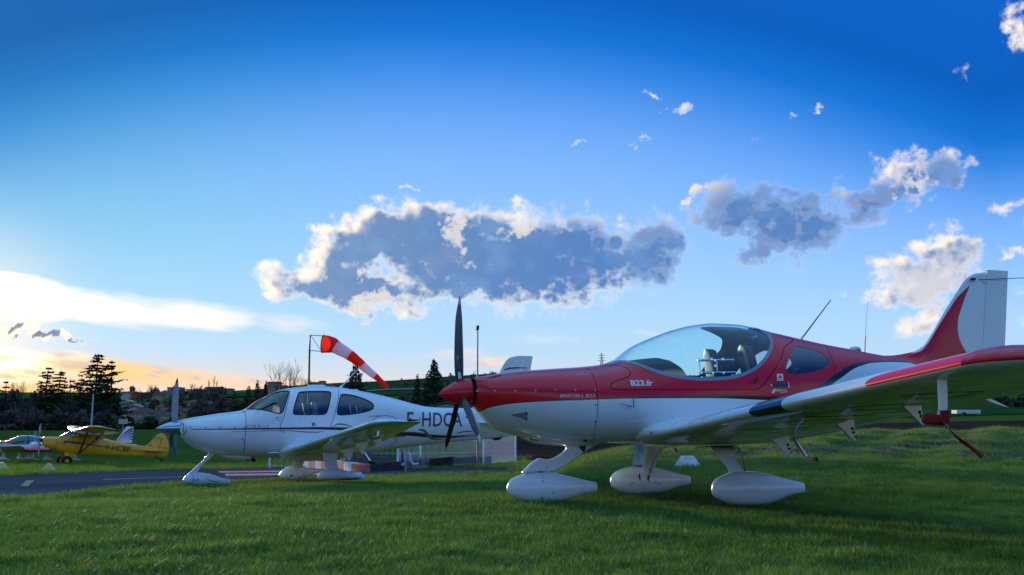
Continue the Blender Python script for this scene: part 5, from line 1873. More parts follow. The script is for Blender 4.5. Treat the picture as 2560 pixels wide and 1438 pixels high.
lin_c = lin_c.take(lambda P: np.maximum(P[:, 0] - UC(600), UC(1010) - P[:, 0]))
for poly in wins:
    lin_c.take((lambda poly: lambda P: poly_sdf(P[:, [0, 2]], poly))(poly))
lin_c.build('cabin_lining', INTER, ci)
zf = cb.hit(CF, 760, 1048)[2]
MB().box(UC(1000), UC(620), -.5, .5, zf - .35, zf - .3).build('cabin_floor', INTER, ci)
# instrument hood
V = []
ph_ = [(UC(628), 0.0), (UC(650), .10), (UC(672), .19), (UC(683), .19), (UC(688), .1), (UC(690), -.25)]
zh = cb.hit(CF, 640, 1024)[2]
for (u, h) in ph_:
    for k in range(9):
        f = k / 4 - 1
        V.append((u, f * 0.5, zh + h - .06 * f * f))
raw('instrument_hood', V, [(i * 9 + k, i * 9 + k + 1, (i + 1) * 9 + k + 1, (i + 1) * 9 + k) for i in range(len(ph_) - 1) for k in range(8)], mat('cabin_black', (0.012, 0.015, 0.035), .7), ci, smooth=True)


def headrest_seat(fr, px, pytop, v, parent, s=1.0, nm='cabin_seat'):
    q = fr.L(px, pytop, v)
    P = []
    for (t_, wd, dx) in ((0, .03, 0), (0.02, .11, 0), (0.16, .13, 0), (0.19, .05, 0), (0.21, .05, 0), (0.24, .19, 0), (0.5, .22, 0), (0.75, .22, 0)):
        P.append([(q[0] - t_ * .2 + .05 * cos(a), v + wd * s * math.copysign(abs(sin(a)) ** .7, sin(a)), q[2] - t_ * s) for a in np.linspace(0, 2 * pi, 16, endpoint=False)])
    return lofted(nm, np.array(P), LEATHER_B, parent, auto=60)


headrest_seat(CF, 762, 1008, -0.28, ci); headrest_seat(CF, 784, 1006, 0.26, ci)
headrest_seat(CF, 880, 1014, -0.28, ci, .9); headrest_seat(CF, 896, 1015, 0.26, ci, .9)
# stripes, joints, lettering
ribbon(cb, CF, cpts([(262, 418), (500, 417), (900, 412), (1150, 411), (1400, 416)]), [0.012, 0.022, 0.035, 0.05, 0.06], DECAL_K, 'stripe', ci, 0.002)
ribbon(cb, CF, cpts([(540, 434), (800, 427), (950, 428), (1060, 437), (1130, 437), (1175, 428)]), [0.008, .012, .015, .025, .02, .006], PGOLD, 'stripe', ci, 0.003)
ribbon(cb, CF, cpts([(1225, 402), (1262, 382), (1310, 384), (1370, 402)]), [.006, .03, .03, .006], PGOLD, 'stripe', ci, 0.003)
ribbon(cb, CF, cpts([(1650, 445), (1760, 450), (1900, 466), (2050, 470), (2160, 464), (2248, 458)]), [.06, .07, .06, .035, .02, .008], DECAL_K, 'stripe', ci, 0.002)
ribbon(cb, CF, cpts([(1660, 436), (1780, 438), (1900, 455), (2050, 463), (2240, 450)]), [.02, .03, .02, .015, .006], PGOLD, 'stripe', ci, 0.003)
ribbon(cb, CF, cpts([(1812, 418), (1850, 424), (1880, 462), (1920, 484), (1990, 484), (2060, 478)]), [.02, .06, .07, .05, .02, .006], PGOLD, 'stripe', ci, 0.004)
ribbon(cb, CF, cpts([(2065, 447), (2120, 433), (2200, 430), (2290, 446)]), [.006, .03, .015, .005], PGOLD, 'stripe', ci, 0.004)
ribbon(cb, CF, cpts([(2135, 336), (2190, 336)]), 0.035, DECAL_G, 'stripe', ci, 0.003)
seamc = mat('hairline_joint', (0.10, 0.12, 0.16), .6)
for L_ in ([(622, 292), (636, 315), (640, 400), (632, 500), (622, 575)], [(938, 148), (925, 230), (893, 345), (872, 392), (876, 425), (905, 440)], [(1272, 150), (1262, 240), (1236, 340), (1215, 400)],
           [(930, 530), (908, 548), (918, 575), (940, 580)], [(1490, 362), (1540, 330), (1590, 324), (1640, 330), (1660, 350), (1664, 400)], [(1664, 455), (1655, 510), (1610, 535)], [(2388, 445), (2370, 475)], [(1480, 330), (1560, 326)]):
    ribbon(cb, CF, cpts(L_), 0.012, seamc, 'seam', ci, 0.002)
ribbon(cb, CF, cpts([(880, 338), (850, 338), (846, 346), (856, 354), (876, 358)]), 0.010, seamc, 'seam', ci, 0.002)
lettering(cb, CF, 'CIRRUS', *[0] * 0, px0=616, px1=672, pybase=1070.5, pytop=1063, m_=mat('raised_letters', (0.16, 0.17, 0.15), .4, .3), name='lettering', parent=ci, bold=0.0, spacing=1.25)
lettering(cb, CF, 'F', *cz(1731, 0)[:1], cz(1784, 0)[0], cz(0, 400)[1], cz(0, 300)[1], DECAL_G, 'lettering', ci, bold=0.015, shear=.1)
ribbon(cb, CF, cpts([(1796, 350), (1826, 350)]), 0.05, DECAL_G, 'lettering', ci, 0.004)
lettering(cb, CF, 'H', cz(1836, 0)[0], cz(1903, 0)[0], cz(0, 399)[1], cz(0, 302)[1], DECAL_G, 'lettering', ci, bold=0.015, shear=.1)
lettering(cb, CF, 'DCA', cz(1911, 0)[0], cz(2110, 0)[0], cz(0, 400)[1], cz(0, 303)[1], DECAL_G, 'lettering', ci, bold=0.015, shear=.1, spacing=1.05)
screws(cb, CF, cpts([(262, 406), (365, 406), (466, 406), (565, 406), (628, 406), (614, 484), (626, 504), (622, 566), (618, 302)]), 0.014, screws2, ci)
screws(cb, CF, cpts([(1100, 383)]), 0.035, DECAL_K, ci, 'fuel_cap')
screws(cb, CF, cpts([(1100, 383)]), 0.014, METAL, ci, 'cap_lock', 0.012)
# intake ring
ic = cb.hit(CF, *cz(216, 409))
MB().lathe([(0, .11), (.02, .115), (.03, .10), (.02, .085), (-.05, .08)], ic + [-0.0, -.03, 0], (1, .35, 0), 20).build('air_intake', PW, ci, auto=60)
MB().lathe([(.012, .085), (.013, 0)], ic + [-0.0, -.03, 0], (1, .35, 0), 20).build('intake_mouth', mat('intake_shade', (.03, .04, .05), .6), ci)
# spinner, propeller
ctip, cback = CF.L(389, 1071.5, 0), (CF.L(450.5, 1050, 0) + CF.L(450.5, 1089, 0)) / 2
ax2 = ctip - cback; L2 = np.linalg.norm(ax2); ax2 /= L2; rb2 = 0.5 * np.linalg.norm(CF.L(450.5, 1050, 0) - CF.L(450.5, 1089, 0))
SPN = mat('polished_spinner', (0.42, 0.50, 0.66), 0.16, 0.9)
MB().lathe([(0, 0), (0, rb2)] + [(L2 * t_, rb2 * (1 - t_ ** 1.6) ** 0.85) for t_ in np.linspace(0.05, 0.985, 16)] + [(L2, 0)], cback, ax2, 40).build('spinner', SPN, ci, auto=50)
hub2 = cback + ax2 * 0.10
CB2 = mat('blade_grey', (0.30, 0.33, 0.40), 0.4, .3, coat=.3)
BLT = mat('blade_tip_black', (.02, .02, .02), .4)
for k in range(3):
    prop_blade('propeller_blade', hub2, ax2, radians(4 + 120 * k), 0.97, 0.06, CB2 if k == 0 else BLADE, ci, cmax=(0.20, .12, .13)[k], beta0=72, beta1=42, tip_mat=BLT, sweep=0.01, sense=1)
# exhaust outlet and cowl lip
secs = []
for (px, yt, yb, hw_) in ((552, 1128, 1140, .1), (575, 1128, 1147, .22), (600, 1128, 1151, .26), (618, 1131, 1151.5, .26), (627, 1140, 1148, .22)):
    u, zt = uz(px, yt, 0, CF); _, zb = uz(px, yb, 0, CF); secs.append((u, 0, zt, zb, hw_))
blob_body('cowl_outlet', resample(secs, 16), PW, ci, 24)
raw('outlet_mouth', [CF.L(617, 1152, .2), CF.L(627, 1141, .2), CF.L(632, 1143, .1), CF.L(622, 1153.5, .1)], [(0, 1, 2, 3)], GAP, ci)
MB().tube([CF.L(622, 1143, .12), CF.L(638, 1153, .12)], 0.035, 12).build('exhaust_pipe', mat('exhaust_dark', (.03, .025, .03), .6, .6), ci)
blob_body('step_fairing', resample([(UC(674) + x, .58, gz0 * 0 + cb.hit(CF, 684, 1132)[2] + h, cb.hit(CF, 684, 1132)[2] - .012, wv_) for x, h, wv_ in ((.1, 0, .002), (.03, .02, .03), (-.1, .018, .03), (-.12, .0, .002))], 8), PW, ci, 12)
# roof fittings and aerial
for (px, py, l_, h_) in ((790, 965.5, .20, .03), (880, 976, .14, .022)):
    p = CF.L(px, py, 0)
    blob_body('roof_fairing', resample([(p[0] + x * l_ / .2, 0, p[2] + h, p[2] - .08, wv_) for x, h, wv_ in ((-.22, -.03, .01), (-.17, h_, .09), (.12, h_ * .9, .1), (.22, -.02, .02))], 12), PW, ci, 14)
MB().tube([CF.L(851, 969.5, 0), CF.L(860, 960, 0), CF.L(900, 917, 0)], [0.03, 0.012, 0.010], 8).build('aerial', PW, ci)
# undercarriage
pr0 = CF.L(518, 1200, .0)


def pants2(fr, x0_, x1_, v, ytop, ybot, parent, hw_=.12):
    """Teardrop fairing: bounds in the picture and a rounded nose; ytop, ybot are sampled at tenths of the length."""
    secs = []
    n = len(ytop)
    for i in range(n):
        px = x0_ + (x1_ - x0_) * (i / (n - 1)) ** 1.25
        u, zt = uz(px, ytop[i], v, fr); _, zb = uz(px, ybot[i], v, fr)
        wv_ = hw_ * (math.sin(pi * min(1, (i / (n - 1)) ** .7)) ** .8 * .9 + .1)
        secs.append((u, v, zt, zb, max(wv_, .015)))
    return blob_body('wheel_fairing', resample(secs, 30), PW, parent, 28, 2.2)


o = pants2(CF, 456.5, 576.5, 0.0, [1199, 1190, 1185, 1182.5, 1181.8, 1182.5, 1184.5, 1188, 1193, 1197, 1199.5], [1202, 1208.5, 1212, 1214.5, 1216, 1216.5, 1216.5, 1216, 1214.5, 1212.5, 1211], ci, .13)
dots(CF, cpts([(274, 763), (284, 757), (292, 768), (306, 763), (312, 758), (318, 772), (274, 775), (280, 735)]), .13, .012, o)
lo2 = closed_curve([CF.L(*cz(x, y), .02)[[0, 2]] for x, y in ((388, 582), (425, 585), (400, 615), (345, 660), (305, 715), (296, 722), (250, 735), (228, 740), (245, 722), (290, 680), (340, 635))], 4)
slab('nose_leg', lo2, 0, .04, PW, ci)
slk = closed_curve([CF.L(*cz(x, y), .13)[[0, 2]] for x, y in ((370, 752), (400, 765), (440, 772), (480, 768), (440, 776), (400, 770))], 3)
raw('fairing_stripe', [(p[0], 0.135, p[1]) for p in slk], [tuple(range(len(slk)))], DECAL_K, o)
VN, VF = 1.55, -1.60
o = pants2(CF, 794, 912, VN, [1189, 1181, 1176, 1172.5, 1170.8, 1171.5, 1174, 1178, 1182.5, 1185.5, 1187], [1195, 1198.5, 1200, 1200.5, 1200.5, 1200.5, 1200.5, 1200.5, 1200.5, 1200, 1199], ci, .14)
raw('fairing_stripe', [CF.L(840, 1197, VN + .16), CF.L(880, 1196, VN + .15), CF.L(905, 1193, VN + .10), CF.L(896, 1197.5, VN + .1), CF.L(870, 1199.5, VN + .14)], [(0, 1, 2, 3, 4)], DECAL_K, o)
o = pants2(CF, 698, 803, VF, [1187, 1177, 1170, 1167, 1166, 1166.5, 1169, 1171.5, 1173.5, 1174.8, 1176], [1191, 1197, 1201, 1203, 1203.5, 1203, 1201, 1196, 1189, 1182, 1179], ci, .14)
dots(CF, [(730.5, 1188.5), (749.5, 1193.5), (727, 1190), (760, 1188)], VF + .14, .018, o)
for (pts, v0_, v1_) in (([(806, 1133), (808, 1145), (811, 1160), (814, 1172)], VN - .25, VN), ([(737, 1146), (735, 1155), (732, 1166), (730, 1172)], VF + .25, VF)):
    path = []
    for k, (px, py) in enumerate(pts):
        v = v0_ + (v1_ - v0_) * k / 3
        q = CF.L(px, py, v); path.append((q[0], v, q[2], (.30, .27, .25, .25)[k] if v0_ > 0 else .22, .045))
    leg('main_leg', path, PW, ci)
# wings
crt, ctp = CF.L(718, 1126, .62), CF.L(929, 1056, 5.15)
cu = lambda v: crt[0] + (ctp[0] - crt[0]) * (v - .62) / 4.53
czl = lambda v: crt[2] + (ctp[2] - crt[2]) * (v - .62) / 4.53
tipTE = CF.L(1052, 1050, 5.3)
cch1 = ctp[0] - tipTE[0]
cch = lambda v: 1.50 + (cch1 - 1.50) * (v - .6) / 4.6
for sd in (1, -1):
    secs = [(sd * v, cu(v), czl(v), cch(v), 1.0, .03) for v in (.3, 1.2, 2.4, 3.6, 5.0)]
    wo2 = lofted('wing', wing_pts(secs, naca(.15, .02, .4, 26, 0, .76), 40), PW, ci)
    tps = [(sd * (5.0 + a), cu(5.0) - b_ * 1.2, czl(5.0 + a), cch(5.0) - b_ * 1.2, tk, .03) for a, b_, tk in ((0, 0, 1), (.08, .02, .95), (.16, .06, .8), (.23, .13, .55), (.28, .22, .25), (.30, .30, .05))]
    lofted('wing_tip', wing_pts(tps, naca(.15, .02, .4, 26), 12), PW, wo2)
    for a, b_, nm in ((.65, 2.6, 'flap'), (2.63, 4.98, 'aileron')):
        lofted(nm, wing_pts([(sd * v, cu(v), czl(v), cch(v), 1.0, .03) for v in (a, b_)], naca(.15, .02, .4, 10, .77, 1.0), 8), PW, wo2)
    if sd > 0:
        wl2 = wo2
        Pf = []
        for i, v in enumerate(np.linspace(.45, .95, 12)):
            g_ = (1 - i / 11) ** 2; c = cch(v) * (1 + .16 * g_); pr = naca(.15 + .10 * g_, .02, .4, 26)
            Pf.append(np.stack([cu(v) + .14 * g_ - pr[:, 0] * c, np.full(len(pr), v), czl(v) - pr[:, 0] * c * .03 + pr[:, 1] * c], 1))
        lofted('root_fairing', np.array(Pf), PW, ci, cap=False, auto=70)
lamp_ = CF.L(1036, 1049, 5.32)
blob_body('navigation_light', resample([(lamp_[0] + .10, 5.29, lamp_[2] + .01, lamp_[2] - .01, .01), (lamp_[0] + .06, 5.30, lamp_[2] + .035, lamp_[2] - .03, .03), (lamp_[0], 5.30, lamp_[2] + .03, lamp_[2] - .03, .03), (lamp_[0] - .12, 5.29, lamp_[2] + .01, lamp_[2] - .01, .01)], 10), METAL, wl2, 12)
blob_body('red_lens', resample([(lamp_[0] + .12, 5.30, lamp_[2] + .01, lamp_[2] - .01, .01), (lamp_[0] + .09, 5.31, lamp_[2] + .036, lamp_[2] - .032, .034), (lamp_[0] + .05, 5.31, lamp_[2] + .03, lamp_[2] - .03, .03)], 8), mat('red_lens_glass', (.35, .01, .01), .15, coat=1), wl2, 12)


def tri_fairing(a, b_, c, v, parent):
    A, B, C = CF.L(*a, v), CF.L(*b_, v), CF.L(*c, v)
    V = []
    for s_ in (-.03, .03):
        V += [A + [0, s_, .05], B + [0, s_, .05], C + [0, s_ * .7, 0]]
    o_ = MB().add(V, [(0, 1, 2), (5, 4, 3), (0, 3, 4, 1), (1, 4, 5, 2), (2, 5, 3, 0)]).build('hinge_fairing', PW, parent, auto=20)
    m1 = C * .85 + (A + B) / 2 * .15
    MB().lathe([(0, .012), (.002, 0)], m1 + [0, .032, 0], (0, 1, 0), 8).build('screw', screws2, o_)


def c2(x, y): return 660 + x / 7.314, 1080 + y / 7.314


tri_fairing(c2(1395, 385), c2(1650, 320), c2(1565, 560), 1.95, wl2)
tri_fairing(c2(1660, 265), c2(1900, 215), c2(1808, 440), 2.9, wl2)
tri_fairing(c2(1970, 135), c2(2180, 90), c2(2095, 315), 3.9, wl2)
MB().tube([CF.L(946, 1075, 4.5), CF.L(945, 1090, 4.5)], .02, 8).build('pitot_mast', METAL, wl2)
MB().tube([CF.L(930, 1096.5, 4.5), CF.L(944, 1096, 4.5), CF.L(950, 1092, 4.5)], .016, 8).build('pitot_tube', METAL, wl2)
MB().tube([CF.L(911, 1134, .9), CF.L(926, 1156, 1.1)], .035, 8).build('entry_step', METAL, ci)
MB().tube([CF.L(924, 1155, 1.1), CF.L(934, 1158, 1.25)], .03, 8).build('foot_rest', RUBBER, ci)
blob_body('tie_down', resample([(UC(1241) + x, 0, cb.bot(UC(1241)) + .02, cb.bot(UC(1241)) - h, .02) for x, h in ((-.13, 0.0), (-.04, .06), (.04, .06), (.13, 0.0))], 8), GAP, ci, 10)
# fin, rudder, tailplane
le2 = [CF.L(px, py, 0)[[0, 2]] for px, py in ((1160, 1024), (1185, 1018), (1205, 1004), (1225, 970), (1247, 935), (1258, 913), (1267, 900), (1278, 892.5), (1295, 889.7))]
le2 = np.array(le2); f2 = pchip(le2[:, 1] + np.arange(len(le2)) * 1e-7, le2[:, 0])
tt, tb2 = CF.L(1332, 890.3, 0)[[0, 2]], CF.L(1300, 1075, 0)[[0, 2]]
P, R_ = [], []
for z in np.linspace(CF.L(1200, 1030, 0)[2], le2[:, 1].max() - 1e-4, 36):
    a = float(f2(z)); f = (z - tb2[1]) / (tt[1] - tb2[1]); te = tb2[0] + (tt[0] - tb2[0]) * f; full = a - te; hx = .64
    pr = naca(.09, .0001, .4, 20, 0, hx); k = min(full, 1.1)
    P.append([(a - x * full, y * k, z) for x, y in pr])
    R_.append([(a - x * full, y * k, z) for x, y in naca(.09, .0001, .4, 8, hx + .012, 1.0)])
lofted('fin', np.array(P), PW, ci); lofted('rudder', np.array(R_), PW, ci)
raw('fin_stripe', [CF.L(px, py, .045) for px, py in ((1261, 923), (1275, 919), (1295, 918), (1320, 919.5), (1320, 920.5), (1295, 921), (1275, 922.5), (1262, 926))], [tuple(range(8))], DECAL_K, ci)
hz2 = CF.L(1190, 1057, .3)[2]
for sd in (1, -1):
    tp = [(sd * v, UC(1190) - .10 * v, hz2, .85 - .16 * v, 1, 0) for v in (.02, .6, 1.2, 1.8)] + [(sd * 1.9, UC(1190) - .28, hz2, .40, .4, 0)]
    lofted('tailplane', wing_pts(tp, naca(.10, .0001, .4, 14), 14), PW, ci)


# ================================================================== THE YELLOW HIGH WING AIRCRAFT
KF = Frame(*((lambda p: (p[0], p[1]))(at(155, 1150, 52.5))), CAM_H - 96 / F * 52.5, 30.0)
kp = thing('taildragger_aircraft', 'yellow high wing tailwheel aircraft with big black tyres, parked on the far grass', 'airplane', KF.o, KF.rz)


def kz(x, y): return x / 5.565, 1000 + y / 5.565


def kpts(L_): return [kz(x, y) for x, y in L_]


k_top = kpts([(582, 545), (600, 520), (640, 512), (700, 510), (790, 512), (840, 512), (880, 508), (950, 500), (1150, 495), (1400, 525), (1600, 572), (1800, 612), (2010, 645), (2200, 668), (2290, 690)])
k_bot = kpts([(582, 630), (600, 640), (640, 655), (760, 698), (900, 742), (1090, 765), (1400, 777), (1800, 787), (2100, 792), (2290, 794)])
Kt, Kb = KF.prof(k_top), KF.prof(k_bot)
UK = lambda x: KF.L(*kz(x, 650), 0)[0]
Khw = pchip([UK(2290), UK(2000), UK(1600), UK(1200), UK(900), UK(780), UK(640), UK(582)], [.03, .12, .24, .33, .36, .37, .33, .26])
Kzc = KF.prof(kpts([(582, 590), (900, 620), (1400, 650), (2290, 745)]))
cst = lambda c: (lambda u: c)
kb = Body(Kt, Kb, Khw, Kzc, cst(3.2), cst(4.0))
ks = kb.surf(UK(2290), UK(585), 120, 56)
kfu = ks.build('fuselage', PY, kp)
V = [p for p in kb.pts([UK(585)], 40)[0]]
raw('nose_bowl', V, [tuple(range(40))], PYD, kp)
MB().lathe([(0, .055), (.01, .05), (.012, 0)], kb.hit(KF, *kz(590, 575)), (1, .3, 0), 10).build('cooling_hole', GAP, kp)
# glazed cabin
KG = GL_MID
wt = [kz(x, y) for x, y in ((820, 510), (905, 470), (990, 428), (1240, 400), (1400, 455), (1420, 530))]
top_ = KF.prof(wt); bot_ = Kt
us = np.linspace(UK(1420), UK(822), 16)
P = []
for u in us:
    zt, zb = float(top_(u)), float(Kt(u)) - .03; h = float(Khw(u)) * .97
    P.append([(u, h * s_, z) for s_, z in ((-1, zb), (-.92, zt - .04), (-.6, zt), (0, zt + .01), (.6, zt), (.92, zt - .04), (1, zb))])
P = np.array(P)
o = lofted('cabin_glass', P, KG, kp, cap=False, wrap=False, auto=30)
KR = mat('yellow_tube', (0.55, .22, .01), .5)
for k in (0, 3, 6, 9, 12, 15):
    MB().tube([P[k, j] for j in range(7)], .016, 6).build('window_frame', KR, o)
for j in (1, 5):
    MB().tube([P[k, j] for k in range(16)], .014, 6).build('window_frame', KR, o)
for j in (0, 6):
    MB().tube([P[k, j] for k in range(16)], .014, 6).build('window_frame', KR, o)
# side windows drawn low in the body, with lining behind
for L_, nm in (([(930, 545), (960, 512), (1150, 500), (1360, 548), (1368, 585), (1340, 608), (1250, 602), (1090, 580)], 'side_window'),):
    plate(kb, KF, kpts(L_), GL_CLEAR, nm, kp, .012)
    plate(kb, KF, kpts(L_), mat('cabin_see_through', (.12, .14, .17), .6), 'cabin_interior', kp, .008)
for (a, b_) in (((1000, 575), (1010, 505)), ((1100, 590), (1120, 498)), ((1160, 595), (1150, 500)), ((1220, 600), (1230, 515)), ((1290, 605), (1260, 525))):
    ribbon(kb, KF, kpts([a, b_]), .035, KR, 'window_frame', kp, .018)
# wing
kl, kt_ = KF.L(*kz(1000, 432), .35), KF.L(*kz(1238, 376), 5.2)
ku = lambda v: kl[0] + (kt_[0] - kl[0]) * (v - .35) / 4.85
kz_ = lambda v: kl[2] + (kt_[2] - kl[2]) * (v - .35) / 4.85
for sd in (1, -1):
    sc_ = [(sd * v, ku(v), kz_(v) + .02, 1.6, 1.0, .17) for v in (.0, 1.5, 3, 4.7)] + [(sd * 5.0, ku(5) - .05, kz_(5) + .02, 1.45, .9, .17), (sd * 5.25, ku(5) - .35, kz_(5) + .02, .95, .55, .17), (sd * 5.34, ku(5) - .55, kz_(5), .55, .12, .17)]
    wk = lofted('wing', wing_pts(sc_, naca(.12, .03, .4, 22), 26), PY, kp)
    sb = np.array([UK(1095), sd * .36, kb.bot(UK(1095)) + .08])
    s1 = np.array([ku(2.9) - .35, sd * 2.9, kz_(2.9) - .10]); s2 = np.array([ku(2.9) - 1.1, sd * 2.9, kz_(2.9) - .24])
    for s_, q in ((s1, .035), (s2, .028)):
        P = []
        for f in (0, 1):
            c = sb * (1 - f) + s_ * f
            P.append([(c[0] + q * 1.6 * cos(a), c[1] + q * .6 * sin(a), c[2]) for a in np.linspace(0, 2 * pi, 10, endpoint=False)])
        lofted('wing_strut', np.array(P), PYD if s_ is s1 else mat('strut_brown', (.14, .055, .015), .5), kp)
# tail
fo = closed_curve([KF.L(*kz(x, y), 0)[[0, 2]] for x, y in ((2010, 650), (2060, 615), (2120, 555), (2165, 505), (2205, 474), (2245, 462), (2290, 480), (2322, 520), (2344, 590), (2350, 670), (2345, 735), (2325, 775), (2280, 795), (2220, 794), (2170, 790), (2100, 700))], 4)
slab('fin', fo, 0, .03, PY, kp)
rl = mat('hinge_line', (.16, .08, .01), .6)
MB().tube([KF.L(*kz(2247, 535), .04), KF.L(*kz(2225, 650), .04), KF.L(*kz(2203, 790), .04)], .012, 5).build('hinge_line', rl, kp)
MB().tube([KF.L(*kz(2150, 522), .04), KF.L(*kz(2247, 535), .04)], .012, 5).build('hinge_line', rl, kp)
for sd in (1, -1):
    hz3 = KF.L(*kz(2100, 700), 0)[2]
    tp = [(sd * v, UK(2010) - .12 * v, hz3, 1.0 - .1 * v, .6, -.03) for v in (.02, .7, 1.2)] + [(sd * 1.45, UK(2010) - .4, hz3, .5, .2, 0)]
    lofted('tailplane', wing_pts(tp, naca(.07, .001, .4, 12), 10), PY, kp)
plate_p = [KF.L(*kz(x, y), .045) for x, y in ((2078, 640), (2095, 628), (2112, 640), (2122, 652), (2108, 664), (2088, 662), (2076, 652))]
raw('tail_emblem', plate_p, [tuple(range(7))], mat('emblem_red', (.45, .06, .08), .5), kp)
raw('tail_emblem', [KF.L(*kz(x, y), .05) for x, y in ((2084, 650), (2114, 650), (2112, 658), (2086, 658))], [(0, 1, 2, 3)], DECAL_W, kp)
MB().tube([KF.L(*kz(2093, 628), .045), KF.L(*kz(2100, 615), .045)], .02, 6).build('tail_emblem', DECAL_K, kp)
# lettering and lightning stripe
ribbon(kb, KF, kpts([(888, 578), (1090, 600), (1300, 628), (1480, 655)]), [.09, .10, .06, .035], DECAL_K, 'stripe', kp, .014)
ribbon(kb, KF, kpts([(885, 576), (915, 610), (800, 592)]), [.05, .03, .02], DECAL_K, 'stripe', kp, .014)
ribbon(kb, KF, kpts([(1815, 702), (2200, 745)]), .02, DECAL_K, 'stripe', kp, .014)
lettering(kb, KF, 'F-HCBP', *kz(1483, 0)[:1], kz(1813, 0)[0], kz(0, 693)[1], kz(0, 624)[1], DECAL_K, 'lettering', kp, bold=0.01, dy=(722 - 693) / 5.565, lift=.02)
ribbon(kb, KF, kpts([(793, 535), (785, 600), (765, 690)]), .018, rl, 'seam', kp, .012)
# undercarriage
wv = KF.L(*kz(928, 850), .85); 
for sd, (x, y, r) in ((1, (929, 850, 65)), (-1, (850, 842, 58))):
    v = .82 * sd
    c = KF.L(*kz(x, y), v); d_ = np.linalg.norm(KF.W(c) - np.array([0, 0, CAM_H])); rr = r / 5.565 / F * d_
    wh = bpy.data.objects.new('wheel', None); link(wh, kp)
    MB().lathe([(-.11, rr * .5), (-.12, rr * .75), (-.08, rr * .96), (0, rr), (.08, rr * .96), (.12, rr * .75), (.11, rr * .5), (.06, rr * .45)], c, (0, 1, 0), 28).build('tyre', RUBBER, wh)
    MB().lathe([(.08, 0), (.085, rr * .25), (.06, rr * .44), (-.06, rr * .44), (-.08, 0)], c, (0, 1, 0), 24).build('rim', PY, wh)
    a1 = np.array([UK(900), .3 * sd, kb.bot(UK(900)) + .03]); a2 = np.array([UK(1060), .3 * sd, kb.bot(UK(1060)) + .03])
    cc = c - [0, .08 * sd, 0]
    raw('gear_leg', [a1, a1 + [-.25, 0, 0], cc + [-.06, 0, .05], cc + [.06, 0, .02]], [(0, 1, 2, 3)], PY, kp)
    raw('gear_leg', [a1 + [-.3, 0, 0], a2, cc + [-.14, 0, .03], cc + [-.05, 0, .0]], [(0, 1, 2, 3)], PY, kp)
    MB().tube([a1, cc], .03, 8).build('gear_strut', PY, kp)
MB().tube([KF.L(*kz(2150, 792), 0), KF.L(*kz(2215, 812), 0), KF.L(*kz(2235, 832), 0)], .022, 6).build('tail_spring', GAP, kp)
MB().lathe([(-.03, .03), (-.03, .08), (.03, .08), (.03, .03)], KF.L(*kz(2245, 832), 0), (0, 1, 0), 12).build('tail_wheel', RUBBER, kp)
kh = KF.L(*kz(588, 560), 0)
for ph in (radians(-28), radians(152)):
    prop_blade('propeller_blade', kh + [.14, 0, 0], (1, 0, .1), ph, .93, .02, mat('wood_propeller', (.32, .17, .05), .4, coat=.5), kp, cmax=.14, beta0=55, beta1=25)
MB().lathe([(0, 0), (0, .08), (.12, .07), (.14, 0)], kh, (1, 0, .1), 14).build('propeller_hub', GAP, kp)
for (x, y) in ((637, 668), (718, 688)):
    MB().tube([KF.L(*kz(x, y - 18), .2), KF.L(*kz(x, y), .2)], .03, 6).build('exhaust_stub', GAP, kp)


# ================================================================== TWO MORE LOW WING AIRCRAFT BEYOND
def club_plane(name, label, fr, zf, top, bot, hws, canopy, stripes, wing_le, fin, extra):
    t_ = thing(name, label, 'airplane', fr.o, fr.rz)
    T, B = fr.prof(zf(top)), fr.prof(zf(bot))
    u = lambda x: fr.L(*zf([(x, 640)])[0], 0)[0]
    hw_ = pchip([u(x) for x, _ in hws], [h for _, h in hws])
    x0_, x1_ = top[0][0], top[-1][0]
    zc_ = lambda q: (float(T(q)) * .45 + float(B(q)) * .55)
    bd_ = Body(T, B, hw_, zc_, cst(2.3), cst(2.6))
    s_ = bd_.surf(u(x1_), u(x0_), 90, 48)
    co = closed_curve(np.array([bd_.hit(fr, *zf([p])[0])[[0, 2]] for p in canopy]), 4)
    g_ = s_.take(lambda P: poly_sdf(P[:, [0, 2]], co))
    for sd in (1, -1):
        half = g_.take(lambda P: -sd * P[:, 1])
        if half.F: half.build('canopy_glass', GL_MID, t_)
    for (fn, mi) in stripes(bd_, fr, zf):
        s_.paint(fn, mi)
    s_.build('fuselage', [PW, PR, PN], t_)
    lo_ = bd_.surf(u(x1_), u(x0_), 60, 30).offset(-.03).take(lambda P: P[:, 2] - (co[:, 1].min() + .05))
    lo_.build('cabin_lining', INTER, t_)
    return t_, bd_, u


def rz_(L_): return [(x / 5.565, 1000 + y / 5.565) for x, y in L_]


# second club aircraft: white with a blue striped fin, nose at left of the yellow one
g2 = CAM_H - (1153 - 1065) / F * 60
RF2 = Frame(*(at(133, 1150, 59.0)[:2]), g2, 14.0)


def st2(bd_, fr, zf): return []


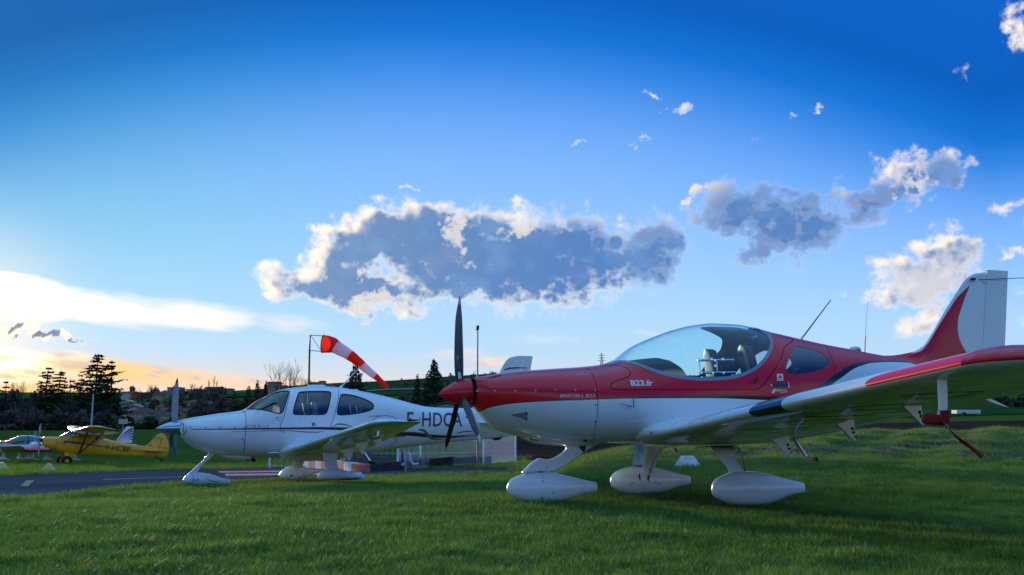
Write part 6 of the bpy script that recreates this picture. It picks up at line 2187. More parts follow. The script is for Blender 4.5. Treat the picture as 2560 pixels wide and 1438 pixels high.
t2, bd2, u2 = club_plane('club_aircraft', 'white low wing aircraft with blue striped fin, half hidden behind the yellow one', RF2, rz_,
    [(515, 598), (560, 592), (640, 580), (780, 560), (900, 530), (960, 505), (1080, 500), (1180, 515), (1300, 545), (1450, 575), (1650, 600), (1900, 620)],
    [(515, 672), (560, 705), (620, 728), (700, 740), (900, 745), (1200, 740), (1500, 715), (1900, 668)],
    [(1900, .06), (1500, .3), (1200, .5), (900, .55), (620, .45), (515, .2)],
    [(930, 560), (975, 522), (1080, 512), (1180, 528), (1260, 560), (1230, 585), (1080, 588), (960, 582)], st2, None, None, None)
hb = RF2.L(515 / 5.565, 1000 + 630 / 5.565, 0)
MB().lathe([(0, .24), (.2, .2), (.35, .12), (.5, 0)], hb, (1, 0, 0), 20).build('spinner', PW, t2, auto=60)
for ph in (radians(-35), radians(145)):
    prop_blade('propeller_blade', hb + [.15, 0, 0], (1, 0, 0), ph, .9, .03, BLADE_M, t2, cmax=.13)
MB().lathe([(0, .10), (.01, 0)], RF2.L(560 / 5.565, 1000 + 628 / 5.565, .36), (.8, .6, 0), 14).build('air_intake', GAP, t2)
for (x0_, x1_, v, yt, yb) in ((107, 134.5, 0, 1141, 1152.5), (178, 202, 1.2, 1143, 1152)):
    o = pants2(RF2, x0_, x1_, v, [yb - 6, yb - 9, yt, yt + .5, yt + 3, yb - 5, yb - 4], [yb - 3, yb - 1, yb, yb, yb, yb - 1, yb - 2], t2, .14)
    MB().tube([RF2.L((x0_ * .6 + x1_ * .4), yt + 2, v), RF2.L((x0_ * .6 + x1_ * .4) + 3, 1132, v * .8)], .07, 8).build('leg', PW, t2)
for sd in (1, -1):
    lofted('wing', wing_pts([(sd * v, u2(820) - .0 * v, g2 * 0 + .62 + .09 * v, 1.6 - .1 * max(0, v - 2.5), 1, .02) for v in (.3, 2.5, 4.2)], naca(.13, .02, .4, 16), 12), PW, t2)
# striped fin
fl2 = [RF2.L(x / 5.565, 1000 + y / 5.565, 0) for x, y in ((1615, 568), (1752, 378), (1775, 368), (1862, 375), (1832, 600), (1700, 590))]
b = MB(); n = len(fl2)
fp = np.array([p[[0, 2]] for p in fl2])
slab('fin', fp, 0, .05, PW, t2)
for a, b_, wd in (((1640, 572), (1850, 392), 26), ((1668, 578), (1848, 430), 22), ((1705, 582), (1845, 470), 20), ((1745, 588), (1842, 510), 18), ((1775, 592), (1838, 550), 16)):
    V = []
    for k in range(9):
        f = k / 8
        x = a[0] + (b_[0] - a[0]) * f; y = a[1] + (b_[1] - a[1]) * f + 26 * sin(pi * f) * -1
        w_ = wd * (.35 + .65 * f)
        V += [RF2.L(x / 5.565, 1000 + (y - w_ / 2) / 5.565, .07), RF2.L(x / 5.565, 1000 + (y + w_ / 2) / 5.565, .07)]
    raw('fin_stripe', V, [(2 * k, 2 * k + 1, 2 * k + 3, 2 * k + 2) for k in range(8)], mat('stripe_blue', (.02, .03, .35), .35), t2)
lofted('tailplane', wing_pts([(v, u2(1700), .95, .75, .7, 0) for v in (-1.5, 1.5)], naca(.08, .001, .4, 10), 4), PW, t2)
# first club aircraft: red and white, nose out of the frame
g1_ = CAM_H - (1151 - 1065) / F * 61
RF1 = Frame(*(at(52, 1150, 60.0)[:2]), g1_, 16.0)


def st1(bd_, fr, zf):
    sa = np.array([bd_.hit(fr, *zf([p])[0])[[0, 2]] for p in ((-300, 600), (-300, 575), (0, 575), (120, 566), (200, 600), (215, 622), (0, 628), (-300, 632))])
    sb_ = np.array([bd_.hit(fr, *zf([p])[0])[[0, 2]] for p in ((-300, 652), (300, 650), (640, 650), (640, 662), (300, 662), (-300, 664))])
    return [(lambda P: poly_sdf(P[:, [0, 2]], sa), 1), (lambda P: poly_sdf(P[:, [0, 2]], sb_), 1)]


t1, bd1, u1 = club_plane('club_aircraft', 'white and red low wing aircraft with long glass canopy, cut by the picture edge', RF1, rz_,
    [(-320, 585), (-150, 575), (0, 572), (110, 565), (170, 540), (240, 508), (320, 490), (420, 492), (540, 508), (700, 560), (900, 600), (1050, 615)],
    [(-320, 680), (-200, 715), (0, 738), (200, 742), (400, 740), (700, 715), (1050, 660)],
    [(1050, .06), (700, .32), (420, .52), (150, .55), (-100, .46), (-320, .25)],
    [(130, 570), (190, 538), (260, 508), (330, 500), (430, 502), (530, 520), (600, 548), (590, 600), (500, 622), (300, 626), (210, 622), (180, 595)], st1, None, None, None)
for x in (330, 345, 372):
    ribbon(bd1, RF1, rz_([(x, 620), (x + 20, 570)]), .07, LEATHER_B, 'seat', t1, -.12)
ribbon(bd1, RF1, rz_([(395, 625), (398, 560), (392, 500)]), .09, PN, 'window_frame', t1, .01)
ribbon(bd1, RF1, rz_([(120, 566), (180, 535), (250, 505), (320, 492), (420, 494), (530, 510)]), .07, PW, 'window_frame', t1, .01)
for sd in (1, -1):
    w1_ = lofted('wing', wing_pts([(sd * v, u1(160) - .05 * max(0, v - 2), .62 + (.03 * v if v < 2.6 else .03 * 2.6 + .22 * (v - 2.6)), 1.7 - .22 * max(0, v - 2), 1, .02) for v in (.3, 2.6, 4.3)], naca(.14, .02, .4, 16), 14), [PW, PR], t1)
for (x0_, x1_, v, yt, yb) in ((0, 27, 0, 1139, 1151.5), (61, 100, 1.25, 1138.5, 1150), (42, 63, -1.25, 1139.5, 1150)):
    o = pants2(RF1, x0_, x1_, v, [yb - 5, yb - 8, yt, yt + .5, yt + 2, yb - 5, yb - 3, yb - 2], [yb - 2, yb - .5, yb, yb, yb, yb - .2, yb - .4, yb - .8], t1, .14)
    MB().tube([RF1.L((x0_ * .65 + x1_ * .35), yt + 2, v), RF1.L((x0_ * .65 + x1_ * .35) + 2, 1131, v * .85)], .10, 8).build('leg', PW, t1)
rt = RF1.L(165 / 5.565, 1000 + 700 / 5.565, 2.2)
blob_body('wing_leading_fillet', resample([(rt[0], 2.3, rt[2] + .05, rt[2] - .05, .1), (rt[0] - 1, 2.5, rt[2] + .16, rt[2] - .12, .6), (rt[0] - 3, 3.0, rt[2] + .06, rt[2] - .02, .3)], 10), PR, t1, 14)
fp = np.array([RF1.L(x, y, 0)[[0, 2]] for x, y in ((160, 1108), (183, 1085), (196, 1085), (194, 1118), (170, 1120))])
slab('fin', fp, 0, .05, PW, t1)


# ================================================================== AIRFIELD FURNITURE
# ---- windsock
wb = at(773, 1010, 46.0)
gzw = tz(wb[0], wb[1])
wsk = thing('windsock', 'red and white striped windsock hanging from a slim grey mast', 'windsock', (wb[0], wb[1], gzw))


def wl_(px, py, Y=46.0, root=wsk):
    return at(px, py, Y) - np.array(root.location)


MASTM = mat('mast_green_grey', (.07, .085, .07), .6)
MB().tube([(0, 0, 0), wl_(773.5, 880), wl_(775.5, 838)], [.06, .05, .03], 8).build('mast', MASTM, wsk)
o = MB()
o.tube([wl_(776, 838), wl_(806, 840)], .018, 6)
o.tube([wl_(775, 876), wl_(805, 879)], .018, 6)
o.tube([wl_(777, 839), wl_(802, 876)], .012, 6)
for py0 in (839, 879):
    pass
o.build('swing_arm', MASTM, wsk)
cen = [((807, 860), 22.5), ((820, 861), 21.5), ((832, 863.5), 19.5), ((841, 868.6), 16.8), ((858, 878), 14.8), ((875, 888.5), 13.2), ((891, 901), 12), ((906.4, 914.5), 10.8), ((922, 928), 9.4), ((938.5, 941), 8.0), ((954, 955), 6.3), ((969, 968.5), 5.2)]
cpx = np.array([c for c, r in cen], float); rr_ = np.array([r for c, r in cen])
tt_ = np.linspace(0, 1, len(cen)); T2 = np.linspace(0, 1, 56)
fx_, fy_, fr_ = (pchip(tt_, q) for q in (cpx[:, 0], cpx[:, 1], rr_))
ringn = 26
ctr = [wl_(float(fx_(t_)), float(fy_(t_))) for t_ in T2]
mpp = 46.0 / F
rings = []
for i, t_ in enumerate(T2):
    d = Vector(ctr[min(i + 1, 55)] - ctr[max(i - 1, 0)]).normalized()
    a = Vector((0, 1, 0)); b_ = d.cross(a).normalized()
    r = float(fr_(t_)) * mpp
    fold = [1 + 0.035 * sin(5 * k + 3 * i * .35) * (t_ * 2 if t_ < .5 else 1) for k in range(ringn)]
    rings.append([Vector(ctr[i]) + a * (r * cos(2 * pi * k / ringn) * fold[k]) + b_ * (r * sin(2 * pi * k / ringn) * fold[k]) for k in range(ringn)])
bandx = [0, 3 / 11 - .01, 5 / 11, 7 / 11, 9 / 11, 1.0]


def cloth(name, col, rough=.8):
    m_ = mat(name, col, rough)
    nt = NT(m_.node_tree); bs = m_.node_tree.nodes['Principled BSDF']; out = m_.node_tree.nodes['Material Output']
    tl = nt.n('ShaderNodeBsdfTranslucent'); tl.inputs[0].default_value = (*[min(1, c * 1.3) for c in col], 1)
    mx = nt.n('ShaderNodeMixShader'); mx.inputs[0].default_value = .5
    m_.node_tree.links.new(bs.outputs[0], mx.inputs[1]); m_.node_tree.links.new(tl.outputs[0], mx.inputs[2]); m_.node_tree.links.new(mx.outputs[0], out.inputs[0])
    return m_


SR, SW = cloth('windsock_red', (.85, .03, .015)), cloth('windsock_white', (.72, .66, .84))
for k in range(5):
    i0, i1 = int(round(bandx[k] * 55)), int(round(bandx[k + 1] * 55))
    V = [p for r in rings[i0:i1 + 1] for p in r]
    Fc = [(i * ringn + j, i * ringn + (j + 1) % ringn, (i + 1) * ringn + (j + 1) % ringn, (i + 1) * ringn + j) for i in range(i1 - i0) for j in range(ringn)]
    o = raw('sock_band', V, Fc, SR if k % 2 == 0 else SW, wsk, smooth=True)
    o['label'] = ['wide red band at the mouth', 'first white band', 'red middle band', 'second white band', 'red band at the narrow end'][k]
MB().tube(rings[0] + [rings[0][0]], .02, 5, caps=False).build('mouth_ring', GAP, wsk)


# ---- poles
def pole(name, label, cat, px, ytop, ybase, Y, r, m_, head=None):
    b = at(px, ybase, Y); g_ = tz(b[0], b[1])
    t_ = thing(name, label, cat, (b[0], b[1], g_))
    top = at(px, ytop, Y)
    MB().tube([(0, 0, 0), (0, 0, (top[2] - g_) * .5), (0, 0, top[2] - g_)], [r, r * .85, r * .65], 8).build('post', m_, t_)
    return t_, top[2] - g_


POLE = mat('weathered_pole', (.36, .33, .28), .6, var=.3)
PALE = mat('pale_pole', (.40, .44, .52), .5)
t_, hh = pole('lamp_post', 'slim tall lamp post with small black head behind the red nose', 'lamp post', 1193, 820, 1075, 40, .045, POLE)
MB().box(-.05, .06, -.06, .06, hh - .06, hh + .10).build('lamp_head', GAP, t_, bevel=.01)
MB().box(-.07, .02, -.04, .04, hh - .10, hh - .04).build('lamp_head', GAP, t_)
t_, hh = pole('lamp_post', 'pale plain pole in front of the dark cedar trees', 'pole', 228, 986, 1072, 88, .10, PALE)
t_, hh = pole('marker_pole', 'thin pale pole standing before the left treeline', 'pole', 101, 1058, 1080, 84, .05, PALE)
t_, hh = pole('aerial_pole', 'short pale pole above the club aircraft canopy', 'pole', 86, 1078, 1100, 70, .05, PALE)
t_, hh = pole('sign_post', 'small blank cream board on a post near the striped fin', 'sign', 307, 1050, 1078, 83, .04, PALE)
MB().box(-.38, .38, -.06, -.03, hh - .35, hh + .05).build('board', mat('cream_board', (.5, .48, .42), .6), t_, bevel=.01)
MB().box(-.25, .38, -.03, -.0, hh - .3, hh + .02).build('backing', GAP, t_)
MB().box(-.1, .7, -.02, .02, .9, .98).build('rail', PALE, t_)


# ---- pyramid runway markers
def marker(px, pyb, w_px, h_px, col, label, grp, top=.25, yaw=0.0):
    b = ground_at(px, pyb); Y = b[1]
    w_ = w_px * Y / F; h_ = h_px * Y / F
    t_ = thing('edge_marker', label, 'marker', (b[0], b[1], b[2] - .01), yaw, grp)
    q, u = w_ / 2, w_ / 2 * top
    d = w_ * .38; e = d * .35
    V = [(-q, -d, 0), (q, -d, 0), (q, d, 0), (-q, d, 0), (-u, -e, h_), (u, -e, h_), (u, e, h_), (-u, e, h_)]
    MB().add(V, [(0, 1, 5, 4), (1, 2, 6, 5), (2, 3, 7, 6), (3, 0, 4, 7), (4, 5, 6, 7)]).build('shell', col, t_, auto=20, bevel=.012)
    MB().box(-q * 1.04, q * 1.04, -d * 1.04, d * 1.04, 0, .03).build('foot', col, t_, auto=20)
    return t_


CRM = mat('marker_cream', (.66, .54, .20), .6, var=.15)
WHM = mat('marker_white', (.60, .62, .66), .7, var=.25, vscale=4)
marker(121, 1179, 34, 20, CRM, 'cream pyramid marker below the yellow aircraft', 'pyramid markers', .22)
marker(3, 1174, 34, 18, CRM, 'cream pyramid marker cut by the picture edge', 'pyramid markers', .22)
t_ = marker(1719, 1168, 60, 29, WHM, 'white chipped pyramid marker under the red aircraft', 'pyramid markers', .48, .25)

# concrete stub of a mast behind the red aircraft
CON = mat('old_concrete', (.34, .34, .35), .85, var=.3, vscale=4, bump=.4)
b = ground_at(1600, 1168)
t_ = thing('concrete_post', 'pale concrete post on a flared foot, under the red fuselage', 'post', (b[0], b[1], b[2]))
h_ = at(1600, 1095, b[1])[2] - b[2]
s_ = 24 * b[1] / F / 2
MB().box(-s_, s_, -s_, s_, 0.02, h_ + .6).build('shaft', CON, t_, bevel=.02)
MB().add([(-s_ * 1.6, -s_ * 1.6, 0), (s_ * 1.6, -s_ * 1.6, 0), (s_ * 1.6, s_ * 1.6, 0), (-s_ * 1.6, s_ * 1.6, 0), (-s_ * 1.02, -s_ * 1.02, .2), (s_ * 1.02, -s_ * 1.02, .2), (s_ * 1.02, s_ * 1.02, .2), (-s_ * 1.02, s_ * 1.02, .2)], [(0, 1, 5, 4), (1, 2, 6, 5), (2, 3, 7, 6), (3, 0, 4, 7), (4, 5, 6, 7)]).build('foot', CON, t_, auto=20)
for k in (-1, 1):
    MB().box(k * s_ * .25 - .004, k * s_ * .25 + .004, -s_ - .004, -s_ + .002, .25, h_ + .5).build('groove', mat('concrete_groove', (.12, .12, .13), .9), t_)

# ---- fuel stand: plinth with painted kerb blocks, drum cart, fence
pA_, pB_ = ground_at(758, 1170), ground_at(902, 1182)
pl_z = tz(pB_[0], pB_[1])
plt = thing('fuel_plinth', 'low concrete plinth edged with red and white blocks, behind the touring aircraft wheels', 'platform', (pB_[0], pB_[1], pl_z))
hP = 20 / F * pB_[1]
pC = ground_at(992, 1177); pD = at(992, 1160, 36)
rel = lambda p: np.array(p) - np.array(plt.location)
a0, a1 = rel(pA_)[:2], np.zeros(2); c0 = rel(pC)[:2]
dirB = np.array([0.15, 1.0]) * 6.0
CONP = mat('plinth_concrete', (.055, .055, .055), .9, var=.35, vscale=3, bump=.4)
poly = [tuple(a1), tuple(c0), tuple(c0 + dirB), tuple(a0 + dirB), tuple(a0)]
MB().prism(poly, 2, -.25, hP - .01).build('slab', CONP, plt, auto=20)
dv = (a0 - a1); Ln = np.linalg.norm(dv); dv /= Ln; nrm_ = np.array([dv[1], -dv[0]])
if nrm_[1] > 0: nrm_ = -nrm_
RB, WB = mat('kerb_red', (.62, .17, .13), .8, var=.3, vscale=5), mat('kerb_white', (.68, .68, .74), .8, var=.25, vscale=5)
cuts = np.linspace(0, 1, 9)
for k in range(8):
    p, q = a1 + dv * Ln * cuts[k], a1 + dv * Ln * (cuts[k + 1] - .004)
    pp = [tuple(p + nrm_ * .03), tuple(q + nrm_ * .03), tuple(q - nrm_ * .3), tuple(p - nrm_ * .3)]
    MB().prism(pp, 2, -.2, hP).build('kerb_block', RB if k % 2 == 0 else WB, plt, auto=20)
bw = ground_at(845, 1166)
bz = tz(pB_[0], pB_[1]) + hP


def onp(px, Y=33.5):
    p = at(px, 1150, Y); return p[0], p[1], bz


x_, y_, z_ = onp(862)
t_ = thing('fuel_cart', 'small dark bowser cart with pale wheel, behind the white wing', 'cart', (x_, y_, z_))
MB().lathe([(-.35, 0), (-.35, .2), (.35, .2), (.35, 0)], (-.12, 0, .32), (1, 0, 0), 16).build('tank', mat('tank_green', (.02, .04, .04), .4), t_)
MB().lathe([(-.03, .02), (-.03, .09), (.03, .09), (.03, .02)], (-.02, -.24, .09), (0, 1, 0), 14).build('wheel', mat('wheel_pale', (.5, .45, .36), .6), t_)
MB().tube([(.2, 0, .2), (.45, -.02, .08), (.62, -.02, .05)], .03, 6).build('drawbar', mat('drawbar_red', (.25, .02, .03), .6), t_)
x_, y_, z_ = onp(807)
t_ = thing('fuel_can', 'bright red corrugated can by the undercarriage leg', 'can', (x_, y_, z_))
MB().prism([(-.16, 0), (.16, 0), (.10, .34), (-.20, .34)], 1, -.12, .12).build('can_body', mat('can_red', (.55, .02, .07), .5), t_, auto=20, bevel=.01)
for k in range(4):
    MB().box(-.13 + .07 * k, -.11 + .07 * k, -.13, -.12, .02, .32).build('rib', mat('can_rib', (.35, .01, .04), .5), t_)
t_ = thing('hose_pump', 'white hose and blue pump post inside the mesh fence', 'pump', (*onp(1008, 31.5)[:2], tz(*onp(1008, 31.5)[:2])))
MB().box(-.08, .0, -.05, .05, .2, .62).build('pump_post', mat('pump_blue', (.01, .03, .25), .4), t_, bevel=.01)
MB().box(.05, .11, -.05, .05, 0, .66).build('pump_post', mat('pump_grey', (.30, .32, .36), .5), t_, bevel=.01)
MB().tube([(.15, 0, .62), (.22, -.02, .55), (.24, -.03, .35), (.33, -.04, .24), (.5, -.04, .25)], .035, 8).build('hose', mat('hose_white', (.55, .6, .7), .4), t_)
MB().box(-.05, .06, -.1, -.02, .2, .28).build('coupling', METAL, t_)

FW = mat('fence_white', (.80, .83, .92), .45)


def mesh_fence(name, label, pts, h, post_idx, wires=True, pitch=.105, grp='white mesh fences of the fuel stand', single=True, rad=.0045, rows_=(0.04, .38, .70, .97)):
    """Welded mesh panels between square posts; every upright wire leans back at top and foot."""
    t_ = thing(name, label, 'fence', (pts[0][0], pts[0][1], tz(*pts[0][:2])), 0, grp)
    o_ = np.array(t_.location)
    P3_ = [np.array([p[0], p[1], tz(p[0], p[1])]) - o_ for p in pts]
    me0 = None
    for p in P3_:
        o2 = MB().box(-.035, .035, -.035, .035, -.03, h + .05).build('post', FW, t_, bevel=.006)
        o2.location = p
    wm = None
    for a, b_ in zip(P3_[:-1], P3_[1:]):
        L_ = np.linalg.norm(b_ - a); n = max(2, int(L_ / pitch)); d = (b_ - a) / L_
        nn_ = np.array([-d[1], d[0], 0]) * .03
        if wires:
            if single:
                for k in range(1, n):
                    if wm is None:
                        o2 = MB().tube([(0, 0, .02), tuple(nn_ + [0, 0, .05]), (0, 0, .08), (0, 0, h - .10), tuple(nn_ + [0, 0, h - .05]), (0, 0, h)], rad, 4, caps=False).build('wire', FW, t_, auto=0, smooth=False)
                        wm = o2.data
                    else:
                        o2 = bpy.data.objects.new('wire', wm); link(o2, t_)
                    o2.location = a + (b_ - a) * k / n
            else:
                mb = MB(); n = n // 2
                for k in range(1, n):
                    p = a + (b_ - a) * k / n
                    mb.box(p[0] - .0025, p[0] + .0025, p[1] - .0025, p[1] + .0025, p[2] + .02, p[2] + h)
                mb.build('wires', FW, t_, auto=0, smooth=False, kind='stuff')
        for f in rows_:
            for dz_ in ((0, .03) if f in (rows_[0], rows_[-1]) else (0,)):
                MB().tube([a + [0, 0, h * f + dz_ * (-1 if f > .5 else 1)], b_ + [0, 0, h * f + dz_ * (-1 if f > .5 else 1)]], .0048, 4).build('rail', FW, t_)
    return t_


f0, f1, f2_ = ground_at(994, 1176), ground_at(1208.5, 1163), ground_at(1289, 1155.5)
m1_ = f0 + (f1 - f0) * .5
hf = 72 / F * f2_[1]
mesh_fence('mesh_fence', 'white welded mesh fence seen under the propeller, nearest side', [f0[:2], f1[:2], f2_[:2]], hf, None)
g0 = f0[:2] + np.array([-6.2, 5.0]); g1b = f0[:2] + np.array([-3.0, 5.5])
mesh_fence('mesh_fence', 'white welded mesh fence behind the fuel plinth', [f0[:2] + np.array([-5.4, 4.2]), f0[:2] + np.array([-2.7, 4.6]), f0[:2] + np.array([.3, 5.0])], hf, None, single=False)
# dark low wall with weeds inside the pen
p0_, p1_ = f0[:2] + np.array([.9, 2.2]), f1[:2] + np.array([.3, 1.6])
t_ = thing('pen_wall', 'low dark sleeper wall inside the mesh fence', 'wall', (p0_[0], p0_[1], tz(*p0_)))
d = p1_ - p0_
for k in range(8):
    a, b_ = d * k / 8, d * (k + .97) / 8
    z0 = tz(*(p0_ + a)) - t_.location[2]
    MB().prism([tuple(a), tuple(b_), tuple(b_ + [0, .15]), tuple(a + [0, .15])], 2, z0 - .1, z0 + .34 + .02 * (k % 3)).build('sleeper', mat('sleeper_dark', (.050, .038, .034), .95, var=.4), t_, auto=20)

# distant machine on the far field, right
b = at(2410, 1032, 140); gg = tz(b[0], b[1])
t_ = thing('parked_trailer', 'far white box trailer with a dark wheel, beyond the right field', 'trailer', (b[0], b[1], gg))
MB().box(-1.4, 2.0, -.9, .9, .5, 1.05).build('box_body', WHM, t_, bevel=.05)
MB().lathe([(-.1, .1), (-.1, .28), (.1, .28), (.1, .1)], (-.45, -1.0, .45), (0, 1, 0), 14).build('wheel', RUBBER, t_)
MB().tube([(1.2, 0, .5), (1.6, 0, .05)], .06, 6).build('stand', RUBBER, t_)
MB().tube([(-1.4, 0, .55), (-2.6, 0, .2)], .06, 6).build('drawbar', RUBBER, t_)

# lattice pylon on the skyline
b = at(1504.5, 930, 640); gg = tz(b[0], b[1]); zt_ = at(1504.5, 882, 640)[2]
t_ = thing('pylon', 'steel lattice pylon on the skyline above the red nose', 'pylon', (b[0], b[1], gg))
H_ = zt_ - gg
PYM = mat('pylon_steel', (.10, .13, .17), .6)
mb = MB()
for sx in (-1, 1):
    for sy in (-1, 1):
        mb.tube([(sx * 1.6, sy * 1.6, 0), (sx * .55, sy * .55, H_ * .6), (sx * .1, sy * .1, H_)], .13, 4)
for k in range(12):
    z0, z1 = H_ * k / 12, H_ * (k + 1) / 12
    w0, w1 = 1.6 - 1.5 * k / 12, 1.6 - 1.5 * (k + 1) / 12
    for sy in (-1, 1):
        mb.tube([(-w0, sy * w0, z0), (w1, sy * w1, z1)], .08, 4); mb.tube([(w0, sy * w0, z0), (-w1, sy * w1, z1)], .08, 4)
mb.build('lattice', PYM, t_, auto=0, smooth=False)
for f in (.64, .76, .88):
    MB().tube([(-2.2 if f > .7 else -2.8, 0, H_ * f), (2.2 if f > .7 else 2.8, 0, H_ * f)], .14, 4).build('cross_arm', PYM, t_)


# ================================================================== TREES
BARK = mat('bark_grey', (.085, .070, .058), .9, var=.3)
BARKL = mat('bark_pale', (.22, .20, .18), .85, var=.3)
TWIG = mat('bare_twigs', (.09, .075, .066), .9)
TWIGB = mat('bare_twigs_brown', (.14, .09, .075), .9)


def leafmat(name, a, b_):
    m_ = bpy.data.materials.new(name); m_.use_nodes = True
    nt = NT(m_.node_tree); bs = m_.node_tree.nodes['Principled BSDF']
    g = nt.n('ShaderNodeNewGeometry')
    nt.put(bs.inputs['Base Color'], nt.mix(nt.ss(nt.noise(g.outputs['Position'], 1.3, 3, .6), .35, .68), a, b_))
    bs.inputs['Roughness'].default_value = .9; bs.inputs['Specular IOR Level'].default_value = .05
    return m_


CEDAR = leafmat('cedar_needles', (.022, .048, .024), (.050, .085, .036))
PINE = leafmat('conifer_needles', (.022, .052, .032), (.050, .095, .050))
BUSHM = leafmat('evergreen_leaves', (.026, .050, .020), (.062, .095, .036))
LIME = leafmat('spring_leaves', (.075, .14, .020), (.15, .22, .04))
BAMB = leafmat('bright_bush_leaves', (.030, .085, .014), (.07, .15, .03))
OLIVE = leafmat('hill_scrub_leaves', (.060, .062, .032), (.11, .105, .052))


def shards(C, size, aspect=1.0, flat=0.0, rs=None):
    """One small quad per centre, random or flattened orientation."""
    n = len(C); r_ = rs or rng
    a = r_.normal(size=(n, 3)); b_ = r_.normal(size=(n, 3))
    a[:, 2] *= (1 - flat); b_[:, 2] *= (1 - flat)
    a /= np.linalg.norm(a, axis=1, keepdims=True) + 1e-9
    b_ -= (a * b_).sum(1, keepdims=True) * a; b_ /= np.linalg.norm(b_, axis=1, keepdims=True) + 1e-9
    s_ = size * (0.5 + r_.random((n, 1)))
    a *= s_ * aspect; b_ *= s_
    V = np.stack([C - a - b_ * .4, C + a * .2 - b_, C + a + b_ * .3, C - a * .1 + b_], 1).reshape(-1, 3)
    Fc = np.arange(4 * n).reshape(-1, 4)
    return V, Fc


def cedar(h, w_, seed, dens=1.0, lean=0.0, gap=.10, openb=.12, droop=.10, start=.06):
    """Layered limbs carrying flat sprays of needles; returns crown and trunk meshes of local size."""
    r_ = np.random.default_rng(seed)
    mb = MB()
    top = (lean * h, 0, h)
    tp = [(lean * h * (k / 6) ** 2, 0, h * k / 6) for k in range(7)]
    mb.tube(tp, [h * .022 * (1 - k / 6.6) + .02 for k in range(7)], 7)
    cs = []
    nl = int(14 * dens)
    for k in range(nl):
        f = start + (1 - start) * (k + r_.random() * .7) / nl
        z = h * f; rad = w_ / 2 * ((1 - f) ** .80) * (0.75 + .45 * r_.random()) + .03 * h * (1 - f) + .25
        for q in range(int(5 + 3 * (1 - f))):
            th = r_.random() * 2 * pi; L_ = rad * (0.55 + .55 * r_.random())
            x0_ = lean * h * f * f
            bend = droop * (1.2 - .6 * r_.random() if r_.random() < .8 else -.5)
            pts = [(x0_ + cos(th) * L_ * t_, sin(th) * L_ * t_, z + L_ * (.12 * t_ - bend * 2.2 * t_ * t_)) for t_ in (0, .35, .7, 1)]
            mb.tube(pts, [.012 * h * (1 - f) + .02, .03, .02, .008], 3, caps=False)
            m_n = int(24 * L_ / rad * dens * (1.6 - f)) + 8
            t_ = .15 + .85 * r_.random(m_n)
            c = np.stack([x0_ + cos(th) * L_ * t_, sin(th) * L_ * t_, z + L_ * (.12 * t_ - bend * 2.2 * t_ * t_)], 1)
            c += r_.normal(size=c.shape) * [L_ * .09, L_ * .09, .018 * L_ + .02]
            cs.append(c)
    C = np.concatenate(cs)
    V, Fc = shards(C, .0175 * h ** .8, 1.9, .80, r_)
    return V, Fc, mb


def cone_tree(h, w_, seed, n=2600, top_pow=.85, flat=.35, size=.03, base=.03):
    r_ = np.random.default_rng(seed)
    mb = MB(); mb.tube([(0, 0, 0), (0, 0, h * .5), (0, 0, h * .97)], [h * .025, h * .015, .02], 6)
    f = base + (1 - base) * (1 - np.sqrt(r_.random(n)))
    whorl = .5 + .5 * np.sin(f * 46 + r_.random() * 6)
    R = w_ / 2 * (1 - f) ** top_pow * (.55 + .45 * whorl) + .05
    th = r_.random(n) * 2 * pi
    lob = 1 + .22 * np.sin(th * 5 + f * 30) + .12 * np.sin(th * 9 - f * 17)
    rr = R * lob * np.sqrt(.25 + .75 * r_.random(n))
    C = np.stack([rr * np.cos(th), rr * np.sin(th), h * f - rr * .22 + r_.normal(size=n) * .01 * h], 1)
    V, Fc = shards(C, size * h ** .8, 1.3, flat, r_)
    return V, Fc, mb


def round_crown(h, w_, seed, n=1800, size=.035, z0=.15, lobes=9):
    r_ = np.random.default_rng(seed)
    mb = MB(); mb.tube([(0, 0, 0), (0, 0, h * .6)], [h * .03, h * .012], 6)
    lc = np.stack([r_.normal(size=lobes) * w_ * .2, r_.normal(size=lobes) * w_ * .2, h * (z0 + .2 + (.85 - z0 - .2) * r_.random(lobes))], 1)
    lr = w_ * (.16 + .14 * r_.random(lobes))
    i = r_.integers(0, lobes, n)
    d = r_.normal(size=(n, 3)); d /= np.linalg.norm(d, axis=1, keepdims=True)
    C = lc[i] + d * (lr[i] * (.55 + .5 * r_.random(n)))[:, None] * [1, 1, min(1, h / w_)]
    C[:, 2] = np.clip(C[:, 2], h * z0 * .5, h * 1.02)
    V, Fc = shards(C, size * h ** .7, 1.1, .1, r_)
    return V, Fc, mb


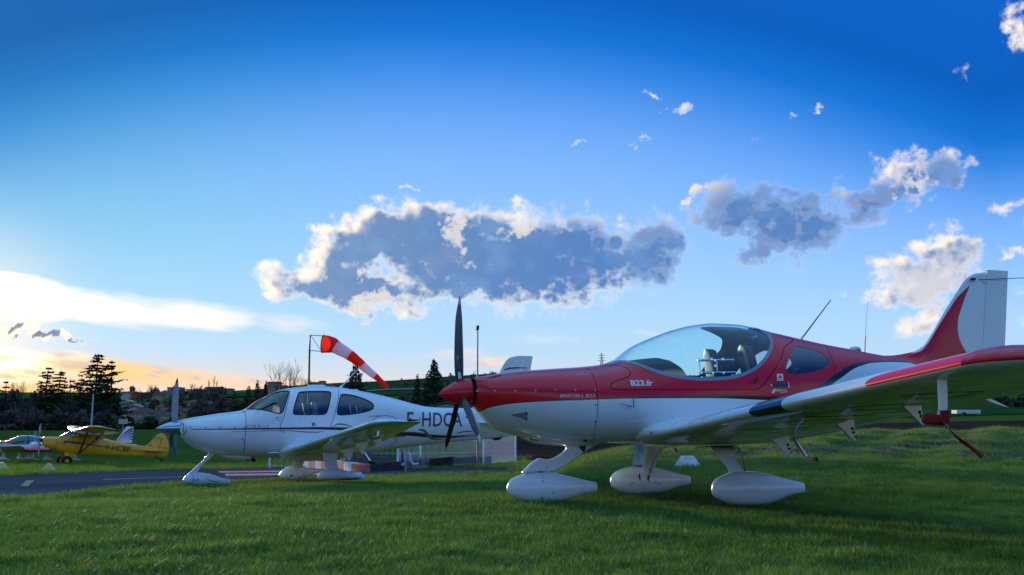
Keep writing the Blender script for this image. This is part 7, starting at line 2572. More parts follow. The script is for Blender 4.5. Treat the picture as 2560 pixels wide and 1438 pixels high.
def bare(h, w_, seed, depth=5, upright=.5, trunks=1, ratio=.72, nb=3, tr=.02):
    """Branching winter tree as thin tapered prisms; returns limb and twig meshes."""
    r_ = random.Random(seed)
    limb, twig = MB(), MB()
    sx = w_ / h

    def grow(p, d, L_, r, lev):
        n = 2
        pts = [p]; q = p.copy(); dd = d.copy()
        for k in range(n):
            dd = (dd + Vector((r_.gauss(0, .12), r_.gauss(0, .12), r_.gauss(0, .06) + .05 * upright))).normalized()
            q = q + dd * (L_ / n); pts.append(q.copy())
        (limb if lev < 3 else twig).tube(pts, [r, r * .8, r * .6], 4 if lev < 2 else 3, caps=False)
        if lev >= depth: return
        m_ = nb + (1 if r_.random() < .5 else 0)
        for k in range(m_):
            a = r_.random() * 2 * pi; sp = (.35 + .45 * r_.random()) * (1 + .3 * (1 - upright))
            side = Vector((cos(a), sin(a), 0)); 
            nd = (dd + side * sp * 1.1 * sx ** .5 + Vector((0, 0, .35 * upright))).normalized()
            st = pts[1] + (pts[2] - pts[1]) * r_.random() if k else pts[2]
            grow(st, nd, L_ * ratio * (.8 + .35 * r_.random()), r * .55, lev + 1)
    for k in range(trunks):
        a = r_.random() * 6.3
        d0 = Vector((cos(a) * .25 * (trunks > 1), sin(a) * .25 * (trunks > 1), 1)).normalized()
        grow(Vector((cos(a) * .2 * (trunks > 1), sin(a) * .2 * (trunks > 1), 0)), d0, h * .30, h * tr, 0)
    return limb, twig


def put_tree(name, label, cat, px, Y, V, Fc, mb, m_leaf, m_bark, group=None, rz=0.0, base=None, kindless=True):
    p = at(px, 1065, Y); g_ = tz(p[0], p[1]) if base is None else base
    t_ = thing(name, label, cat, (p[0], p[1], g_), rz, group)
    me = bpy.data.meshes.new('crown'); me.from_pydata(V.tolist(), [], Fc.tolist()); me.materials.append(m_leaf)
    link(bpy.data.objects.new('crown', me), t_)
    mb.build('trunk', m_bark, t_, auto=0, smooth=False)
    return t_


def hgt(px, ytop, Y):
    p = at(px, ytop, Y); return p[2] - tz(p[0], p[1])


# the dark cedars at left
for (px, yt, Y, wpx, lean, dn, sd, lab) in (
        (233, 884, 112, 185, .01, 1.6, 3, 'tallest dark cedar, with drooping layered limbs, behind the pale pole'),
        (274, 901, 110, 150, -.02, 1.4, 5, 'dark cedar with a bent tip just right of the tallest one'),
        (196, 945, 112, 130, .0, 1.3, 6, 'low broad cedar left of the tallest one'),
        (108, 918, 114, 125, .02, 1.3, 8, 'slim cedar with a curved spike top, second from left'),
        (139, 925, 115, 120, .03, 1.3, 11, 'dark cedar with a hooked top, between slim cedar and broad cedar'),
        (170, 947, 120, 80, -.01, .9, 12, 'small ragged cedar between the two cedar pairs'),
        (8, 952, 125, 70, .0, .9, 14, 'small dark cedar at the left picture edge')):
    h = hgt(px, yt, Y); w_ = wpx * Y / F
    V, Fc, mb = cedar(h, w_, sd, dn, lean)
    put_tree('cedar_tree', lab, 'tree', px, Y, V, Fc, mb, CEDAR, BARK, 'dark cedars at the airfield edge')
# bare trees among them
for (px, yt, Y, wpx, sd, dep, up, trk, mt, lab, m_) in (
        (42, 942, 122, 90, 21, 6, .45, 3, TWIGB, 'wide round bare tree against the yellow sunset', TWIGB),
        (62, 985, 108, 70, 22, 5, .6, 2, TWIG, 'forked bare tree with pale trunks before the cedars', BARKL),
        (170, 995, 106, 60, 23, 5, .7, 1, TWIG, 'thin bare tree between the dark cedars', BARK),
        (20, 1000, 104, 60, 24, 5, .6, 1, TWIG, 'bare tree with grey trunk near the left edge', BARK),
        (705, 893, 250, 105, 25, 6, .55, 4, TWIGB, 'tall wide bare tree left of the windsock mast', BARK),
        (370, 958, 430, 36, 26, 5, .5, 1, TWIG, 'bare tree on the ridge left of the white propeller', BARK),
        (345, 968, 400, 30, 27, 5, .5, 1, TWIG, 'smaller bare tree beside a ridge house', BARK),
        (474, 955, 480, 22, 28, 5, .7, 1, TWIG, 'narrow bare tree on the ridge behind the white propeller', BARK),
        (492, 960, 480, 22, 29, 5, .7, 1, TWIG, 'thin twiggy tree on the ridge right of the propeller tip', BARK),
        (640, 962, 260, 40, 31, 5, .6, 1, TWIG, 'bare tree above the white windshield', BARKL),
        (556, 1000, 300, 40, 32, 5, .6, 1, TWIG, 'bare tree with a pale slanting trunk above the white cowling', BARKL),
        (592, 995, 290, 30, 33, 5, .7, 1, TWIG, 'pale upright bare tree left of the white windshield', BARKL),
        (520, 985, 330, 60, 34, 5, .5, 1, TWIG, 'brown bare tree beyond the white cowling', BARK),
        (1170, 962, 420, 26, 36, 4, .5, 1, TWIG, 'little bare tree on the ridge by the lamp post', BARK),
        (1214, 930, 560, 26, 37, 5, .5, 1, TWIG, 'bare ridge tree just right of the lamp post', BARK),
        (1230, 925, 570, 18, 38, 5, .6, 1, TWIG, 'slim bare ridge tree before the white fin', BARK),
        (760, 940, 300, 60, 39, 5, .5, 2, TWIG, 'low bare tree at the foot of the windsock mast', BARK),
        (935, 1000, 300, 40, 40, 4, .5, 1, TWIG, 'low bare tree below the windsock tail', BARK),
        (920, 950, 520, 26, 41, 4, .5, 1, TWIG, 'faint bare tree on the green ridge', BARK)):
    h = hgt(px, yt, Y); w_ = wpx * Y / F
    L_, T_ = bare(h, w_, sd, dep, up, trk, nb=3 if dep < 6 else 2)
    zmax = max(v[2] for v in (T_.V or L_.V)); xm = max(abs(v[0]) for v in T_.V)
    sz = h / zmax; sx_ = (w_ / 2) / xm
    p = at(px, 1065, Y)
    t_ = thing('bare_tree', lab, 'tree', (p[0], p[1], tz(p[0], p[1])), 0, 'leafless winter trees')
    for mbq, nm, mm in ((L_, 'trunk', m_), (T_, 'twigs', mt)):
        mbq.V = [(v[0] * sx_, v[1] * sx_, v[2] * sz) for v in mbq.V]
        mbq.build(nm, mm, t_, auto=0, smooth=False)
# three poplars
for (px, yt, sd, lab) in ((519, 944, 51, 'left poplar of three bare poplars on the ridge'), (528.5, 935, 52, 'tallest middle poplar of three on the ridge'), (539, 947, 53, 'right and fullest of three bare ridge poplars')):
    h = hgt(px, yt, 500)
    L_, T_ = bare(h, h * .25, sd, 5, 1.6, 1, .66, 3, .012)
    zmax = max(v[2] for v in T_.V); xm = max(abs(v[0]) for v in T_.V)
    p = at(px, 1065, 500)
    t_ = thing('poplar_tree', lab, 'tree', (p[0], p[1], tz(p[0], p[1])), 0, 'bare poplars on the ridge')
    for mbq, nm in ((L_, 'trunk'), (T_, 'twigs')):
        mbq.V = [(v[0] * h * .10 / xm, v[1] * h * .10 / xm, v[2] * h / zmax) for v in mbq.V]
        mbq.build(nm, TWIGB, t_, auto=0, smooth=False)
# evergreens
for (kind, px, yt, Y, wpx, n, m_, lab, nm) in (
        ('c', 886, 905, 230, 118, 3600, PINE, 'broad dark conifer behind the windsock and white cabin roof', 'conifer_tree'),
        ('c', 1083, 897, 190, 122, 4200, PINE, 'tall pointed dark conifer left of the black propeller blade', 'conifer_tree'),
        ('c', 1042, 935, 200, 50, 1500, PINE, 'short pointed conifer left of the tall one', 'conifer_tree'),
        ('c', 1118, 950, 195, 60, 1500, PINE, 'low dark conifer against the red spinner', 'conifer_tree'),
        ('c', 640, 948, 250, 44, 1400, BUSHM, 'dark round topped pine above the white windshield', 'conifer_tree'),
        ('c', 618, 962, 245, 60, 1500, BUSHM, 'ragged dark pine beside the windshield', 'conifer_tree'),
        ('c', 661, 950, 260, 30, 900, BUSHM, 'narrow pointed pine right of the round topped one', 'conifer_tree'),
        ('c', 583, 975, 255, 60, 1400, BUSHM, 'dark evergreen behind the white cowling', 'conifer_tree'),
        ('c', 354, 998, 400, 34, 1100, BUSHM, 'dark evergreen on the hill left of the white propeller', 'conifer_tree'),
        ('c', 378, 1000, 395, 42, 1200, BUSHM, 'wider dark evergreen beside the peach house', 'conifer_tree'),
        ('c', 394.5, 1014, 330, 7, 300, BUSHM, 'slim cypress against the peach house wall', 'cypress_tree'),
        ('r', 459, 965, 480, 18, 700, BUSHM, 'round umbrella pine on the ridge beside the cube house', 'pine_tree'),
        ('r', 477, 979, 430, 16, 500, BUSHM, 'small round evergreen on the hill', 'evergreen_tree'),
        ('r', 420, 997, 340, 28, 700, BUSHM, 'dark evergreen clump above the peach roofs', 'evergreen_tree'),
        ('r', 700, 1000, 240, 70, 1500, BUSHM, 'dark evergreen mass behind the cabin roof', 'evergreen_tree'),
        ('r', 665, 985, 240, 60, 1300, BUSHM, 'dark evergreen mass above the windshield', 'evergreen_tree'),
        ('r', 745, 968, 300, 60, 900, OLIVE, 'olive thicket by the windsock mast', 'evergreen_tree'),
        ('r', 855, 960, 270, 60, 1200, PINE, 'spreading dark tree at the left of the broad conifer', 'evergreen_tree'),
        ('r', 488, 1008, 320, 44, 1000, LIME, 'yellow green spring tree before the red house', 'spring_tree'),
        ('r', 362, 1038, 240, 50, 1200, BAMB, 'bright green bamboo clump before the pink house', 'bamboo_clump'),
        ('r', 384, 1036, 235, 44, 1000, BAMB, 'second bright green clump, right of the bamboo', 'bamboo_clump'),
        ('r', 410, 1047, 230, 40, 900, OLIVE, 'olive shrub left of the white propeller', 'shrub'),
        ('r', 335, 976, 450, 22, 500, TWIGB, 'brown round tree on the ridge at left', 'ridge_tree'),
        ('c', 551, 968, 520, 6, 200, BUSHM, 'tiny pointed conifer on the ridge skyline', 'conifer_tree'),
        ('c', 560, 966, 510, 12, 300, BUSHM, 'small dark skyline conifer right of the tiny one', 'conifer_tree'),
        ('r', 820, 962, 420, 30, 500, BUSHM, 'small dark tree beside the ridge house', 'ridge_tree'),
        ('r', 1165, 985, 200, 60, 900, PINE, 'dark foliage behind the spinner', 'evergreen_tree')):
    h = hgt(px, yt, Y); w_ = wpx * Y / F
    if kind == 'c':
        V, Fc, mb = cone_tree(h, w_, int(px * 7), int(n * 1.8), .8 if wpx > 40 else .95, size=.020 if n > 1000 else .032)
    else:
        V, Fc, mb = round_crown(h, w_, int(px * 7), int(n * 1.6), size=.030, z0=.02)
    put_tree(nm, lab, 'tree' if nm not in ('bamboo_clump', 'shrub') else 'bush', px, Y, V, Fc, mb, m_, BARK, 'evergreens and bushes beyond the airfield')


def thicket(name, label, spec, m_, size=.5, n=6000, maxh=None, asp=1.2):
    """A far thicket that reads as one mass. spec: list of (px0, px1, ytop0, ytop1, Y0, Y1)."""
    Cs = []
    for (a, b_, y0, y1, Y0, Y1, wt) in spec:
        k = int(n * wt)
        u = rng.random(k); Y = Y0 + (Y1 - Y0) * rng.random(k)
        px = a + (b_ - a) * u; yt = y0 + (y1 - y0) * u
        yt = yt + 9 * np.sin(px * .11) + 5 * np.sin(px * .31 + 1) + 3.5 * np.sin(px * .83) + 3 * rng.random(k)
        X = (px - CX) / F * Y
        g_ = terrain(X, Y)
        zt2 = CAM_H + (1065 - yt) / F * Y
        hh__ = np.maximum(zt2 - g_, .3)
        if maxh:
            cl = np.sin(X * .21 + 1.7 * np.sin(Y * .08)) * np.sin(Y * .11 + X * .05) + .5 * np.sin(X * .9 + Y * .5)
            hh__ = np.minimum(hh__, maxh * np.clip(cl, 0, 1))
            kk_ = cl > .12
            X, Y, g_, hh__ = X[kk_], Y[kk_], g_[kk_], hh__[kk_]; k = len(X)
        z = g_ + hh__ * (rng.random(k) ** .7)
        Cs.append(np.stack([X, Y, z], 1))
    C = np.concatenate(Cs)
    V, Fc = shards(C, size, asp, .1)
    o = raw(name, V, Fc, m_, kind='stuff')
    o['label'] = label
    return o


thicket('woods', 'dark woodland filling the space under the cedars', [(-260, 300, 984, 1004, 128, 160, 1.0), (-260, 60, 985, 990, 120, 150, .5), (60, 300, 1044, 1052, 98, 106, .3)], leafmat('wood_shade', (.045, .055, .040), (.10, .088, .068)), .13, 60000, None, 2.6)
thicket('undergrowth', 'brown bare undergrowth before the cedars', [(-200, 310, 1030, 1040, 96, 106, 1.0)], leafmat('brown_brush', (.075, .060, .052), (.12, .10, .085)), .12, 14000, None, 3.0)
thicket('hedge', 'dark hedge along the far airfield edge', [(300, 470, 1058, 1056, 110, 125, .5), (470, 1250, 1054, 1042, 115, 135, 1.0)], BUSHM, .17, 30000)
thicket('undergrowth', 'brown and olive thickets on the hillside', [(300, 480, 1010, 1000, 400, 440, .25), (480, 620, 1008, 985, 250, 300, .6), (600, 860, 985, 975, 240, 320, .7), (930, 1250, 1005, 985, 230, 320, .7), (480, 560, 990, 985, 400, 470, .3), (690, 860, 975, 966, 340, 420, .3)], OLIVE, .38, 26000, 5.5, 1.6)
thicket('undergrowth', 'purple brown bare copses on the hillside', [(480, 580, 1015, 1000, 230, 250, .5), (330, 560, 978, 975, 460, 520, .3), (980, 1040, 1000, 1000, 240, 260, .2), (930, 1240, 968, 938, 560, 640, .25)], TWIGB, .34, 22000, 6.5, 2.4)
thicket('treeline', 'dark treeline beyond the right hand fields', [(2150, 3100, 1006, 994, 240, 270, 1.0), (1300, 2150, 955, 975, 560, 660, .6)], BUSHM, .7, 14000)


# ================================================================== HOUSES ON THE HILL
ROOFT = mat('clay_tiles', (.17, .065, .055), .8, var=.35, vscale=2)
ROOFD = mat('dark_clay_tiles', (.10, .045, .042), .8, var=.3, vscale=2)
PANE = mat('window_pane', (.10, .14, .22), .15)
SHUT = mat('window_frame_white', (.55, .57, .62), .6)


def house(label, px0, px1, y_top, y_eave, y_base, Y, wall, roof, kind='hip', depth=8.0, wins=(), chim=(), gable_side=False, group='houses on the hill'):
    p = at((px0 + px1) / 2, y_base, Y)
    g_ = tz(p[0], p[1])
    zb = min(p[2], g_) ; ze = at(px0, y_eave, Y)[2]; zt = at(px0, y_top, Y)[2]
    W = (px1 - px0) * Y / F
    t_ = thing('house', label, 'house', (p[0], p[1], zb - .5), 0, group)
    he, ht = ze - zb + .5, zt - zb + .5
    MB().box(-W / 2, W / 2, 0, depth, 0, he).build('wall', wall, t_, auto=20)
    ov = .45
    x0_, x1_, y0_, y1_ = -W / 2 - ov, W / 2 + ov, -ov, depth + ov
    if kind == 'flat':
        MB().box(x0_ + .3, x1_ - .3, y0_ + .3, y1_ - .3, he, ht).build('roof', roof, t_, auto=20)
    else:
        if kind == 'hip':
            r = min(depth / 2, W / 2 * .8)
            V = [(x0_, y0_, he), (x1_, y0_, he), (x1_, y1_, he), (x0_, y1_, he), (x0_ + r, depth / 2, ht), (x1_ - r, depth / 2, ht)]
            Fc = [(0, 1, 5, 4), (1, 2, 5), (2, 3, 4, 5), (3, 0, 4), (0, 3, 2, 1)]
        elif kind == 'gable':
            V = [(x0_, y0_, he), (x1_, y0_, he), (x1_, y1_, he), (x0_, y1_, he), (x0_, depth / 2, ht), (x1_, depth / 2, ht)]
            Fc = [(0, 1, 5, 4), (1, 2, 5), (2, 3, 4, 5), (3, 0, 4), (0, 3, 2, 1)]
        else:  # gable end towards the viewer
            V = [(x0_, y0_, he), (x1_, y0_, he), (x1_, y1_, he), (x0_, y1_, he), (0, y0_, ht), (0, y1_, ht)]
            V2 = [(-W / 2, 0, he - .02), (W / 2, 0, he - .02), (0, 0, ht - .25), (-W / 2, .2, he - .02), (W / 2, .2, he - .02), (0, .2, ht - .25)]
            MB().add(V2, [(0, 1, 2), (5, 4, 3), (0, 2, 5, 3), (1, 4, 5, 2)]).build('gable', wall, t_, auto=20)
            th = .18
            V = [(x0_, y0_, he), (0, y0_, ht), (x1_, y0_, he), (x0_, y1_, he), (0, y1_, ht), (x1_, y1_, he),
                 (x0_, y0_, he - th), (0, y0_, ht - th), (x1_, y0_, he - th), (x0_, y1_, he - th), (0, y1_, ht - th), (x1_, y1_, he - th)]
            Fc = [(0, 1, 4, 3), (1, 2, 5, 4), (6, 9, 10, 7), (7, 10, 11, 8), (0, 6, 7, 1), (1, 7, 8, 2), (3, 4, 10, 9), (4, 5, 11, 10), (0, 3, 9, 6), (2, 8, 11, 5)]
        rf = MB().add(V, Fc).build('roof', roof, t_, auto=20)
        for (cx_,) in chim:
            MB().box(cx_ * W / 2 - .3, cx_ * W / 2 + .3, depth / 2 - .3, depth / 2 + .3, ht - .8, ht + .7).build('chimney', wall, rf, auto=20)
    for (fx, fz, ww, wh_, *c_) in wins:
        x = -W / 2 + fx * W; z = he * fz
        o = MB().box(x - ww / 2, x + ww / 2, -.06, .04, z, z + wh_).build('window', SHUT, t_, auto=20)
        MB().box(x - ww / 2 + .12, x + ww / 2 - .12, -.09, -.05, z + .12, z + wh_ - .12).build('pane', c_[0] if c_ else PANE, o, auto=20)
    return t_


PINKW = mat('pink_beige_render', (.46, .28, .20), .85, var=.08); PEACH = mat('peach_render', (.55, .27, .10), .85, var=.08)
CREAM = mat('cream_render', (.50, .38, .24), .85, var=.08); WHITEW = mat('white_render', (.50, .48, .46), .85, var=.1)
REDW = mat('red_render', (.42, .035, .03), .85, var=.1); GREYW = mat('grey_render', (.22, .23, .24), .85, var=.1); BROWNW = mat('brown_wall', (.12, .085, .075), .85, var=.2)
BLUW = mat('pale_blue_render', (.30, .38, .42), .85, var=.1)
house('pink beige bungalow with purple tiled roof and wide window', 314, 374, 1019, 1032.5, 1053, 330, PINKW, ROOFD, 'hip', 10, ((.28, .22, 2.2, 1.3), (.60, .22, 1.4, 1.4), (.88, .15, 1.2, 1.8)))
house('peach two storey house with hipped roof and two windows', 388, 436, 1008, 1017, 1034, 365, PEACH, ROOFT, 'hip', 8, ((.32, .45, 1.1, 1.6), (.75, .62, 1.1, .9)))
house('peach house with white edged gable and balcony', 428, 460, 1022, 1028.5, 1042, 345, PEACH, ROOFD, 'end', 9, ((.35, .35, 1.2, 1.3), (.75, .45, 1.0, 1.0)), ())
house('dark roofed wing of the peach house', 409, 432, 1022, 1029, 1041, 348, PEACH, ROOFD, 'hip', 7, ((.45, .3, 1.4, 1.1),))
house('low white house with long sloping dark roof', 386, 431, 1029, 1040, 1048, 300, WHITEW, ROOFD, 'gable', 7, ((.75, .2, 1.0, 1.1), (.92, .2, .8, 1.1)))
house('bright red house with green shutters', 463, 494, 999, 1006, 1022, 400, REDW, ROOFT, 'hip', 8, ((.3, .6, 1.3, 1.4, mat('shutter_green', (.10, .30, .16), .7)), (.75, .6, 1.0, 1.4)), ())
house('pale lower house beside the red one', 460, 508, 1020, 1022, 1032, 390, BLUW, GREYW, 'flat', 6, ((.3, .3, 1.0, 1.0),))
house('long ridge house with red roof and solar panel', 383, 470, 975.5, 984, 991, 480, CREAM, ROOFT, 'hip', 9, ((.30, .2, 1.6, 1.6), (.5, .2, 2.4, 1.8), (.62, .2, 2.0, 1.8), (.85, .3, 1.4, 1.2)), ((.3,),))
house('small cream annexe before the long ridge house', 381, 403, 984, 987.5, 994, 460, CREAM, ROOFD, 'hip', 6, ((.35, .4, .8, .8), (.7, .4, .8, .8)))
house('beige flat roofed cube house on the ridge', 418, 450, 967.8, 970, 976, 530, mat('beige_cube', (.36, .33, .28), .85), GREYW, 'flat', 8)
house('long white house with dark roof on the ridge', 466, 513, 972, 974.5, 979, 510, WHITEW, ROOFD, 'gable', 7, ((.3, .2, 1.2, 1.2), (.6, .2, 1.6, 1.2)))
house('brown roofed barn on the ridge below the poplars', 511, 549, 966, 971, 978, 520, BROWNW, ROOFD, 'gable', 9)
house('grey barn continuing right of the brown barn', 549, 576, 971, 972.5, 978, 525, GREYW, BROWNW, 'flat', 8)
house('white house with dark roof at the ridge end, by the cedars', 300, 332, 978, 981, 987, 450, WHITEW, ROOFD, 'gable', 7, ((.7, .2, 1.4, 1.2),))
house('small orange shed on the hill', 326, 340, 984.5, 985.5, 992, 440, mat('orange_render', (.50, .14, .04), .85), ROOFD, 'flat', 5, ((.4, .3, 1.2, .8),))
house('grey slate roofed house behind bare trees', 500, 533, 1003, 1013, 1022, 330, BROWNW, mat('slate_grey', (.13, .12, .14), .8, var=.2), 'gable', 8)
house('pale blue gabled house by the cedars', 296, 320, 998, 1004, 1012, 380, BLUW, CREAM, 'end', 7, ((.3, .3, 1.0, 1.0),))
house('beige house with low roof right of the cedars', 302, 326, 1008, 1014, 1022, 360, CREAM, ROOFD, 'end', 7)
house('white gable peeping above the pink bungalow', 322, 342, 1010, 1016, 1022, 350, WHITEW, CREAM, 'end', 6)
house('dark roofed house on the skyline left of windsock mast', 668, 694, 953, 957, 968, 440, PINKW, ROOFD, 'gable', 8, ((.4, .4, 1.2, 1.2),))
house('red roofed house below the skyline, left of the mast', 660, 684, 959, 966, 975, 420, PINKW, ROOFT, 'hip', 8)
house('purple red house on the skyline right of windsock mast', 774, 806, 954, 957.5, 964, 430, PINKW, ROOFD, 'gable', 8, ((.7, .3, 1.0, 1.0),))
house('tower end of the purple red skyline house', 797, 809, 951, 953, 962, 428, PINKW, ROOFD, 'hip', 6)
house('small beige house right of the skyline tower', 812, 832, 960, 962, 967, 430, CREAM, ROOFT, 'hip', 6)
house('red roofed house above the white cabin', 700, 716, 962, 968, 976, 400, PINKW, ROOFT, 'hip', 7)
ch = house('white gabled clubhouse peeping over the touring aircraft tail', 1082, 1150, 1003, 1017, 1066, 96, mat('clubhouse_white', (.52, .54, .58), .8), mat('clubhouse_tiles', (.10, .05, .045), .8, var=.3), 'end', 9, ((.5, .80, .25, .25),), (), group=None)
MB().box(-3.2, -1.4, 2, 6, 1.85, 1.95).build('side_roof', ROOFD, ch, auto=20)
for (x, r, hh_, m_) in ((-2.0, .13, .75, ROOFT), (-3.25, .10, .8, METAL), (-2.95, .10, .95, METAL)):
    MB().lathe([(0, r * .8), (hh_ * .5, r), (hh_, r * .7), (hh_, 0)], (x, 2.5, 2.2), (0, 0, 1), 10).build('flue', m_, ch)
# ribbons of pale garden wall and a hillside lane
for (x0_, x1_, y, Y, nm) in ((300, 470, 996, 430, 'long pale garden wall along the hillside lane'), (466, 500, 983, 500, 'short pale wall before the ridge meadow')):
    p = at((x0_ + x1_) / 2, y, Y); W = (x1_ - x0_) * Y / F
    t_ = thing('garden_wall', nm, 'wall', (p[0], p[1], tz(p[0], p[1]) - .4))
    MB().box(-W / 2, W / 2, 0, .3, 0, 1.6).build('wall_body', mat('garden_wall_pale', (.26, .27, .28), .9, var=.2), t_, auto=20)
    MB().box(-W / 2, W / 2, -.05, .35, 1.6, 1.7).build('coping', WHITEW, t_, auto=20)


# ================================================================== GRASS
def tuft(name, nb, hgt, spread, wid, lean=0.5):
    V, Fc, UV = [], [], []
    for k in range(nb):
        a = rng.random() * 2 * pi; r = spread * math.sqrt(rng.random())
        x, y = r * cos(a), r * sin(a)
        th = rng.random() * 2 * pi; ln = lean * (0.15 + rng.random()); h = hgt * (0.45 + 0.75 * rng.random())
        dx, dy = cos(th), sin(th)
        tw = th + pi / 2 + rng.normal() * 0.5
        wx, wy = cos(tw) * wid, sin(tw) * wid
        b = len(V)
        for t_, wf_ in ((0, 1.0), (0.5, 0.85), (0.85, 0.45)):
            ox, oy = dx * ln * h * t_ ** 1.8, dy * ln * h * t_ ** 1.8
            V.append((x + ox - wx * wf_, y + oy - wy * wf_, h * t_ * (1 - 0.15 * ln * t_) - 0.004))
            V.append((x + ox + wx * wf_, y + oy + wy * wf_, h * t_ * (1 - 0.15 * ln * t_) - 0.004))
        V.append((x + dx * ln * h, y + dy * ln * h, h * (1 - 0.2 * ln)))
        Fc += [(b, b + 1, b + 3, b + 2), (b + 2, b + 3, b + 5, b + 4), (b + 4, b + 5, b + 6)]
    me = bpy.data.meshes.new(name)
    me.from_pydata(V, [], Fc); me.materials.append(GRASS_B)
    uv = me.uv_layers.new(name='height')
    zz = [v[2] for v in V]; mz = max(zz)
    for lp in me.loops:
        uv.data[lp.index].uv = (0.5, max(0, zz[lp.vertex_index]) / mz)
    o = bpy.data.objects.new(name, me)
    return o


tufts = bpy.data.collections.new('tuft_library')
for k in range(5):
    tufts.objects.link(tuft('grass_tuft', 24, 0.030 + 0.006 * k, 0.080, 0.0016, 0.7 + 0.15 * k))
tufts2 = bpy.data.collections.new('tall_tuft_library')
for k in range(4):
    tufts2.objects.link(tuft('grass_tuft', 16, 0.085 + 0.012 * k, 0.10, 0.0024, 0.6))


def scatter(name, pts, scale, coll, label, seed):
    me = bpy.data.meshes.new(name)
    me.from_pydata([tuple(p) for p in pts], [], [])
    at_ = me.attributes.new('blade_scale', 'FLOAT', 'POINT'); at_.data.foreach_set('value', np.asarray(scale, np.float32))
    o = bpy.data.objects.new(name, me); link(o)
    tag(o, label, kind='stuff')
    ng = bpy.data.node_groups.new(name + '_scatter', 'GeometryNodeTree')
    ng.interface.new_socket('Geometry', in_out='INPUT', socket_type='NodeSocketGeometry')
    ng.interface.new_socket('Geometry', in_out='OUTPUT', socket_type='NodeSocketGeometry')
    gi = ng.nodes.new('NodeGroupInput'); go = ng.nodes.new('NodeGroupOutput')
    ci = ng.nodes.new('GeometryNodeCollectionInfo'); ci.inputs['Collection'].default_value = coll
    ci.inputs['Separate Children'].default_value = True; ci.inputs['Reset Children'].default_value = True
    ip = ng.nodes.new('GeometryNodeInstanceOnPoints'); ip.inputs['Pick Instance'].default_value = True
    rv = ng.nodes.new('FunctionNodeRandomValue'); rv.data_type = 'FLOAT_VECTOR'
    rv.inputs[0].default_value = (-0.18, -0.18, 0); rv.inputs[1].default_value = (0.18, 0.18, 6.283); rv.inputs['Seed'].default_value = seed
    na = ng.nodes.new('GeometryNodeInputNamedAttribute'); na.data_type = 'FLOAT'; na.inputs['Name'].default_value = 'blade_scale'
    ln = ng.links.new
    ln(gi.outputs[0], ip.inputs['Points']); ln(ci.outputs[0], ip.inputs['Instance'])
    ln(rv.outputs[0], ip.inputs['Rotation']); ln(na.outputs['Attribute'], ip.inputs['Scale']); ln(ip.outputs[0], go.inputs[0])
    md = o.modifiers.new('scatter', 'NODES'); md.node_group = ng
    return o


def sample(n, y0, y1, power, half=0.60, xlo=None):
    """Points in the viewed wedge of ground, denser nearby (density ~ Y^-power)."""
    u = rng.random(n)
    k = 2 - power
    Y = (y0 ** k + u * (y1 ** k - y0 ** k)) ** (1 / k)
    X = (rng.random(n) * 2 - 1) * half * Y
    return X, Y


def patch_noise(X, Y):
    return (np.sin(X * 1.7 + 1.3 * np.sin(Y * 0.9)) + np.sin(Y * 2.1 + 1.1 * np.sin(X * 1.1 + 2)) + 0.7 * np.sin(X * 5.1 + Y * 3.3) + 0.5 * np.sin(X * 9.7 - Y * 7.9)) / 3.2


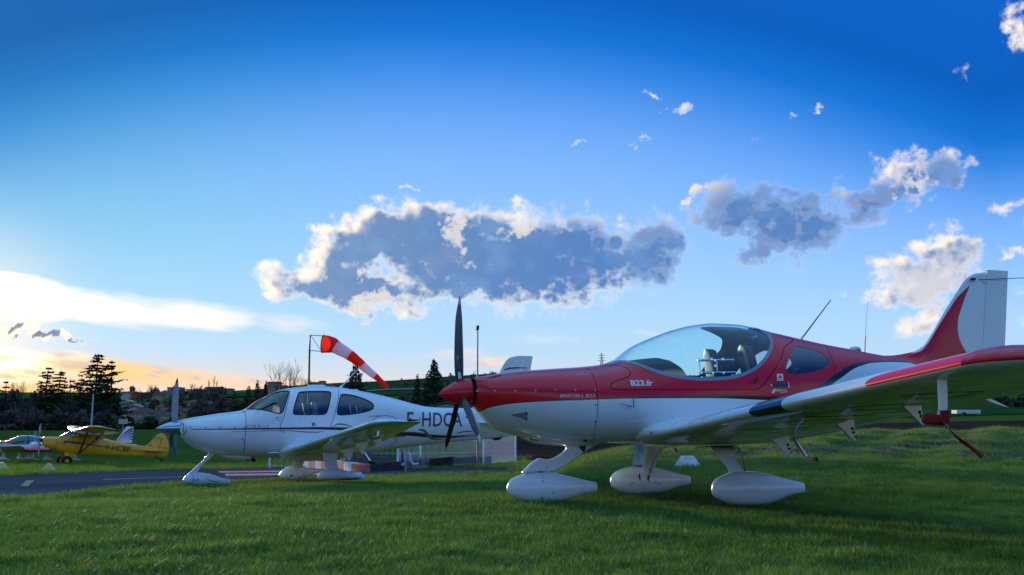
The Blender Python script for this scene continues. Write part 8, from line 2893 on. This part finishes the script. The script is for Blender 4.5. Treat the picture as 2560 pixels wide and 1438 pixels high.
X, Y = sample(80000, 3.9, 27, 1.25)
keep = ~road_dist(X, Y)
sd_ = np.zeros(len(X))
for (sx_, sy_, sr_) in SOIL:
    sd_ = np.maximum(sd_, np.exp(-((X - sx_) / sr_) ** 2 - ((Y - sy_) / .5) ** 2))
keep &= rng.random(len(X)) > sd_ * 1.1
X, Y = X[keep], Y[keep]
pn = patch_noise(X, Y)
cl_ = np.sin(X * 3.7 + 2.2 * np.sin(Y * 2.9)) * np.sin(Y * 4.3 + 1.7 * np.sin(X * 2.3 + 1)) + 0.35 * np.sin(X * 13.1) * np.sin(Y * 11.7)
sc = (0.80 + 0.34 * pn + 0.25 * rng.random(len(X)) + 0.55 * np.clip((cl_ - .62) * 3, 0, 1)) * np.clip(0.75 + Y / 24, 1, 1.9)
Z = terrain(X, Y)
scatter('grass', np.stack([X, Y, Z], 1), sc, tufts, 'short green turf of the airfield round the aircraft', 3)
# rough tall grass on the bank and along the verges
X, Y = sample(26000, 12.5, 34, 1.2)
sd_ = np.zeros(len(X))
for (sx_, sy_, sr_) in SOIL:
    sd_ = np.maximum(sd_, np.exp(-((X - sx_) / sr_) ** 2 - ((Y - sy_) / .5) ** 2))
ok_ = rng.random(len(X)) > sd_ * 1.1
X, Y = X[ok_], Y[ok_]
bank = (X > 0.06 * Y - 0.2) & (Y > 14.5 - 0.10 * X) & (rng.random(len(X)) < 0.35 + 0.55 * (patch_noise(X * 1.3, Y * 1.3) > 0.0))
X, Y = X[bank & ~road_dist(X, Y)], Y[bank & ~road_dist(X, Y)]
sc = (0.55 + 0.75 * rng.random(len(X))) * (0.75 + 0.45 * np.clip(patch_noise(X, Y), 0, 1))
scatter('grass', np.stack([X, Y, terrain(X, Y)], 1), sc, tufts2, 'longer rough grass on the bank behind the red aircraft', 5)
# fringe along the tarmac edge and the grass beyond the taxiway
i = rng.integers(0, len(RN), 3600); j = rng.integers(0, len(RF), 2600)
E1 = RN[i] + rng.normal(size=(3600, 2)) * [0.12, 0.10] - [0, 0.06]
E2 = RF[j] + rng.normal(size=(2600, 2)) * [0.3, 0.12] + [0, 0.10]
X, Y = sample(14000, 25, 62, 1.1, 0.56)
kk = (X < 0.02 * Y) & ~road_dist(X, Y)
E = np.concatenate([E1, E2, np.stack([X[kk], Y[kk]], 1)])
sc = np.concatenate([0.7 + 0.5 * rng.random(3600), 0.7 + 0.7 * rng.random(2600), 0.9 + 0.7 * rng.random(kk.sum())])
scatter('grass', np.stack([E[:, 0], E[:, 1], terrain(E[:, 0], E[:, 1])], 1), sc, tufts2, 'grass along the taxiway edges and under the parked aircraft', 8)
